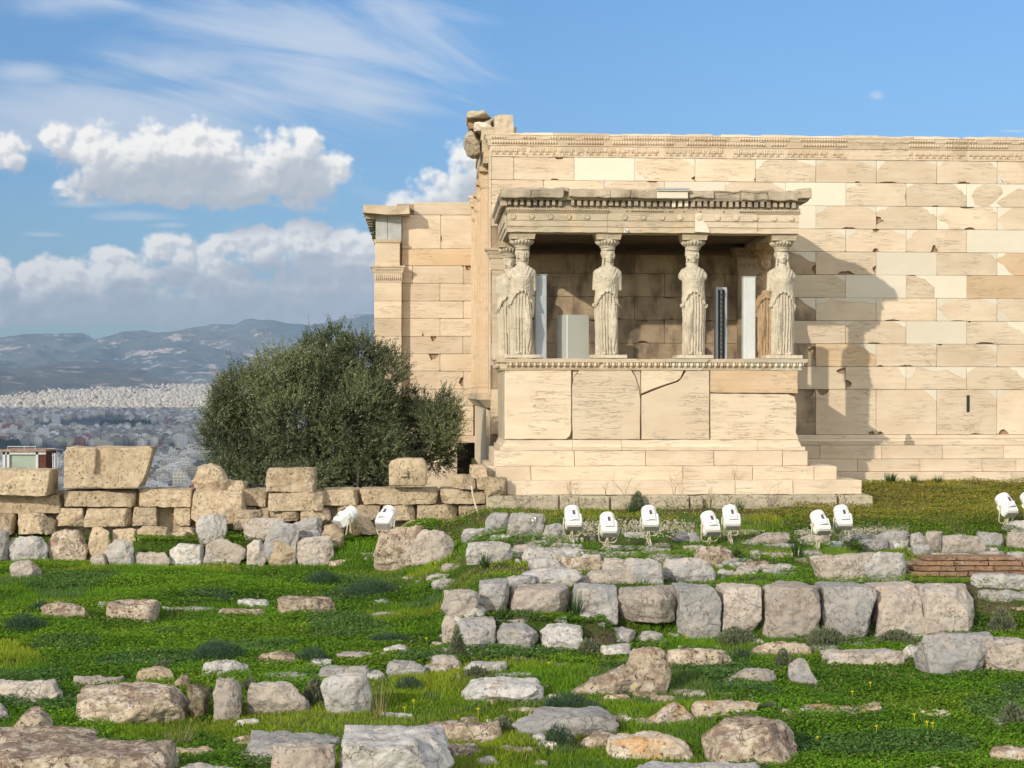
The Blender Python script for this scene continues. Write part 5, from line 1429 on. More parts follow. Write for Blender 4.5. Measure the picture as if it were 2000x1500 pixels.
# --- front row of big blocks
RB = [(935, 1128, 997, 1190, 'g', 'first grey block at the left of the big front row', {}), (993, 1138, 1121, 1214, 'p', 'big rounded pinkish boulder of the front row', dict(box=.66)), (1120, 1136, 1213, 1216, 'g', 'grey block with a vertical crack, right of the big rounded boulder', {}), (1210, 1137, 1336, 1216, 'p', 'broad fractured block with a broken out lump at its right side', dict(facets=8, box=.72)), (1325, 1137, 1413, 1232, 'g', 'tall split grey block in the middle of the front row', {}),
      (1410, 1135, 1496, 1232, 'p', 'narrow upright pinkish block with a round stain', dict(box=.86)), (1494, 1133, 1610, 1235, 'p', 'squarest flat faced pinkish block of the front row', dict(box=.95, facets=2)), (1608, 1134, 1718, 1239, 'g', 'bluish grey block with brown streaks, rounded at right', dict(box=.82)), (1716, 1134, 1811, 1228, 'p', 'block with orange brown blotches second from the right end', dict(box=.9, facets=2)), (1806, 1134, 1923, 1227, 'p', 'smooth tan block at the right end of the front row', dict(box=.82))]
for i, (x0, y0, x1, y1, k, lb, kw) in enumerate(RB): rock(x0, y0, x1, y1, k, lb, 18.75 + .05 * (i % 3), T=.75, **{**dict(box=.92, facets=1, rough=.035), **kw, 'down': y1 > 1220})
RC = [(896, 1202, 972, 1270, 'g', 'first grey stone of the lower course, bulging left'), (970, 1211, 1056, 1264, 'g', 'second smooth grey stone of the lower course'), (1058, 1214, 1146, 1272, 'w', 'third stone of the lower course, whitish with a black cavity'), (1172, 1221, 1249, 1266, 'g', 'last low grey stone of the lower course sinking in the grass'), (1275, 1225, 1345, 1250, 'g', 'low grey lump at the foot of the fractured block')]
for x0, y0, x1, y1, k, lb in RC: rock(x0, y0, x1, y1, k, lb, 18.0 if x0 < 1150 else None, T=.6, down=True, box=.74, facets=5, rough=.05)
# --- right hand clusters
RR = [(1587, 1077, 1730, 1139, 'p', 'large inverted wedge block with an orange scar', dict(box=.9, inv=.35, facets=4)), (1690, 1075, 1778, 1139, 'g', 'flaky grey block behind the inverted wedge block', {}), (1680, 1052, 1738, 1080, 'g', 'low rounded grey stone left of the upper right blocks', {}), (1712, 1035, 1781, 1076, 'g', 'smooth grey boulder at the left of the upper right row', {}), (1779, 1038, 1812, 1074, 'w', 'small upright pale stone in the upper right row', {}), (1811, 1036, 1846, 1080, 'p', 'ivy grown upright pink stone in the upper right row', {}),
      (1845, 1042, 1927, 1085, 'p', 'large smooth block hanging in the upper right row', dict(box=.85)), (1914, 1038, 1966, 1072, 'g', 'grey block behind the large smooth block at right', {}), (1973, 1037, 2030, 1074, 'p', 'pinkish block cut by the right picture edge, upper right row', {}), (1824, 1078, 1864, 1094, 'g', 'small grey stone above the brick courses', {}), (1864, 1079, 1900, 1092, 'w', 'small white stone above the brick courses', {}), (1922, 1074, 1968, 1093, 'g', 'low grey stone above the right end of the brick courses', {}),
      (1972, 1075, 2020, 1105, 'g', 'bluish stone at the right edge above the bricks', {}), (1475, 1038, 1547, 1066, 'p', 'rough pinkish stone edging the white gravel', {}), (1566, 1042, 1624, 1066, 'p', 'rusty pink stone behind the sixth lamp', {}), (1650, 1040, 1714, 1063, 'g', 'flat stone edging gravel behind the seventh lamp', {}), (1468, 1073, 1492, 1094, 'g', 'small jagged grey stone right of the leafy weed', dict(box=.5)), (1453, 1094, 1507, 1114, 'l', 'low brown and grey rubble piece with a yellow flower', {}), (1510, 1116, 1566, 1131, 'g', 'small flat grey stone in grass above the squarest block', {}), (1425, 1095, 1455, 1112, 'g', 'tiny grey stone beside the low brown rubble', {}),
      (1903, 1117, 2030, 1152, 'w', 'upper layer of split whitish slab at the right edge', dict(box=.9)), (1912, 1148, 2030, 1182, 'g', 'lower flaking layer of the split slab at the right edge', dict(box=.85)), (1960, 1180, 2030, 1197, 'c', 'thin cream stone under the flaking slab', {}), (1960, 1200, 2030, 1214, 'o', 'thin rusty stone at the right edge in the weeds', {}), (1960, 1015, 2030, 1040, 'w', 'pale rounded boulder behind the last lamp at the right edge', {})]
for x0, y0, x1, y1, k, lb, kw in RR: rock(x0, y0, x1, y1, k, lb, **{**dict(box=.76, facets=5, rough=.045), **kw})
# --- stones on the lawn
LW = [(75, 1175, 171, 1215, 'l', 'low mound shaped whitish boulder in the left lawn', dict(box=.45)), (102, 1171, 148, 1184, 'p', 'small pink slab behind the mound shaped boulder', {}), (186, 1173, 273, 1192, 'w', 'flat pale slab behind the hollow trough stone', {}), (312, 1183, 420, 1198, 'w', 'long thin white slab flush with the lawn', dict(box=.95)), (459, 1168, 526, 1190, 'w', 'squarish pale stone at the back of the lawn pair', dict(box=.85)), (420, 1186, 518, 1210, 'l', 'flat lichen spotted stone at the front of the lawn pair', {}),
      (538, 1163, 658, 1207, 'l', 'long pale fissured block in the middle of the lawn', dict(box=.85)), (654, 1168, 668, 1180, 'w', 'little white stone at the right end of the fissured block', {}), (726, 1168, 760, 1184, 'w', 'half buried white stone alone in the lawn', {}), (700, 1077, 742, 1088, 'p', 'small flat stone in upper lawn below the lamps', {}), (640, 1092, 690, 1107, 'l', 'small brownish stone in the upper lawn', {}), (803, 1090, 872, 1104, 'g', 'thin grey slab below the greyish pink boulder', {}), (832, 1119, 900, 1133, 'p', 'thin pinkish slab near the front row end', {}), (842, 1128, 905, 1148, 'g', 'flat grey slab touching the front row end', {}), (755, 1093, 778, 1104, 'w', 'small pale stone left of the thin grey slab', {}), (1283 - 560, 1195, 790, 1206, 'g', 'flat grey stone flush in the grass left of the front row', {})]
for x0, y0, x1, y1, k, lb, kw in LW: rock(x0, y0, x1, y1, k, lb, **{**dict(box=.7, facets=4, rough=.05), **kw})
# --- foreground, left
FG = [(-60, 1325, 115, 1378, 'p', 'flat topped pinkish block at the left picture edge', dict(box=.85)), (133, 1333, 357, 1424, 'l', 'massive pitted pale block in the left foreground', dict(box=.86, facets=3, T=.62)), (135, 1316, 240, 1352, 'p', 'worn pink slab behind the massive pitted block', {}), (262, 1299, 342, 1345, 'c', 'tan rounded stone behind the right end of the massive pitted block', dict(box=.55)), (336, 1316, 368, 1352, 'l', 'small pointed stone beside the massive pitted block', dict(box=.5)), (359, 1334, 406, 1408, 'd', 'dark lichen covered upright stone', dict(box=.6, inv=.35)), (412, 1320, 470, 1412, 'p', 'upright pinkish pillar stone in the left foreground', dict(box=.85, inv=.2)),
      (389, 1286, 484, 1330, 'w', 'light grey boulder on top of the upright pinkish stone', dict(box=.5)), (478, 1328, 606, 1402, 'p', 'cracked pink squarish boulder in the foreground', dict(box=.72)), (510, 1311, 606, 1336, 'g', 'flat grey slab on the cracked pink boulder', {}), (626, 1311, 727, 1406, 'g', 'grey sloping wedge boulder beside dry grass', dict(box=.66, facets=7, lean=-.15)), (497, 1271, 584, 1305, 'l', 'rounded pale stone behind the cracked pink boulder', dict(box=.5)), (646, 1271, 729, 1292, 'p', 'flat tan stone behind the grey wedge', {}), (618, 1296, 734, 1336, 'g', 'long grey stone tucked behind the grey wedge', dict(box=.6)), (753, 1288, 835, 1324, 'g', 'grey slab with a pink end alone right of the grey wedge', dict(box=.86)),
      (842, 1277, 902, 1314, 'p', 'small pink boulder left of the low grey stone', dict(box=.5)), (862, 1262, 886, 1282, 'w', 'tiny white stone above the small pink boulder', {}), (905, 1290, 992, 1322, 'g', 'low grey stone in front of the lower course', {}), (901, 1317, 1070, 1382, 'w', 'broad grey and pink boulder in mid foreground', dict(box=.55, T=.8)), (1075, 1296, 1112, 1310, 'g', 'small flat stone in turf near a yellow flower', {}),
      (-80, 1380, 100, 1446, 'l', 'sharply peaked lichened rock at the left edge', dict(box=.6, peak=(.55, .55))), (-80, 1418, 168, 1500, 'l', 'wide lichened slab in the bottom left corner, rear one', dict(box=.8, T=.9)), (-90, 1445, 326, 1560, 'l', 'largest lichened slab filling the bottom left corner', dict(box=.94, facets=2, T=.7)), (-60, 1370, 18, 1412, 'p', 'small block cut by the left edge below the flat topped one', {}), (322, 1458, 418, 1488, 'c', 'brown flat slab right of the largest lichened slab', {}), (325, 1482, 466, 1560, 'g', 'grey rock cut by the bottom edge right of the corner slab', {}),
      (469, 1429, 662, 1490, 'g', 'flat grey slab behind the pink textured block', dict(box=.84, T=.7)), (524, 1446, 657, 1550, 'p', 'pink textured block cut by the bottom edge', dict(box=.93, facets=2)), (655, 1416, 890, 1560, 'w', 'huge whitish cracked boulder at the bottom centre', dict(box=.86, facets=5, T=.9)), (832, 1405, 985, 1456, 'l', 'long pale spotted slab right of the huge boulder', dict(box=.9)), (868, 1447, 948, 1482, 'l', 'small tan rubble below the long spotted slab', dict(box=.5)), (918, 1474, 978, 1506, 'w', 'little pale stone at the bottom edge right of the huge boulder', dict(box=.5)),
      (1002, 1379, 1214, 1446, 'g', 'long smooth pink and grey boulder', dict(box=.78, facets=3, T=.55)), (1128, 1429, 1218, 1466, 'l', 'small pointed pale stone below the long smooth boulder', dict(box=.5)), (1189, 1423, 1370, 1494, 'o', 'long white stone spotted with orange lichen', dict(box=.6, T=.5)), (1230, 1367, 1364, 1424, 'o', 'triangular orange lichened stone right of the long smooth boulder', dict(box=.6, peak=(.35, 1.2))), (1354, 1366, 1490, 1412, 'o', 'pale stone with a bright orange patch behind the great boulder', dict(box=.6)), (1392, 1393, 1582, 1508, 'l', 'great tan boulder with a dark hollow side', dict(box=.62, facets=7, T=.8)),
      (1100, 1296, 1247, 1364, 'l', 'sloping yellowish rock leaning on the upright mottled one', dict(box=.66, peak=(.7, 1.9))), (1218, 1261, 1315, 1363, 'l', 'upright mottled rock, tallest in mid foreground', dict(box=.75, facets=6)), (1300, 1264, 1436, 1308, 'l', 'flat yellowish slab right of the upright mottled rock', dict(box=.8)), (1335, 1347, 1382, 1369, 'p', 'small flat pink stone below the yellowish slab', {}),
      (1419, 1301, 1525, 1346, 'p', 'elongated pinkish white stone in weeds', dict(box=.6, lean=.3)), (1474, 1250, 1592, 1288, 'l', 'grained yellowish slab under the squarest block', dict(box=.7)), (1544, 1282, 1610, 1346, 'g', 'pointed pale grey stone standing in weeds', dict(box=.6, peak=(-.5, 1.6))), (1612, 1264, 1792, 1308, 'p', 'wide flat grey pink slab above the clover', dict(box=.8)), (1770, 1257, 1844, 1294, 'w', 'small white split stone leaning on the large right block', dict(box=.6, inv=.3)), (1811, 1231, 1962, 1324, 'g', 'large fissured grey block at right', dict(box=.8, T=.6)), (1938, 1240, 2060, 1326, 'p', 'pale block cut by the right picture edge beside the fissured block', dict(box=.84, T=.6)),
      (1526, 1373, 1742, 1408, 'o', 'long low stone with orange stains in the clover', dict(box=.85)), (1784, 1392, 1870, 1409, 'o', 'short orange stained stone end in the clover', dict(box=.85)), (1950, 1407, 1982, 1427, 'g', 'small grey stone in clover at far right', {}), (1944, 1451, 2050, 1500, 'l', 'pale mottled stone cut by the right edge near the bottom', dict(box=.6)), (1245, 1481, 1516, 1560, 'g', 'smooth blue grey slab at the bottom edge', dict(box=.8, T=.6)), (1780, 1494, 1918, 1560, 'w', 'white slab just showing at the bottom edge', dict(box=.8)), (1045, 1482, 1086, 1506, 'o', 'small orange rock at the bottom edge', dict(box=.5)), (1398, 1225, 1440, 1250, 'w', 'thin slanted white stone under the narrow upright block', dict(lean=.4)), (1715, 1235, 1770, 1256, 'g', 'small grey stone under the blotched block', {})]
for x0, y0, x1, y1, k, lb, kw in FG: rock(x0, y0, x1, y1, k, lb, **{**dict(box=.74, facets=5, rough=.05), **kw})
# --- small rubble that nothing tells apart
RUB = [(1020, 1860, 1056, 1084, 26, 'small grey stone bedded among the upper blocks below the floodlights', 'small stones below the floodlights', 'gpw'), (1010, 1420, 1100, 1140, 20, 'small grey stone packed between the rows of blocks', 'small stones packed between the block rows', 'gpg'),
       (870, 1260, 1200, 1290, 18, 'small loose stone at the foot of the lower course', 'small stones at the foot of the lower course', 'gwp'), (1100, 1560, 1088, 1136, 22, 'mid sized grey stone behind the big front row', 'stones behind the front row', 'gpw'), (1260, 1930, 1240, 1300, 18, 'small loose stone in the weeds under the front row', 'small stones under the front row', 'wgp'),
       (360, 900, 1280, 1340, 20, 'small stone half sunk in the turf of the left foreground', 'small stones in the left foreground', 'wlp'), (900, 1500, 1330, 1490, 34, 'small pale stone half buried in foreground grass', 'small pale stones in the foreground grass', 'lwo'),
       (200, 660, 1040, 1052, 14, 'small rubble lying on the terrace of the ruined wall', 'rubble on the terrace', 'cpg'), (690, 900, 1085, 1150, 10, 'small flat stone in the turf between lawn and block rows', 'small flat stones beside the lawn', 'gwp'), (1440, 1600, 1070, 1130, 9, 'small broken stone in the weedy hollow behind the squarest block', 'broken stones behind the squarest block', 'glp'), (1700, 1990, 1050, 1110, 12, 'small stone wedged among the upper right blocks', 'small stones among the upper right blocks', 'gpw')]
rq_ = random.Random(77)
for xa, xb, ya, yb, nn_, lb, gr, ks in RUB:
    for _ in range(nn_):
        x = rq_.uniform(xa, xb); y = rq_.uniform(ya, yb); w = rq_.choice((10, 14, 18, 26, 38, 48)) * (y / 1150) ** 2; hgt = w * rq_.uniform(.3, .6)
        rock(x - w / 2, y - hgt, x + w / 2, y, rq_.choice(ks), lb, grp=gr, cat='stone', name='small_stone', box=rq_.uniform(.5, .8), facets=5, rough=.06, T=w / 3000 * 20 * rq_.uniform(.6, 1), n=9)
RUB2 = [(960, 1300, 1062, 1092, 20, 'flat pale slab set in turf in front of the floodlights', 'flat slabs before the floodlights', 'gwp'), (1420, 1590, 1066, 1130, 10, 'flat slab in the weedy hollow below the gravel', 'flat slabs in the weedy hollow', 'gpw'), (1560, 1990, 1245, 1300, 10, 'flat buried stone along the clover edge', 'flat stones along the clover edge', 'glw'),
        (380, 900, 1395, 1495, 9, 'flat worn stone between the bottom boulders', 'flat stones between bottom boulders', 'wlp'), (960, 1420, 1290, 1480, 14, 'flat whitish stone showing through foreground turf', 'flat whitish stones in the turf', 'wlo'), (860, 1260, 1262, 1290, 8, 'stone fallen in front of the lower course', 'fallen stones before the lower course', 'gpw')]
for xa, xb, ya, yb, nn_, lb, gr, ks in RUB2:
    for _ in range(nn_):
        x = rq_.uniform(xa, xb); y = rq_.uniform(ya, yb); w = rq_.uniform(34, 78) * (y / 1150) ** 1.5; hgt = w * rq_.uniform(.16, .3)
        rock(x - w / 2, y - hgt, x + w / 2, y, rq_.choice(ks), lb, grp=gr, cat='stone', name='flat_stone', box=rq_.uniform(.6, .85), facets=5, rough=.05, n=12)
# --- special shaped blocks
def slotted():
    Y = YR - .1; a = P(124, 954, Y); b = P(298, 873, Y)
    pts = [(124, 954), (124, 890), (127, 878), (136, 874), (185, 873.5), (187, 877), (187, 925), (189, 926.5), (206, 926.5), (207.5, 925), (207.5, 876), (209, 873.5), (290, 873), (297, 880), (296, 895), (289, 918), (279, 940), (270, 954)]
    mb = MB(); mb.tint = .5; mb.prism(wp(pts, Y), Y, Y + .12, .02)
    mb.slab(a.x + .02, P(268, 954, Y).x, Y + .11, Y + .75, a.z, b.z - .01, 0, 0)
    k = len(mb.v) - 8
    for j in (5, 6): vx, vy, vz = mb.v[k + j]; mb.v[k + j] = (P(294, 873, Y).x, vy, vz)
    o = mb.build('slotted_block', R_CREAM, None, loc=((a.x + b.x) / 2, Y + .3, a.z), rough=(.018, 4, .09), smooth=False)
    props(o, 'large cream block with a long cut slot, standing on the wall at left', 'stone block')
slotted()
def boss():
    Y = YR - .25
    pts = [(760, 949), (759, 910), (763, 902), (776, 897), (790, 896), (826, 896), (832, 903), (833.5, 915), (833.5, 944), (829, 949.5)]
    a = P(760, 949, Y); b = P(833, 896, Y)
    mb = MB(); mb.tint = .5; mb.prism(wp(pts, Y), Y, Y + .5, .03)
    o = mb.build('bossed_block', R_CREAM, None, loc=((a.x + b.x) / 2, Y + .25, a.z), rough=(.008, 5, .08), smooth=True)
    props(o, 'rounded smooth block with a square boss on its face, in front of the tree', 'stone block')
    m2 = MB(); p = P(781.5, 931, Y); q = P(796, 917, Y); m2.bbox(p.x, q.x, Y - .07, Y + .04, p.z, q.z, .012)
    c = m2.build('boss', R_CREAM, o, loc=None); c.matrix_parent_inverse = Matrix.Translation(-Vector(o.location))
boss()
def trough():
    h = hit(252, 1216); Y = h.y; a = P(205, 1217, Y); b = P(299, 1217, Y); W = b.x - a.x; Dp = .62; Hh = .24
    o2 = MB(); n = 28; ring = []
    rp = [(1.0, -.06), (1.02, Hh * .5), (1.0, Hh * .85), (.93, Hh), (.72, Hh), (.66, Hh * .8), (.64, Hh * .55)]
    vs = []
    for k in range(n):
        t = 2 * PI * k / n; c, s = math.cos(t), math.sin(t); p = 5
        r = (abs(c) ** p + abs(s) ** p) ** (-1 / p)
        for m_, z in rp:
            m2 = m_ if m_ > .9 else m_ * (1 if abs(c) > abs(s) else .86)
            vs.append((c * r * W / 2 * m2, s * r * Dp / 2 * m2, z))
    fs = [(k * 7 + i, ((k + 1) % n) * 7 + i, ((k + 1) % n) * 7 + i + 1, k * 7 + i + 1) for k in range(n) for i in range(6)]
    fs.append(tuple(k * 7 + 6 for k in range(n)))
    o2.add(vs, fs); o2.v = [(x + (a.x + b.x) / 2, y + Y + Dp / 2, z + a.z) for x, y, z in o2.v]
    o = o2.build('stone_trough', R_LICH, None, loc=((a.x + b.x) / 2, Y + Dp / 2, a.z), rough=(.02, 5, .06), smooth=True)
    props(o, 'hollowed trough shaped stone with a raised rim in the lawn', 'stone trough')
trough()
hb = MB(); hb.tint = .5; hb.box(P(-30, 1000, YR + .35).x, P(960, 1000, YR + .35).x, YR + .35, YR + .7, -3.4, P(500, 962, YR).z)
props(hb.build('rubble_core', R_CREAM, None, loc=(-4, YR + .5, -3.2), rough=(.03, 3, .25)), 'rubble core of the ruined wall seen in its open joints', 'wall')
# brick courses on the right
def bricks():
    q = random.Random(4)
    h = hit(1860, 1139); Y = h.y
    root = empty('brick_courses', (P(1880, 1138, Y).x, Y, P(1880, 1138, Y).z), 'low remnant of thin orange bricks between grey stones at right', 'brick wall')
    rows = [(1128, 1137), (1117.5, 1126), (1107, 1115.5), (1097, 1105), (1088.5, 1095)]
    mo = MB(); mo.tint = .5
    for i, (a, b) in enumerate(rows):
        mb = MB(); x = 1770 + [8, 8, 14, 22, 40][i] + q.uniform(-3, 3); xe = [1905, 2030, 2030, 2030, 1990][i]
        Yr = Y + .05 + i * .02
        while x < xe:
            w = q.uniform(48, 88); e = min(x + w, xe)
            mb.tint = q.random(); za, zb = P(1880, b, Yr).z, P(1880, a, Yr).z
            mb.bbox(P(x, a, Yr).x, P(e - 2.5, a, Yr).x, Yr + q.uniform(0, .03), Yr + .4, za, zb, .006)
            x = e
        c = mb.build('brick_row', M_BRICK, None, rough=(.008, 8, .08)); c.parent = root; c.matrix_parent_inverse = Matrix.Translation(-root.location)
    mo.box(P(1779, 1100, Y).x, P(2030, 1100, Y).x, Y + .32, Y + .6, P(1880, 1140, Y).z - .1, P(1880, 1099, Y + .3).z)
    c = mo.build('mortar', M_MORTAR, None, rough=(.015, 6, .1)); c.parent = root; c.matrix_parent_inverse = Matrix.Translation(-root.location)
M_BRICK = rockmat('old_thin_brick', (.25, .15, .09), (.31, .19, .115), (.28, .21, .15), (.11, .075, .05), .5, ((.42, .36, .28), 6, .62, .6), .2)
M_MORTAR = rockmat('old_mortar', (.30, .24, .17), (.36, .28, .20), (.25, .19, .13), (.12, .09, .06), .6)
bricks()
# survey tag on the grey boulder
tg = MB(); c_ = P(1042.5, 1015, 26.5)
# ------------------------------------------------------------------ floodlights
def floodlight_parts(e):
    b = MB()
    # housing: box with sloped end, beam axis +Y (rotated up later), viewer sees its top (+Z) and its tail (-Y)
    vs = [(-.155, -.20, -.10), (.155, -.20, -.10), (.165, .06, -.12), (-.165, .06, -.12), (-.15, -.185, .085), (.15, -.185, .085), (.165, .06, .105), (-.165, .06, .105)]
    bm = bmesh.new(); bv = [bm.verts.new(v) for v in vs]
    for f in [(3, 2, 1, 0), (4, 5, 6, 7), (0, 1, 5, 4), (1, 2, 6, 5), (2, 3, 7, 6), (3, 0, 4, 7)]: bm.faces.new([bv[i] for i in f])
    bmesh.ops.bevel(bm, geom=list(bm.edges), offset=.018, segments=3, affect='EDGES'); bm.verts.index_update()
    b.add([v.co[:] for v in bm.verts], [[v.index for v in f.verts] for f in bm.faces]); bm.free()
    h = b.build('housing', M_PAINT, e)
    t = MB(); t.bbox(-.145, .145, -.225, -.19, -.095, .062, .012); t.build('end_plate', M_LGREY, h)
    k = MB(); prof = [(.150, -.16), (.152, .04), (.156, .045), (.156, .06), (.150, .065), (.148, .15), (.135, .185), (.10, .20), (.0, .205)]
    k.lathe(prof, seg=32); k.v = [(x, z + .05, y + .0) for x, y, z in k.v]
    o = k.build('lamp_barrel', M_PAINT, e, smooth=True); fix_normals(o)
    f = MB(); f.bbox(-.085, .085, -.06, .06, .095, .142, .015); f.build('top_fairing', M_PAINT, e)
    s = MB(); s.bbox(-.028, .026, .0, .10, .136, .158, .003); s.build('slot_window', M_SLOT, e)
    y = MB(); y.tube([(-.185, -.02, 0), (-.19, -.12, -.10), (-.17, -.20, -.22), (-.12, -.23, -.255), (.12, -.23, -.255), (.17, -.20, -.22), (.19, -.12, -.10), (.185, -.02, 0)], .013, 8)
    y.ball((-.18, -.01, 0), .018, .035, .035, 10, 6); y.ball((.18, -.01, 0), .018, .035, .035, 10, 6)
    y.build('yoke', M_CABLE, e, smooth=True)
def copy_thing(src, loc, rot, scale, label):
    r = src.copy(); COL.objects.link(r); r.location = loc; r.rotation_euler = rot; r.scale = scale; r['label'] = label
    for ch in src.children:
        c = ch.copy(); COL.objects.link(c); c.parent = r; c.matrix_parent_inverse = ch.matrix_parent_inverse.copy()
        for g2 in ch.children:
            d = g2.copy(); COL.objects.link(d); d.parent = c; d.matrix_parent_inverse = g2.matrix_parent_inverse.copy()
    return r
LAMPS = [  # x, y centre of head, foot px, yaw, pitch, label
 (674, 1011, 672, 1062, -58, 30, 'white floodlight farthest left, tilted right, beside the squat shaded block', 28.3),
 (754, 1012, 757, 1040, -25, 38, 'white floodlight behind the pale deeply pitted block, second from the left', 27.0),
 (1119, 1013, 1122, 1067, 6, 52, 'white floodlight nearest the tilted dark grey slab', None),
 (1188, 1026, 1189, 1078, 4, 50, 'white floodlight with wire ends on its top, lower than its neighbours', None),
 (1269, 1013, 1273, 1074, 4, 52, 'white floodlight alone on the grass in front of the foundation gap', None),
 (1387, 1024, 1388, 1065, 14, 50, 'left lamp of the first close pair of white floodlights', None),
 (1428, 1012, 1432, 1064, 4, 52, 'right higher lamp of the first close pair of white floodlights', None),
 (1602, 1022, 1598, 1076, 16, 50, 'left lamp of the second close pair, above the inverted wedge block', None),
 (1646, 1012, 1647, 1072, 4, 52, 'right higher lamp of the second close pair, beside the small junction box', None),
 (1966, 988, 1971, 1034, 22, 48, 'white floodlight at far right tilted left on the brown grass', None),
 (2015, 984, 2016, 1020, 22, 48, 'white floodlight cut by the right picture edge', None)]
first = None
for (x, y, fx, fy, yaw, pit, lb, Yf) in LAMPS:
    if Yf is None: h = hit(fx, fy)
    else: h = P(fx, fy, Yf)
    Y = h.y; c = P(x, y, Y)
    rot = (R(pit), 0, R(yaw)); sc_ = Y / 25.0 * .84
    if first is None:
        first = empty('floodlight', c, lb, 'floodlight', 'white floodlights aimed at the temple'); first.rotation_euler = rot; first.scale = (sc_,) * 3
        floodlight_parts(first); r = first
    else: r = copy_thing(first, c, rot, (sc_,) * 3, lb)
    Mx = Matrix.Translation(c) @ Matrix.Rotation(R(yaw), 4, 'Z') @ Matrix.Rotation(R(pit), 4, 'X')
    base = Mx @ Vector((0, -.23 * sc_, -.255 * sc_))
    foot = Vector((h.x, Y + .02, min(h.z, float(terrain(h.x, Y))) - .05))
    pst = MB(); mid = base * .55 + foot * .45 + Vector((.01, 0, 0)); pst.tube([base, mid, foot], .016, 8)
    pst.tube([Mx @ Vector((-.02, -.2 * sc_, -.08 * sc_)), base + Vector((-.05, -.03, -.02)), mid + Vector((-.035, -.02, 0)), foot + Vector((-.02, -.02, 0))], .010, 6)
    pst.v = [tuple((r.matrix_basis.inverted() @ Vector(v))) for v in pst.v]
    o = pst.build('post', M_CABLE, r, smooth=True)
# junction box
h = hit(1634, 1073); jb = MB(); a = P(1625, 1073, h.y); b2 = P(1644, 1059, h.y)
jb.bbox(a.x - (a.x + b2.x) / 2, b2.x - (a.x + b2.x) / 2, 0, .10, 0, b2.z - a.z, .008)
e = empty('junction_box', ((a.x + b2.x) / 2, h.y, a.z), 'small white electric junction box on the ground between the second pair of lamps and the leafy weed', 'junction box')
e['label'] = 'small white electric junction box on the ground beside the second pair of lamps'
jb.build('box_body', M_STEELW, e); jl = MB(); w_ = (b2.x - a.x) / 2; jl.bbox(-w_ - .004, w_ + .004, -.006, .106, (b2.z - a.z) * .78, (b2.z - a.z) + .006, .005); jl.build('box_lid', M_PAINT, e)
cbm = MB(); cbm.tube([(w_, .05, .02), (w_ + .08, .03, .03), (w_ + .2, 0, -.01), (w_ + .3, -.05, .0)], .012, 6); cbm.tube([(-w_, .05, .02), (-w_ - .08, .03, .01), (-w_ - .14, 0, -.01)], .012, 6); cbm.build('conduit_stub', M_CABLE, e, smooth=True)
# conduit running down the ruined wall beside the temple corner
cc = MB(); pts = [P(921, 948, 28.95), P(923, 965, 28.95), P(928, 985, 28.9), P(935, 1006, 28.85), P(941, 1016, 28.8)]
cc.tube(pts, .016, 8); props(cc.build('conduit_pipe', M_CABLE, None, loc=tuple(pts[-1]), smooth=True), 'pale curved conduit running down the wall beside the temple corner', 'conduit')

# ------------------------------------------------------------------ steel posts and box inside the porch
def post(x0, x1, y0, y1, Y, label, mat, D=.2, channel=False, name='steel_post'):
    a = P(x0, y1, Y); b = P(x1, y0, Y); w = b.x - a.x; H = b.z - a.z; zf = pz_(701)
    H = b.z - zf
    e = empty(name, ((a.x + b.x) / 2, Y + D / 2, zf), label, 'steel post' if name == 'steel_post' else 'cabinet')
    if not channel:
        m_ = MB(); m_.bbox(-w / 2, w / 2, -D / 2, D / 2, 0, H, .018); m_.build('shaft', mat, e)
        m_ = MB()
        if name == 'steel_post':
            for z in (.05, H * .25, H * .5, H * .75, H - .1):
                for s in (-1, 1): m_.ball((s * w * .28, -D / 2, z), .006, .004, .006, 6, 4)
            m_.build('bolts', M_BLACK, e)
            m_ = MB(); m_.bbox(-w / 2 - .01, w / 2 + .01, -D / 2 - .01, D / 2 + .01, H, H + .012, .003); m_.build('cap_plate', mat, e)
    else:
        m_ = MB(); m_.box(-w / 2, -w / 2 + .045, -D / 2, D / 2, 0, H); m_.box(w / 2 - .045, w / 2, -D / 2, D / 2, 0, H); m_.box(-w / 2 + .045, w / 2 - .045, D / 2 - .02, D / 2, 0, H); m_.box(-w / 2 + .045, w / 2 - .045, -D / 2, D / 2, H - .05, H)
        m_.build('channel_frame', mat, e)
        m_ = MB(); m_.box(-.018, .018, -D / 2 + .02, D / 2 - .03, .0, H - .06); m_.build('rail', M_LGREY, e)
        m_ = MB()
        for i in range(14): m_.bbox(-.008, .008, -D / 2 + .012, -D / 2 + .02, .1 + i * H / 16, .1 + i * H / 16 + .05, .001)
        m_.build('rail_slots', M_BLACK, e)
        m_ = MB(); m_.box(-w / 2 + .046, w / 2 - .046, -D / 2 + .05, D / 2 - .025, 0, H - .055)
        m_.build('dark_liner', M_BLACK, e)
    return e
post(1045, 1068, 537, 698, YS + .15, 'tall pale grey steel post right beside the leftmost front maiden', M_STEEL)
post(1452, 1476, 541, 702, YS + .15, 'white steel post left of the rightmost front maiden', M_STEELW)
post(1398, 1420, 561, 702, YS + .6, 'dark slotted steel channel right of the third front maiden', M_STEEL, D=.18, channel=True)
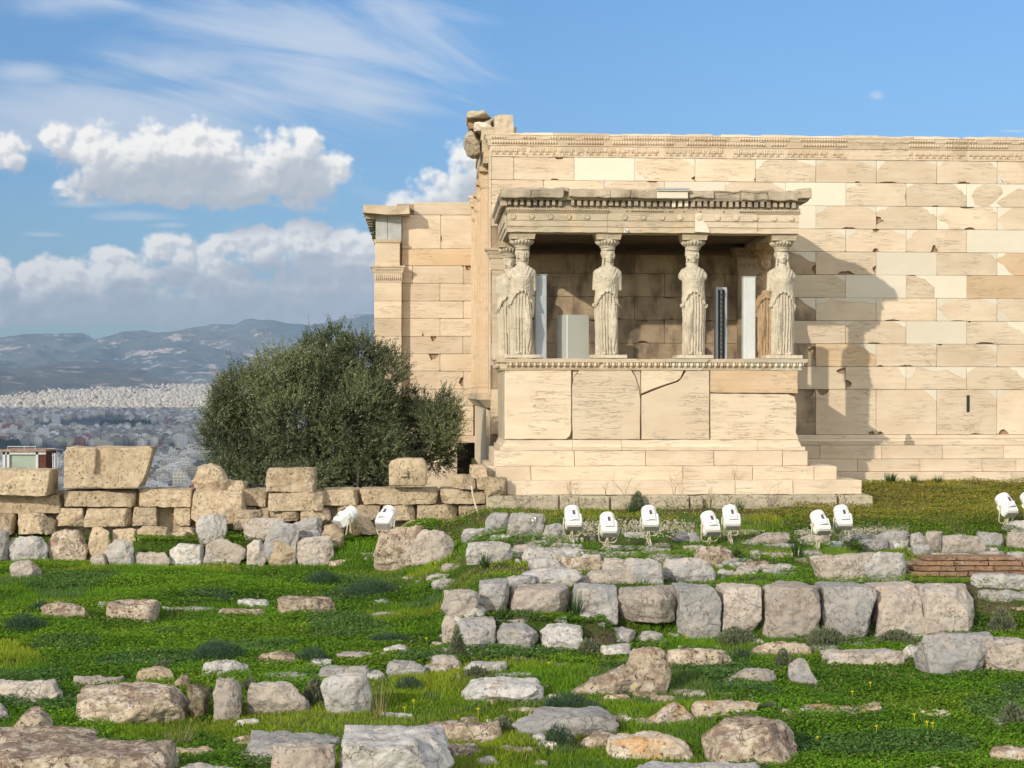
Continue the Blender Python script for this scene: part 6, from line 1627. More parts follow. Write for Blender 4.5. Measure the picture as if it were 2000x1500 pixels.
def cabinet():
    Y = YS + .5; zf = pz_(701); a = P(1092, 700, Y); b = P(1150, 615, Y); w = b.x - a.x; H = b.z - zf
    e = empty('grey_cabinet', ((a.x + b.x) / 2, Y, zf), 'plain light grey box panel standing on the porch floor between the two left maidens', 'cabinet')
    q = w * .25
    vs = [(-w / 2, .14, 0), (-w / 2 + q, 0, 0), (w / 2, 0, 0), (w / 2, .5, 0), (-w / 2, .5, 0)]
    vs += [(x, y, H) for x, y, z in vs]
    m_ = MB(); m_.add(vs, [(0, 1, 6, 5), (1, 2, 7, 6), (2, 3, 8, 7), (3, 4, 9, 8), (4, 0, 5, 9), (9, 5, 6, 7, 8)]); m_.build('panel', M_PANEL, e)
    m_ = MB(); m_.bbox(-w / 2 + q - .004, -w / 2 + q + .03, -.008, -.001, 0, H, .002); m_.build('corner_strip', M_STEELW, e)
cabinet()
# ------------------------------------------------------------------ machine cabin behind the wall, far left
def cabin():
    Y = 31.5; a = P(8, 916, Y); b = P(92, 878, Y)
    e = empty('lift_cabin', (a.x + .4, Y, a.z), 'small green and white machine cabin with a rusty roof behind the wall, far left', 'cabin')
    w = b.x - a.x; H = b.z - a.z
    m_ = MB(); m_.box(-w / 2 + .05, w / 2 - .18, .05, .9, -.4, H - .05); m_.build('green_panel', plain('green_sheet', (.30, .36, .29), .6, 0, .4, .12, 3, .2), e)
    m_ = MB()
    for x in (-w / 2, -w / 2 + .08, w / 2 - .20): m_.box(x, x + .05, 0, .05, -.4, H - .04)
    m_.box(-w / 2, w / 2, 0, .05, H - .1, H - .05); m_.build('white_frame', M_STEELW, e)
    m_ = MB(); m_.bbox(-w / 2 - .03, w / 2 + .02, -.03, .95, H - .05, H, .008); m_.build('rusty_roof', plain('rusty_sheet', (.30, .20, .15), .8, 0, .3, .3, 8), e)
    m_ = MB(); m_.box(w / 2 - .15, w / 2, .02, .9, -.4, H - .05); m_.build('rusty_side', plain('rusty_side', (.10, .035, .025), .8, 0, .3, .3, 8), e)
    m_ = MB(); m_.tube([(-w / 2 + .1, 0, H + .06), (w / 2 - .2, 0, H + .06)], .008, 6)
    for x in (-w / 2 + .1, 0, w / 2 - .2): m_.tube([(x, 0, H), (x, 0, H + .07)], .006, 6)
    m_.build('roof_rail', M_STEELW, e)
cabin()
mp = MB(); 
for x, w in ((103.5, .012), (107.5, .022), (112, .012)): mp.tube([P(x, 960, 30.4), P(x, 885, 30.4)], w, 8)
mp.tube([P(92, 876, 30.4), P(124, 878, 30.4)], .006, 6); mp.tube([P(101, 890, 30.4), P(114, 889, 30.4)], .008, 6); mp.tube([P(101, 950, 30.4), P(114, 950, 30.4)], .012, 6)
props(mp.build('steel_mast', M_STEEL, None, loc=tuple(P(108, 960, 30.4)), smooth=True), 'thin grey steel guide mast between the far left block and the slotted block', 'mast')
# survey targets
for (x, y, Y, lb) in ((1223, 450.5, YA - .045, 'small black and white survey tag under the architrave edge of the porch'), (1042.5, 1014, None, 'small white survey tag on the large grey boulder below the steps'), (1957, 353, YW - .006, 'small black survey tag on the new marble at upper right of the wall')):
    if Y is None: Y = hit(1028, 1048).y - .0
    c = P(x, y, Y); e = empty('survey_tag', c, lb, 'survey tag')
    s = .035
    m_ = MB(); m_.box(-s, s, -.004, 0, -s, s); m_.build('tag_plate', M_PAINT, e)
    m_ = MB(); m_.box(-s * .75, 0, -.007, -.0045, 0, s * .75); m_.box(0, s * .75, -.007, -.0045, -s * .75, 0); m_.build('tag_mark', M_BLACK, e)
# ------------------------------------------------------------------ plants
rs = np.random.RandomState(11)
def leafmat(name, rough=0.6, trans=0.35, attr_name='lcol', col=None):
    m, nt, b = newmat(name, rough, 0.3)
    if col is None:
        c = attr(nt, attr_name).outputs['Color']
    else:
        oi = nt.nodes.new('ShaderNodeTexCoord'); n = nz(nt, oi.outputs['Object'], 9, 3)
        c = mixcol(nt, n, tuple(q * .75 for q in col), tuple(q * 1.25 for q in col))
    nt.links.new(c, b.inputs['Base Color'])
    t = nt.nodes.new('ShaderNodeBsdfTranslucent'); nt.links.new(c, t.inputs['Color'])
    mx = nt.nodes.new('ShaderNodeMixShader'); mx.inputs[0].default_value = trans
    nt.links.new(b.outputs[0], mx.inputs[1]); nt.links.new(t.outputs[0], mx.inputs[2])
    nt.links.new(mx.outputs[0], nt.nodes['Material Output'].inputs['Surface'])
    return m
M_GRASS = leafmat('grass_blades', .7, .45)
def diamonds(C, D, N_, L, Wd):
    """quads: base C, direction D (unit), side N_ (unit), length L, width Wd -> rhombus leaves"""
    n = len(C)
    V = np.empty((n, 4, 3)); L = np.asarray(L).reshape(-1, 1); Wd = np.asarray(Wd).reshape(-1, 1)
    V[:, 0] = C; V[:, 1] = C + D * L * .5 + N_ * Wd * .5; V[:, 2] = C + D * L; V[:, 3] = C + D * L * .5 - N_ * Wd * .5
    return V.reshape(-1, 3), np.arange(n * 4).reshape(n, 4)
def unit(a): return a / (np.linalg.norm(a, axis=-1, keepdims=True) + 1e-9)
def fieldn(X, Y, s, sd): return vnoise(np.stack([X, Y, X * 0 + 3.3], -1), s, sd)
# --- turf cover
def sample_ground(n):
    # area weighted towards the camera so that every picture region gets similar leaf counts
    u = rs.rand(n); Y = 12.0 * (33.4 / 12.0) ** (u ** .93)
    px = rs.uniform(-30, 2030, n)
    X = Y * ((px - 838) / F) * 1.002
    return X, Y
NL = 900000
X, Y = sample_ground(NL)
Z = terrain(X, Y)
px = X / Y * F + 838; py = HZ - Z / Y * F
g1 = fieldn(X, Y, .9, 3) + .5 * fieldn(X, Y, 2.7, 4) + .25 * fieldn(X, Y, 8, 5)
left = (X < .15) | (Y < 19.1)
dens = np.where(left, np.where(g1 < -.75, .4, 1.0), .42 + .25 * g1)
dens = np.where((~left) & (Y > 26.0) & (X > 3.6), .95, dens)          # brown grass slope
dens = np.where((~left) & (Y > 27.8) & (X < 7), .35 + .3 * g1, dens)
dens = np.where((Y > 25.3) & (Y < 27.4) & (px > 1120) & (px < 1360), .18, dens)   # bare gravel
dens = np.where((Y > 25.0) & (Y < 26.4) & (px > 1370) & (px < 1780), .35, dens)
dens = np.where(left & (Y < 17.5), .92 + .2 * g1, dens)
dens = np.where(left & (Y < 14.2) & (g1 < -.45), .3, dens)
dens = np.where((Y > 29.1) & (X < 1.0), 0.25, dens)
dens = np.where((Y > 32.6), 0, dens)
keep = rs.rand(NL) < np.clip(dens, 0, 1)
X, Y, Z, px, py, g1, left = [a[keep] for a in (X, Y, Z, px, py, g1, left)]
n = len(X)
clover = (fieldn(X, Y, .55, 21) + .4 * fieldn(X, Y, 1.9, 22) > .02)
clover = np.where((px > 1400) & (Y < 17.6), True, clover)
h1 = .5 + .5 * (fieldn(X, Y, 1.3, 31) + .35 * fieldn(X, Y, 5, 32)); h1 = np.clip(h1, 0, 1)
dist = Y
s = .75 + .028 * Y
# blades
ang = rs.rand(n) * 2 * PI
tilt = np.where(clover, rs.uniform(.9, 1.45, n), rs.uniform(.05, .75, n))
D = np.stack([np.cos(ang) * np.sin(tilt), np.sin(ang) * np.sin(tilt), np.cos(tilt)], 1)
side = unit(np.cross(D, np.stack([rs.normal(size=n), rs.normal(size=n), rs.normal(size=n) * .3], 1)))
side = np.where(clover[:, None], unit(np.stack([-np.sin(ang), np.cos(ang), rs.uniform(-.5, .5, n)], 1)), side)
hgt = np.where(clover, .03 + .10 * h1 * rs.rand(n), 0)
bright_h = np.where(left, 1, .75)
L = np.where(clover, rs.uniform(.016, .034, n), rs.uniform(.035, .085, n) * (.6 + .6 * h1)) * s * bright_h
Wd = np.where(clover, rs.uniform(.014, .028, n), rs.uniform(.006, .011, n)) * s
C = np.stack([X, Y, Z + hgt * s * .8 - .005], 1)
g_dark = np.array([.08, .185, .008]); g_mid = np.array([.16, .32, .012]); g_yel = np.array([.36, .41, .03]); g_blue = np.array([.08, .16, .06]); g_dry = np.array([.40, .33, .06]); g_straw = np.array([.36, .29, .12]); g_silv = np.array([.20, .225, .12])
k = np.clip(.5 + .8 * g1 + rs.normal(size=n) * .22, 0, 1)[:, None]
col = g_dark * (1 - k) + g_mid * k
ky = np.clip(fieldn(X, Y, .8, 41) * 1.4 + .15 + rs.normal(size=n) * .2, 0, 1)[:, None]
ky = np.where(clover[:, None], ky * .25, ky)
col = col * (1 - ky * .75) + g_yel * ky * .75
# brown / orange grass on the slope right of the porch, sparse in front of the steps
br = np.clip((Y - 26.3) / 1.5, 0, 1) * np.clip((X - 4.2) / 2.0, 0, 1) * np.clip(1.05 + .5 * fieldn(X, Y, .7, 51), 0, 1)
br = np.maximum(br, np.where((~left) & (Y > 26.5) & (X < 4.5), np.clip(.30 + .55 * fieldn(X, Y, .8, 52), 0, .75), 0))
isb = (rs.rand(n) < br * .8)
col = np.where(isb[:, None], g_dry * rs.uniform(.6, 1.15, (n, 1)) * np.array([1, rs.uniform(.85, 1.15), 1]), col)
bl = (fieldn(X, Y, .9, 61) > .42) & left
col = np.where(bl[:, None], col * .45 + g_blue * .55, col)
sv = (~clover) & (rs.rand(n) < np.clip(.10 + .35 * fieldn(X, Y, 1.6, 71), 0, .4)) & ((Y < 18.5) & (px > 480) | (~left))
col = np.where(sv[:, None], g_silv * rs.uniform(.6, 1.1, (n, 1)), col)
st_ = rs.rand(n) < np.where(g1 < -.4, .07, .02)
col = np.where(st_[:, None], g_straw, col)
col = col * rs.uniform(.75, 1.25, (n, 1))
V, Q = diamonds(C, D, side, L, Wd)
colv = np.repeat(np.concatenate([col, np.ones((n, 1))], 1), 4, axis=0)
o = mesh_np('grass', V, Q, M_GRASS, attrs={'lcol': ('FLOAT_COLOR', colv)})
props(o, 'green clover, herbs and grass growing between the stones, browner beside the temple', 'grass', kind='stuff')
# --- white gravel
ng = 5200
gxx = []; 
for (x0, x1, y0, y1, w) in [(1130, 1360, 1012, 1050, .42), (1375, 1500, 1030, 1046, .2), (1560, 1640, 1034, 1044, .08), (1660, 1790, 1030, 1048, .2), (1060, 1130, 1046, 1060, .1)]:
    m_ = int(ng * w); 
    for _ in range(m_):
        a_ = hit(random.uniform(x0, x1), random.gauss((y0 + y1) / 2, (y1 - y0) / 4)) if False else None
    xs_ = rs.uniform(x0, x1, m_); ys_ = rs.normal((y0 + y1) / 2, (y1 - y0) / 4.5, m_)
    yy = np.interp(ys_, [1000, 1020, 1045, 1062], [28.6, 27.3, 26.0, 25.2])
    gxx.append(np.stack([(xs_ - 838) / F * yy, yy], 1))
gp = np.concatenate(gxx); m_ = len(gp); gz = terrain(gp[:, 0], gp[:, 1])
oct_v = np.array([(1, 0, 0), (-1, 0, 0), (0, 1, 0), (0, -1, 0), (0, 0, 1), (0, 0, -1)], float)
oct_f = np.array([(0, 2, 4), (2, 1, 4), (1, 3, 4), (3, 0, 4), (2, 0, 5), (1, 2, 5), (3, 1, 5), (0, 3, 5)])
sz = rs.uniform(.008, .022, (m_, 1, 1)) * rs.uniform(.6, 1.3, (m_, 1, 3))
V = oct_v[None] * sz + np.concatenate([gp, gz[:, None] + .006], 1)[:, None, :] + rs.normal(size=(m_, 6, 3)) * .002
Fg = (oct_f[None] + (np.arange(m_) * 6)[:, None, None]).reshape(-1, 3)
props(mesh_np('gravel', V.reshape(-1, 3), Fg, plain('pale_gravel', (.46, .40, .33), .9, 0, .2, .3, 30)), 'pale gravel strewn on the bare strip behind the floodlights', 'gravel', kind='stuff')

# --- bushes and tufts as things of their own
M_FENNEL = leafmat('feathery_leaves', .6, .3, col=(.055, .10, .055)); M_SILVER = leafmat('silvery_leaves', .7, .3, col=(.16, .18, .10)); M_TUFT = leafmat('rush_leaves', .5, .3, col=(.045, .09, .02)); M_DRY = leafmat('dry_stalks', .8, .2, col=(.27, .21, .11)); M_TWIG = plain('brown_twigs', (.13, .085, .05), .9); M_LEAFY = leafmat('mallow_leaves', .5, .4, col=(.09, .16, .02))
M_YEL = plain('yellow_petals', (.75, .60, .03), .6); 
def plant(x0, y0, x1, y1, kind, label, name='weed_bush', cat='plant', grp=None, Y=None):
    hh = hit((x0 + x1) / 2, y1) if Y is None else P((x0 + x1) / 2, y1, Y)
    W = (x1 - x0) / F * hh.y; H = (y1 - y0) / F * hh.y
    if kind in ('fennel', 'silver'):
        n = int(1500 * max(.25, min(2.2, W * H / .15)))
        a = rs.rand(n) * 2 * PI; r = np.sqrt(rs.rand(n)); zz = rs.rand(n) ** .8
        lump = 1 + .25 * np.sin(a * 3 + x0) * r
        C = np.stack([np.cos(a) * r * W / 2 * lump * (1 - .35 * zz), np.sin(a) * r * W / 2.2 * lump * (1 - .35 * zz), zz * H * .85 * (1.05 - .55 * r ** 2)], 1)
        D = unit(np.stack([np.cos(a) * r * .9 + rs.normal(size=n) * .45, np.sin(a) * r * .9 + rs.normal(size=n) * .45, .8 + rs.rand(n)], 1))
        N_ = unit(np.cross(D, rs.normal(size=(n, 3))))
        L = rs.uniform(.03, .07, n) * (1.0 if kind == 'fennel' else .8); Wd = rs.uniform(.004, .008, n) if kind == 'fennel' else rs.uniform(.012, .02, n)
        V, Q = diamonds(C, D, N_, L, Wd * 1.3); mat = M_FENNEL if kind == 'fennel' else M_SILVER
    elif kind == 'leafy':
        n = 420; a = rs.rand(n) * 2 * PI; r = np.sqrt(rs.rand(n)); C = np.stack([np.cos(a) * r * W / 2, np.sin(a) * r * W / 2, rs.rand(n) * H * .8 * (1.1 - .5 * r)], 1)
        D = unit(np.stack([np.cos(a), np.sin(a), rs.uniform(-.1, .7, n)], 1)); N_ = unit(np.stack([-np.sin(a), np.cos(a), rs.uniform(-.3, .3, n)], 1))
        V, Q = diamonds(C, D, N_, rs.uniform(.03, .05, n), rs.uniform(.03, .05, n)); mat = M_LEAFY
    else:
        n = int(70 if kind == 'tuft' else 26) * (2 if W > .35 else 1)
        a = rs.rand(n) * 2 * PI; r = np.sqrt(rs.rand(n)) * .35; base = np.stack([np.cos(a) * r * W * .6, np.sin(a) * r * W * .6, np.zeros(n)], 1)
        lean = rs.uniform(.05, .55, n); D0 = unit(np.stack([np.cos(a) * lean, np.sin(a) * lean, np.ones(n)], 1)); Ln = H * rs.uniform(.55, 1.05, n)
        bend = np.stack([np.cos(a), np.sin(a), -np.ones(n) * .3], 1) * (lean * .8)[:, None]
        N_ = unit(np.stack([-np.sin(a), np.cos(a), np.zeros(n)], 1)); w = .006 if kind == 'tuft' else .004
        seg = 4; Vs = []
        for i in range(seg + 1):
            t = i / seg; c = base + D0 * (Ln * t)[:, None] + bend * (Ln * t * t * .5)[:, None]
            ww = w * (1 - t * .85); Vs += [c - N_ * ww, c + N_ * ww]
        V = np.stack(Vs, 1).reshape(-1, 3); k_ = 2 * (seg + 1)
        Q = np.concatenate([np.stack([np.arange(n) * k_ + 2 * i, np.arange(n) * k_ + 2 * i + 1, np.arange(n) * k_ + 2 * i + 3, np.arange(n) * k_ + 2 * i + 2], 1) for i in range(seg)])
        mat = M_TUFT if kind == 'tuft' else M_DRY
    o = mesh_np(name, V, Q, mat, loc=tuple(hh)); props(o, label, cat, grp); return o
for x0, y0, x1, y1, lb in [(0, 1196, 92, 1240, 'feathery blue green bush at the left edge beside the mound shaped boulder'), (55, 1172, 105, 1200, 'small feathery bush behind the mound shaped boulder'), (365, 1248, 480, 1292, 'dark feathery bush behind the light grey boulder on the pink pillar stone'), (590, 1112, 670, 1146, 'feathery bush in the upper lawn below the left floodlights'), (660, 1130, 790, 1168, 'wide low feathery bush right of the middle of the lawn'), (570, 1262, 650, 1300, 'grey green bush right of the rounded pale stone'), (705, 1235, 810, 1262, 'dark low bush in the lawn left of the lower course'),
                         (1058, 1412, 1122, 1462, 'blue green tuft bush in front of the long smooth boulder'), (1045, 1352, 1170, 1392, 'dense dark herb bush behind the long smooth boulder'), (770, 1322, 830, 1350, 'dark herb bush below the lone grey slab'), (1425, 1268, 1476, 1296, 'herb bush left of the grained yellowish slab'), (410, 1160, 450, 1178, 'small bush at the back of the lawn pair')]:
    plant(x0, y0, x1, y1, 'fennel', lb)
for x0, y0, x1, y1, lb in [(590, 1318, 640, 1380, 'silvery weed between the cracked pink boulder and the grey wedge'), (470, 1322, 505, 1352, 'silvery weed above the cracked pink boulder'), (960, 1400, 1008, 1430, 'silvery weed left of the long smooth boulder'), (1120, 1246, 1180, 1280, 'silvery weed right of the whitish lower stone'), (1390, 1222, 1480, 1262, 'silvery weed at the foot of the narrow upright block'), (1560, 1222, 1660, 1262, 'silvery weed at the foot of the squarest block'), (1700, 1228, 1800, 1262, 'silvery weed under the blotched block'), (880, 1215, 905, 1290, 'silvery weed climbing the left end of the front row'), (1510, 1262, 1550, 1310, 'silvery weed left of the pointed pale grey stone'), (300, 1290, 340, 1312, 'silvery weed on the massive pitted block'), (1480, 1372, 1530, 1400, 'silvery weed right of the great boulder'), (1325, 1262, 1352, 1282, 'silvery weed by the flat yellowish slab'), (900, 1300, 960, 1330, 'silvery weed above the broad grey and pink boulder'), (1950, 1370, 2005, 1420, 'silvery weed at the right edge of the clover'),
                         (1230, 955, 1262, 1000, 'brown leaved weed growing from the foundation gap'), (1000, 1052, 1030, 1076, 'silvery weed beside the big light grey boulder'), (1640, 1210, 1700, 1240, 'silvery weed under the bluish block'), (1925, 1180, 1985, 1240, 'leafy weed at the right end of the front row'), (150, 1018, 166, 1030, 'small weed in the wall joint at left')]:
    plant(x0, y0, x1, y1, 'silver', lb, Y=28.9 if y1 <= 1000 else None)
for x0, y0, x1, y1, lb in [(930, 1072, 965, 1110, 'upright rush tuft in front of the big light grey boulder'), (1540, 1030, 1575, 1092, 'tall grass tuft left of the sixth lamp'), (580, 1010, 604, 1048, 'grass tuft between the boulders of the low terrace'), (1718, 920, 1760, 940, 'grass tuft at the wall foot, left one'), (1772, 922, 1800, 942, 'grass tuft at the wall foot, middle one'), (1816, 924, 1848, 944, 'grass tuft at the wall foot, right one'), (1110, 1150, 1140, 1210, 'grass tuft growing in the gap right of the big rounded boulder'), (965, 1178, 1000, 1212, 'bright grass tuft in the gap left of the big rounded boulder'), (1430, 975, 1460, 1000, 'grass tuft below the foundation course'), (1215, 978, 1250, 1004, 'grass tuft by the alone standing lamp')]:
    plant(x0, y0, x1, y1, 'tuft', lb, name='grass_tuft', Y={940: 32.2, 942: 32.2, 944: 32.2, 1000: 28.7, 1004: 28.7}.get(y1))
plant(712, 1322, 772, 1412, 'dry', 'tall dry straw coloured grass clump right of the grey wedge', name='dry_grass_clump')
plant(300, 1400, 400, 1460, 'dry', 'thin arching dry grass in front of the massive pitted block', name='dry_grass_clump')
plant(670, 1002, 720, 1045, 'dry', 'dry stalks in front of the triangular boulder', name='dry_grass_clump', Y=28.2)
plant(1395, 1065, 1420, 1090, 'leafy', 'bright leafy weed right of the flat topped cream stone'); plant(1420, 1062, 1448, 1096, 'leafy', 'round leafed weed beside the small jagged grey stone'); plant(1655, 1048, 1692, 1080, 'leafy', 'bright green leafy weed right of the junction box')
plant(1170, 1252, 1210, 1285, 'leafy', 'broad leafed herb below the silvery weed and the whitish stone') if False else None
# twiggy dry weeds on the steps
def twigs(x, y, h, Y, label, seed):
    q = random.Random(seed); b = P(x, y, Y); mb = MB(); H = h / F * Y
    def br(p, d, L, r, k):
        pts = [p]; c = p
        for i in range(3):
            d = (d + Vector((q.gauss(0, .25), q.gauss(0, .1), q.gauss(0, .12)))).normalized(); c = c + d * L / 3; pts.append(c)
            if k > 0 and i > 0: br(c, (d + Vector((q.choice((-1, 1)) * q.uniform(.4, .9), q.gauss(0, .2), .1))).normalized(), L * .55, r * .6, k - 1)
        mb.tube(pts, [r, r * .8, r * .6, r * .4], 4)
    for j in range(3): br(Vector((q.uniform(-.04, .04), 0, 0)), Vector((q.uniform(-.4, .4), -.1, 1)).normalized(), H * q.uniform(.5, .75), .005, 2)
    o = mb.build('dry_weed', M_TWIG, None); o.location = b; props(o, label, 'dry weed')
for i, (x, y, h, Y, lb) in enumerate([(1218, 966, 50, 29.05, 'bare dry weed on the lower step left of the foundation gap weed'), (1318, 966, 45, 29.05, 'forked dry weed on the lower step right of the foundation gap'), (1505, 990, 62, 28.95, 'tallest bare twig weed in front of the lower steps'), (1438, 938, 26, 29.4, 'small weed in the joint of the middle step'), (1113, 966, 30, 29.05, 'dry weed in the joint of the whitest step block'), (1010, 998, 44, 28.9, 'dry stalks against the left foundation block'), (1180, 966, 22, 29.05, 'tiny dry weed on the ledge above the foundation'), (1385, 970, 20, 28.95, 'dark dry weed over the small foundation stones'), (1576, 912, 14, 29.75, 'little weed at the right end of the upper porch step')]): twigs(x, y, h, Y, lb, i)
# yellow flowers
fm = None
for (x, y) in [(1342, 1255), (1072, 1312), (948, 1250), (1240, 1360), (1434, 1252), (1135, 1132), (1483, 1100), (1700, 1352), (1665, 1370), (1786, 1416), (1811, 1431), (1822, 1434), (1712, 1440), (833, 1262), (808, 1388), (790, 1402), (934, 1405), (1597, 1462), (1406, 1466), (880, 1092), (850, 1110), (1888, 1376)]:
    p = hit(x, y + 2); 
    if fm is None:
        m_ = MB()
        for k in range(6):
            a = k * PI / 3; m_.add([(0, 0, .0), (.014 * math.cos(a - .4), .014 * math.sin(a - .4), .007), (.022 * math.cos(a), .022 * math.sin(a), .01), (.014 * math.cos(a + .4), .014 * math.sin(a + .4), .007)], [(0, 1, 2, 3)])
        m_.v = [(x_, z_ * .9 - y_ * .7, y_ * .7 + z_) for x_, y_, z_ in m_.v]
        m_.tube([(0, 0, 0), (0, .005, -.05), (.004, .01, -.10)], .002, 4)
        r = m_.build('yellow_flower', M_YEL, None); fm = r
    else: r = fm.copy(); COL.objects.link(r)
    r.location = p + Vector((0, 0, .10)); props(r, 'tiny yellow wild flower in the grass', 'flower', 'yellow wild flowers scattered in the grass')

# ------------------------------------------------------------------ olive tree
M_OLIVE = leafmat('olive_leaves', .5, .22); M_BARK = plain('olive_bark', (.12, .10, .08), .9, 0, .2, .3, 14, .8)
TY = 32.6
tb = Vector((P(650, 960, TY).x, TY, -3.3))
tree = empty('olive_tree', tb, 'broad dark green olive tree behind the ruined wall, left of the temple', 'tree')
LOB = [(655, 722, 62, 66), (600, 750, 66, 66), (545, 745, 60, 58), (700, 715, 58, 52), (748, 742, 50, 60), (480, 775, 60, 56), (440, 850, 50, 56), (500, 855, 80, 70), (575, 820, 85, 80), (640, 810, 80, 80), (700, 800, 75, 78), (750, 815, 60, 66), (725, 870, 62, 52), (815, 800, 50, 42), (850, 800, 42, 42), (862, 835, 42, 42), (820, 850, 60, 52), (850, 885, 40, 42), (650, 890, 85, 56), (560, 905, 90, 46), (470, 910, 58, 38), (610, 690, 28, 34), (440, 790, 26, 40), (770, 905, 50, 40), (700, 690, 45, 35), (665, 668, 40, 30), (520, 930, 60, 26), (600, 935, 70, 26), (680, 930, 60, 28), (745, 925, 50, 26), (450, 925, 40, 24)]
LC = []; 
for (x, y, rx, ry) in LOB:
    dy = rs.uniform(-.6, .5) - (.4 if 560 < x < 760 and y > 780 else 0)
    c = P(x, y, TY + dy); LC.append((np.array(c), rx / F * TY, ry / F * TY))
NS = 21000
w_ = np.array([l[1] * l[2] for l in LC]); w_ /= w_.sum()
ii = rs.choice(len(LC), NS, p=w_)
cc_ = np.array([LC[i][0] for i in ii]); rx_ = np.array([LC[i][1] for i in ii]); rz_ = np.array([LC[i][2] for i in ii])
d0 = unit(rs.normal(size=(NS, 3))); d0[:, 1] = -np.abs(d0[:, 1]) * np.where(rs.rand(NS) < .8, 1, -1)
rad = rs.uniform(.45, .98, NS)
start = cc_ + d0 * np.stack([rx_, (rx_ + rz_) * .5, rz_], 1) * rad[:, None]
cluster = 1.2 * vnoise(start, 1.5, 77) + .5 * vnoise(start, 4.0, 78)
keep = cluster > -.58
start = start[keep]; d0 = d0[keep]; cluster = cluster[keep]; ns = len(start)
sway = np.array([.10, -.15, .62])
sd_ = unit(d0 * .65 + sway + rs.normal(size=(ns, 3)) * .33)
SL = rs.uniform(.16, .40, ns) * np.where(rs.rand(ns) < .12, 1.5, 1)
K = 15
Cs = []; Ds = []; Ns = []; Ls = []; cols = []
olv_d = np.array([.066, .086, .036]); olv_l = np.array([.20, .228, .105]); olv_s = np.array([.33, .35, .22])
kc = np.clip(.35 + .75 * cluster + rs.normal(size=ns) * .2, 0, 1)
perp = unit(np.cross(sd_, rs.normal(size=(ns, 3)))); perp2 = np.cross(sd_, perp)
for j in range(K):
    t = (j + .5) / K
    droop = np.stack([np.zeros(ns), np.zeros(ns), -.10 * t * t * np.ones(ns)], 1)
    c = start + sd_ * (SL * t)[:, None] + droop * SL[:, None]
    a = j * 2.4 + rs.rand(ns) * .8
    out = perp * np.cos(a)[:, None] + perp2 * np.sin(a)[:, None]
    d = unit(sd_ * .85 + out * .7)
    Cs.append(c); Ds.append(d); Ns.append(unit(np.cross(d, out + rs.normal(size=(ns, 3)) * .5))); Ls.append(rs.uniform(.05, .078, ns) * (1.1 - .4 * t))
    sil = (rs.rand(ns) < .08)[:, None]
    cols.append(np.where(sil, olv_s, olv_d * (1 - kc[:, None]) + olv_l * kc[:, None]) * rs.uniform(.7, 1.3, (ns, 1)))
C = np.concatenate(Cs); D = np.concatenate(Ds); N_ = np.concatenate(Ns); L = np.concatenate(Ls); col = np.concatenate(cols)
V, Q = diamonds(C - np.array(tb), D, N_, L, L * .34)
colv = np.repeat(np.concatenate([col, np.ones((len(col), 1))], 1), 4, axis=0)
mesh_np('crown', V, Q, M_OLIVE, tree, attrs={'lcol': ('FLOAT_COLOR', colv)})
tk = MB(); lim = MB()
tk.tube([(0, 0, -.4), (.05, 0, .3), (-.05, .05, .8), (.02, 0, 1.2)], [.26, .20, .17, .14], 10)
tk.tube([(.7, .1, -.4), (.75, .0, .3), (.9, .05, .9)], [.14, .11, .08], 8)
tk.build('trunk', M_BARK, tree, smooth=True)
for i, (c, rx, rz) in enumerate(LC):
    c = Vector(c) - tb; s0 = Vector((random.uniform(-.1, .1), 0, random.uniform(.5, 1.1))); m1 = s0 * .5 + c * .5 + Vector((random.uniform(-.2, .2), random.uniform(-.1, .2), -.15))
    lim.tube([s0, m1, c, c + (c - m1).normalized() * rx * .5], [.06, .04, .022, .008], 6)
    for k in range(5):
        d = Vector(unit(rs.normal(size=3))) * rx * .8; lim.tube([c * .7 + m1 * .3, c + d * .5, c + d], [.015, .01, .005], 5)
lim.build('limbs', M_BARK, tree, smooth=True)
stm = MB(); stm.tube([P(699, 952, 31.6), P(700, 925, 31.6), P(698, 903, 31.6)], [.03, .025, .02], 7); stm.tube([P(699, 932, 31.6), P(716, 930, 31.55), P(731, 938, 31.5)], [.012, .01, .008], 5)
props(stm.build('sapling_stem', M_BARK, None, loc=tuple(P(699, 952, 31.6)), smooth=True), 'thin bare sapling stem standing just behind the wall under the olive tree', 'sapling')
# ------------------------------------------------------------------ the city below
rc = np.random.RandomState(5); qc = random.Random(9)
def farmat(name, win=True):
    m, nt, b = newmat(name, 0.9, 0.1)
    c = attr(nt, 'bcol').outputs['Color']
    if win:
        geo = nt.nodes.new('ShaderNodeNewGeometry'); tcn = nt.nodes.new('ShaderNodeTexCoord')
        sp = nt.nodes.new('ShaderNodeSeparateXYZ'); nt.links.new(tcn.outputs['Object'], sp.inputs[0])
        sn = nt.nodes.new('ShaderNodeSeparateXYZ'); nt.links.new(geo.outputs['True Normal'], sn.inputs[0])
        fz = math_node(nt, 'FRACT', math_node(nt, 'MULTIPLY', sp.outputs[2], 1 / 3.1))
        fx = math_node(nt, 'FRACT', math_node(nt, 'MULTIPLY', math_node(nt, 'ADD', sp.outputs[0], sp.outputs[1]), 1 / 3.6))
        mz = math_node(nt, 'MULTIPLY', math_node(nt, 'GREATER_THAN', fz, .42), math_node(nt, 'GREATER_THAN', fx, .38))
        wall = math_node(nt, 'LESS_THAN', math_node(nt, 'ABSOLUTE', sn.outputs[2]), .4)
        c = mixcol(nt, math_node(nt, 'MULTIPLY', math_node(nt, 'MULTIPLY', mz, wall), .42), c, (.045, .05, .06))
    nt.links.new(c, b.inputs['Base Color'])
    return m
M_CITY = farmat('painted_concrete')
def cityz(d): return np.interp(d, CITY_D, CITY_Z)
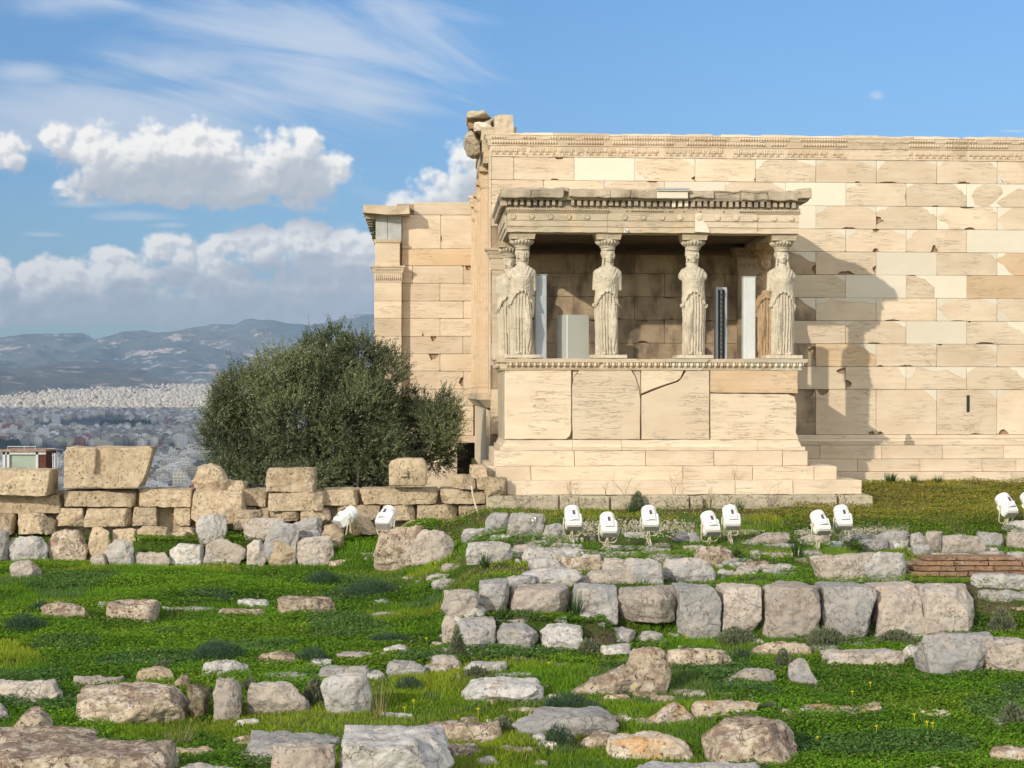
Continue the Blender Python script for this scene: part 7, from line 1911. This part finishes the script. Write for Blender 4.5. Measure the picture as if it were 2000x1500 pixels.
PAL = np.array([(.74, .70, .62), (.60, .57, .50), (.84, .81, .74), (.50, .47, .42), (.72, .64, .48), (.40, .39, .38), (.80, .72, .55), (.30, .27, .25), (.90, .88, .84)])
def building_boxes(w, d, h, q):
    """list of boxes: body, set back storey, stair head, tanks"""
    B = [(-w / 2, w / 2, -d / 2, d / 2, 0, h)]
    s = .16
    B.append((-w / 2 + w * s, w / 2 - w * s * q.random(), -d / 2 + d * s, d / 2 - d * s * q.random(), h, h + 3))
    x = q.uniform(-w * .25, w * .15); B.append((x, x + w * .22, -d * .1, d * .18, h + 3, h + 5.5))
    for _ in range(3):
        x = q.uniform(-w * .4, w * .35); y = q.uniform(-d * .4, d * .35); B.append((x, x + 1.3, y, y + 1.3, h + (0 if abs(x) > w * .34 else 3), h + 4.4))
    for i in range(2): z = h * (i + 1) / 3; B.append((-w / 2 + .6, w / 2 - .6, -d / 2 - 1.1, -d / 2, z, z + 1.0))
    return B
CF = [(3, 2, 1, 0), (4, 5, 6, 7), (0, 1, 5, 4), (1, 2, 6, 5), (2, 3, 7, 6), (3, 0, 4, 7)]
def boxes_mesh(Bs):
    V = []; Fs = []
    for (x0, x1, y0, y1, z0, z1) in Bs:
        b = len(V); V += [(x0, y0, z0), (x1, y0, z0), (x1, y1, z0), (x0, y1, z0), (x0, y0, z1), (x1, y0, z1), (x1, y1, z1), (x0, y1, z1)]
        Fs += [tuple(b + i for i in f) for f in CF]
    return V, Fs
variants = []
for i in range(12):
    c = PAL[i % len(PAL)]; w, d, h = qc.uniform(12, 22), qc.uniform(12, 20), qc.uniform(13, 24)
    V, Fs = boxes_mesh(building_boxes(w, d, h, qc)); me = bpy.data.meshes.new('apartment_block'); me.from_pydata(V, [], Fs); me.materials.append(M_CITY)
    a = me.attributes.new('bcol', 'FLOAT_COLOR', 'POINT'); a.data.foreach_set('color', np.tile(np.append(c * qc.uniform(.8, 1.1), 1), (len(V), 1)).astype(np.float32).ravel()); variants.append(me)
used_px = []
cells = []
d = 1250.0
while d < 8600:
    step = 24 if d < 5600 else 27
    Xa, Xb = (-60 - 838) / F * d, (960 - 838) / F * d
    x = Xa + qc.uniform(0, step)
    while x < Xb:
        cells.append((x + qc.uniform(-4, 4), d + qc.uniform(-5, 5))); x += step * qc.uniform(.85, 1.35)
    d += step * (1.15 if d < 5600 else 1.5)
cells.sort(key=lambda c: c[1])
near = []; far_ = []
def pxof(x, d, z): return x / d * F + 838, HZ - z / d * F
for (x, d) in cells:
    z = float(cityz(d)); u, v = pxof(x, d, z)
    # wooded parks and a street here and there
    gp_ = vnoise(np.array([[x / 260, d / 420, 1.0]]), 1.0, 5)[0]
    if gp_ > .62: continue
    vis = (v < 962 and u < 430) or (u > 430)
    if v < 975 and len(near) < 275 and u > -25 and (u < 392 or 855 < u < 900): near.append((x, d, z))
    elif v < 1010: far_.append((x, d, z))
GL = 'pale concrete apartment block in the dense city below the hill'
for i, (x, d, z) in enumerate(near):
    me = variants[qc.randrange(12)]
    o = bpy.data.objects.new('apartment_block', me); COL.objects.link(o); o.location = (x, d, z - .5)
    o.rotation_euler = (0, 0, R(qc.choice((8, 12, 98, 102, 190, 280, 35)) + qc.uniform(-4, 4))); o.scale = (1, 1, qc.uniform(.75, 1.15))
    props(o, GL, 'building', 'apartment blocks in the nearest part of the city')
# the rest in one mesh
Vs = []; Cv = []; nfb = 0; Fl = []
n = len(far_); fa = np.array(far_)
allV = []; allC = []
for (x, d, z) in far_:
    w, dd, h = qc.uniform(10, 20), qc.uniform(10, 18), qc.uniform(10, 22) * (1 if d < 5600 else .62)
    if qc.random() < .03: w *= 2.2; dd *= 1.6
    bx = [(-w / 2, w / 2, -dd / 2, dd / 2, -2, h), (-w * .25, w * .2, -dd * .3, dd * .25, h, h + 3.2)]
    a = R(qc.choice((8, 98, 30, 60)) + qc.uniform(-6, 6)); ca, sa = math.cos(a), math.sin(a)
    V, _ = boxes_mesh(bx); V = np.array(V)
    V = np.stack([V[:, 0] * ca - V[:, 1] * sa + x, V[:, 0] * sa + V[:, 1] * ca + d, V[:, 2] + z], 1)
    c = PAL[qc.randrange(len(PAL))] * qc.uniform(.55, 1.1)
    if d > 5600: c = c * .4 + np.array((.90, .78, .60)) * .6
    if qc.random() < .02: c = np.array((.35, .14, .09))
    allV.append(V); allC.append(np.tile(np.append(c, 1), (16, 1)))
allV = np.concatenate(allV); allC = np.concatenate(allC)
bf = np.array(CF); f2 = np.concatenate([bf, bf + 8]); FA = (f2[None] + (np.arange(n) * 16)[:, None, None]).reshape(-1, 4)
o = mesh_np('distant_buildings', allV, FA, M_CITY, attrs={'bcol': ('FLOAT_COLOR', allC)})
props(o, 'endless mass of pale city buildings filling the plain up to the hills', 'city', kind='stuff')
# larger odd buildings one can pick out
def bigb(x, y, d, w, dd, h, c, lb, name='building'):
    X_ = (x - 838) / F * d; z = float(cityz(d)); q = random.Random(int(x)); V, Fs = boxes_mesh([(-w / 2, w / 2, -dd / 2, dd / 2, -5, h), (-w * .3, w * .1, -dd * .2, dd * .3, h, h + 3)])
    o = mesh_np(name, V, Fs, M_CITY, attrs={'bcol': ('FLOAT_COLOR', np.tile(np.append(np.array(c), 1), (len(V), 1)))}, loc=(X_, d, z)); o.rotation_euler = (0, 0, R(8)); props(o, lb, 'building')
bigb(375, 905, 2150, 42, 20, 15, (.62, .68, .70), 'long pale blue roofed hall below the left edge of the olive tree', 'long_hall')
bigb(38, 838, 3900, 44, 18, 22, (.42, .14, .11), 'dark red building in the shaded city at far left', 'red_building')
bigb(41, 856, 3450, 16, 14, 34, (.75, .74, .70), 'tall whitish building in the shaded city at left', 'tall_building')
bigb(362, 868, 2700, 18, 14, 34, (.72, .70, .66), 'pale tower block left of the olive tree', 'tower_block')
bigb(96, 848, 3300, 26, 14, 30, (.78, .78, .77), 'broad white building in the middle of the shaded city', 'white_building')
bigb(122, 826, 4300, 22, 14, 34, (.70, .74, .78), 'bluish white block far out in the shaded city', 'bluish_building')
bigb(215, 856, 2950, 30, 14, 16, (.66, .60, .44), 'wide cream coloured building left of the pale tower block', 'cream_building')
# dark groves
def grove(x0, x1, d, h, lb):
    n = 160; Xs = rc.uniform((x0 - 838) / F * d, (x1 - 838) / F * d, n); Ys = d + rc.uniform(-25, 45, n)
    m_ = MB()
    for a, b in zip(Xs, Ys):
        r = rc.uniform(3, 6.5); z = float(cityz(b)); hh = h * rc.uniform(.55, 1.1)
        for _ in range(3): m_.ball((a + rc.uniform(-3, 3), b + rc.uniform(-3, 3), z + hh * rc.uniform(.4, .8)), r * rc.uniform(.5, .9), r, hh * .42, 6, 4)
    o = m_.build('far_grove', plain('dark_grove', (.028, .042, .028), .9, 0, .1, .4, .2), None, loc=((x0 + x1) / 2 / F * 0 + float(Xs.mean()), d, float(cityz(d)))); props(o, lb, 'grove', kind='stuff')
grove(210, 298, 4050, 26, 'dark wooded knoll in the middle of the shaded city'); grove(-20, 40, 2750, 22, 'dark trees at the left edge of the near city'); grove(60, 100, 2600, 14, 'small dark tree patch behind the far left block'); grove(395, 440, 3400, 14, 'small grove by the olive tree edge')

# ------------------------------------------------------------------ hills and mountains
def ridge(name, d0, d1, prof, base_y, seed, mat, label, rel=1.0, n=(220, 60)):
    xs_ = np.linspace(-700, 1500, n[0]); t = np.linspace(0, 1, n[1])
    py_ = np.interp(xs_, [p[0] for p in prof], [p[1] for p in prof])
    XX, TT = np.meshgrid(xs_, t); D = d0 + (d1 - d0) * TT
    ytop = np.interp(xs_, [p[0] for p in prof], [p[1] for p in prof])[None] * np.ones_like(TT)
    X_ = (XX - 838) / F * d1 * (.55 + .45 * D / d1)
    q = np.stack([X_ / 900, D / 900, X_ * 0], -1)
    Hn = (HZ - ytop) / F * d1; Hb = (HZ - base_y) / F * d0
    r = 1 - np.abs(fbm(q, 1.0, seed, 5, .5)) * .8
    prof_t = TT ** .85
    Z_ = Hb - 40 + (Hn - Hb + 40) * prof_t + (r - .6) * (Hn - Hb) * .42 * rel * np.sin(np.clip(TT, 0, 1) * PI) ** .8
    small = fbm(q, 7, seed + 3, 3, .55) * 14 * rel * (1 - TT * .6)
    Z_ = Z_ + small
    i_ = np.arange(n[0] * n[1]).reshape(n[1], n[0]); Q = np.stack([i_[:-1, :-1], i_[:-1, 1:], i_[1:, 1:], i_[1:, :-1]], -1).reshape(-1, 4)
    # back slope
    o = mesh_np(name, np.stack([X_, D, Z_], -1).reshape(-1, 3), Q, mat, smooth=True); props(o, label, 'mountains' if 'mount' in name else 'hills', kind='structure'); return o
def hillmat(name, A, B, C, thr, sc):
    m, nt, b = newmat(name, .95, .05); v = objvec(nt, False)
    n1 = nz(nt, v, .0012 * sc, 8, .62); n2 = nz(nt, mapped(nt, v, (1, 1, 2.5)), .0035 * sc, 8, .7, .4); n3 = nz(nt, v, .02 * sc, 5, .7)
    c = mixcol(nt, maprange(nt, n1, .4, .6), A, B)
    g = math_node(nt, 'ADD', n2, math_node(nt, 'MULTIPLY', math_node(nt, 'SUBTRACT', n3, .5), .35))
    c = mixcol(nt, maprange(nt, g, thr, thr + .05), c, C)
    nt.links.new(c, b.inputs['Base Color']); bump(nt, b, n3, .8, 30.0); return m
M_MT = hillmat('mountain_slopes', (.11, .145, .135), (.18, .20, .17), (.62, .52, .45), .56, 1.0)
M_HL = hillmat('scrub_hills', (.07, .085, .05), (.16, .14, .095), (.48, .38, .27), .57, 2.0)
PR1 = [(-700, 690), (-300, 670), (-60, 655), (0, 661), (40, 664), (75, 657), (95, 655), (130, 657), (160, 654), (183, 655), (190, 664), (212, 669), (240, 660), (265, 652), (290, 648), (312, 653), (345, 651), (385, 641), (418, 634), (440, 634), (465, 637), (483, 629), (500, 626), (540, 628), (570, 635), (605, 638), (640, 634), (672, 624), (700, 617), (735, 616), (800, 612), (1000, 600), (1500, 640)]
ridge('mountain_range', 8300, 12500, PR1, 752, 3, M_MT, 'blue hazy mountain range with pale rock scars', 1.0, (420, 90))
PR2 = [(-700, 700), (-100, 712), (0, 706), (40, 708), (75, 712), (110, 709), (150, 707), (200, 710), (255, 712), (300, 718), (350, 727), (400, 738), (440, 742), (520, 748), (700, 752), (1500, 760)]
ridge('hills', 7600, 9600, PR2, 753, 9, M_HL, 'low brown scrub hills in front of the mountains', .7, (300, 50))
PR3 = [(-700, 715), (-100, 716), (0, 722), (40, 730), (80, 744), (110, 754), (200, 775), (1500, 780)]
ridge('dark_hill', 7000, 7900, PR3, 762, 15, M_HL, 'dark wooded hill end at far left above the city', .6, (200, 40))

# ------------------------------------------------------------------ air and the cloud bank that shades the near city
def hazebox():
    mb = MB(); mb.box(-9500, 9500, -120, 12900, -240, 760)
    m = bpy.data.materials.new('haze'); m.use_nodes = True; nt = m.node_tree; nt.nodes.clear()
    o_ = nt.nodes.new('ShaderNodeOutputMaterial'); v = nt.nodes.new('ShaderNodeVolumePrincipled')
    v.inputs['Color'].default_value = (.56, .76, 1.0, 1); v.inputs['Density'].default_value = HAZE; v.inputs['Anisotropy'].default_value = 0.1
    nt.links.new(v.outputs[0], o_.inputs['Volume'])
    o = mb.build('haze', m); props(o, 'thin blue haze between the hill and the mountains', 'haze', kind='stuff')
HAZE = 9.5e-5
hazebox()
def cloudbank():
    rq = np.random.RandomState(8); Vs = []; Fs = []
    sx, sy = -1300 / math.tan(SUN_EL) * math.sin(SUN_AZ), -1300 / math.tan(SUN_EL) * math.cos(SUN_AZ)
    nx2, ny2 = 60, 70
    xs_ = np.linspace(-2500 + sx, 900 + sx, nx2); ys_ = np.linspace(600 + sy, 5650 + sy, ny2)
    XX, YY = np.meshgrid(xs_, ys_)
    q = np.stack([XX / 500, YY / 500, XX * 0], -1)
    U_ = (XX - XX.mean()) / 1700; W_ = (YY - YY.mean()) / 2525
    edge = np.clip((1 - np.maximum(np.abs(U_), np.abs(W_)) ** 6) , 0, 1) ** .5
    XX = XX + 90 * fbm(q, 1.2, 4, 3); YY = YY + 60 * fbm(q, 1.2, 6, 3)
    top = 1330 + edge * (140 + 90 * fbm(q, 1.5, 2, 4)); bot = 1330 - edge * (25 + 12 * fbm(q, 2, 3, 3))
    V = np.concatenate([np.stack([XX, YY, top], -1).reshape(-1, 3), np.stack([XX, YY, bot], -1).reshape(-1, 3)])
    i_ = np.arange(nx2 * ny2).reshape(ny2, nx2); Q1 = np.stack([i_[:-1, :-1], i_[:-1, 1:], i_[1:, 1:], i_[1:, :-1]], -1).reshape(-1, 4); Q2 = Q1[:, ::-1] + nx2 * ny2
    m, nt, b = newmat('cloud_water', 1.0, 0); b.inputs['Base Color'].default_value = (.9, .9, .9, 1)
    t = nt.nodes.new('ShaderNodeBsdfTranslucent'); t.inputs[0].default_value = (.85, .88, .92, 1); mx = nt.nodes.new('ShaderNodeMixShader'); mx.inputs[0].default_value = .75
    nt.links.new(b.outputs[0], mx.inputs[1]); nt.links.new(t.outputs[0], mx.inputs[2]); nt.links.new(mx.outputs[0], nt.nodes['Material Output'].inputs['Surface'])
    o = mesh_np('cloud', V, np.concatenate([Q1, Q2]), m, smooth=True); props(o, 'flat cloud bank high above that shades the nearer part of the city', 'cloud', kind='structure')
cloudbank()
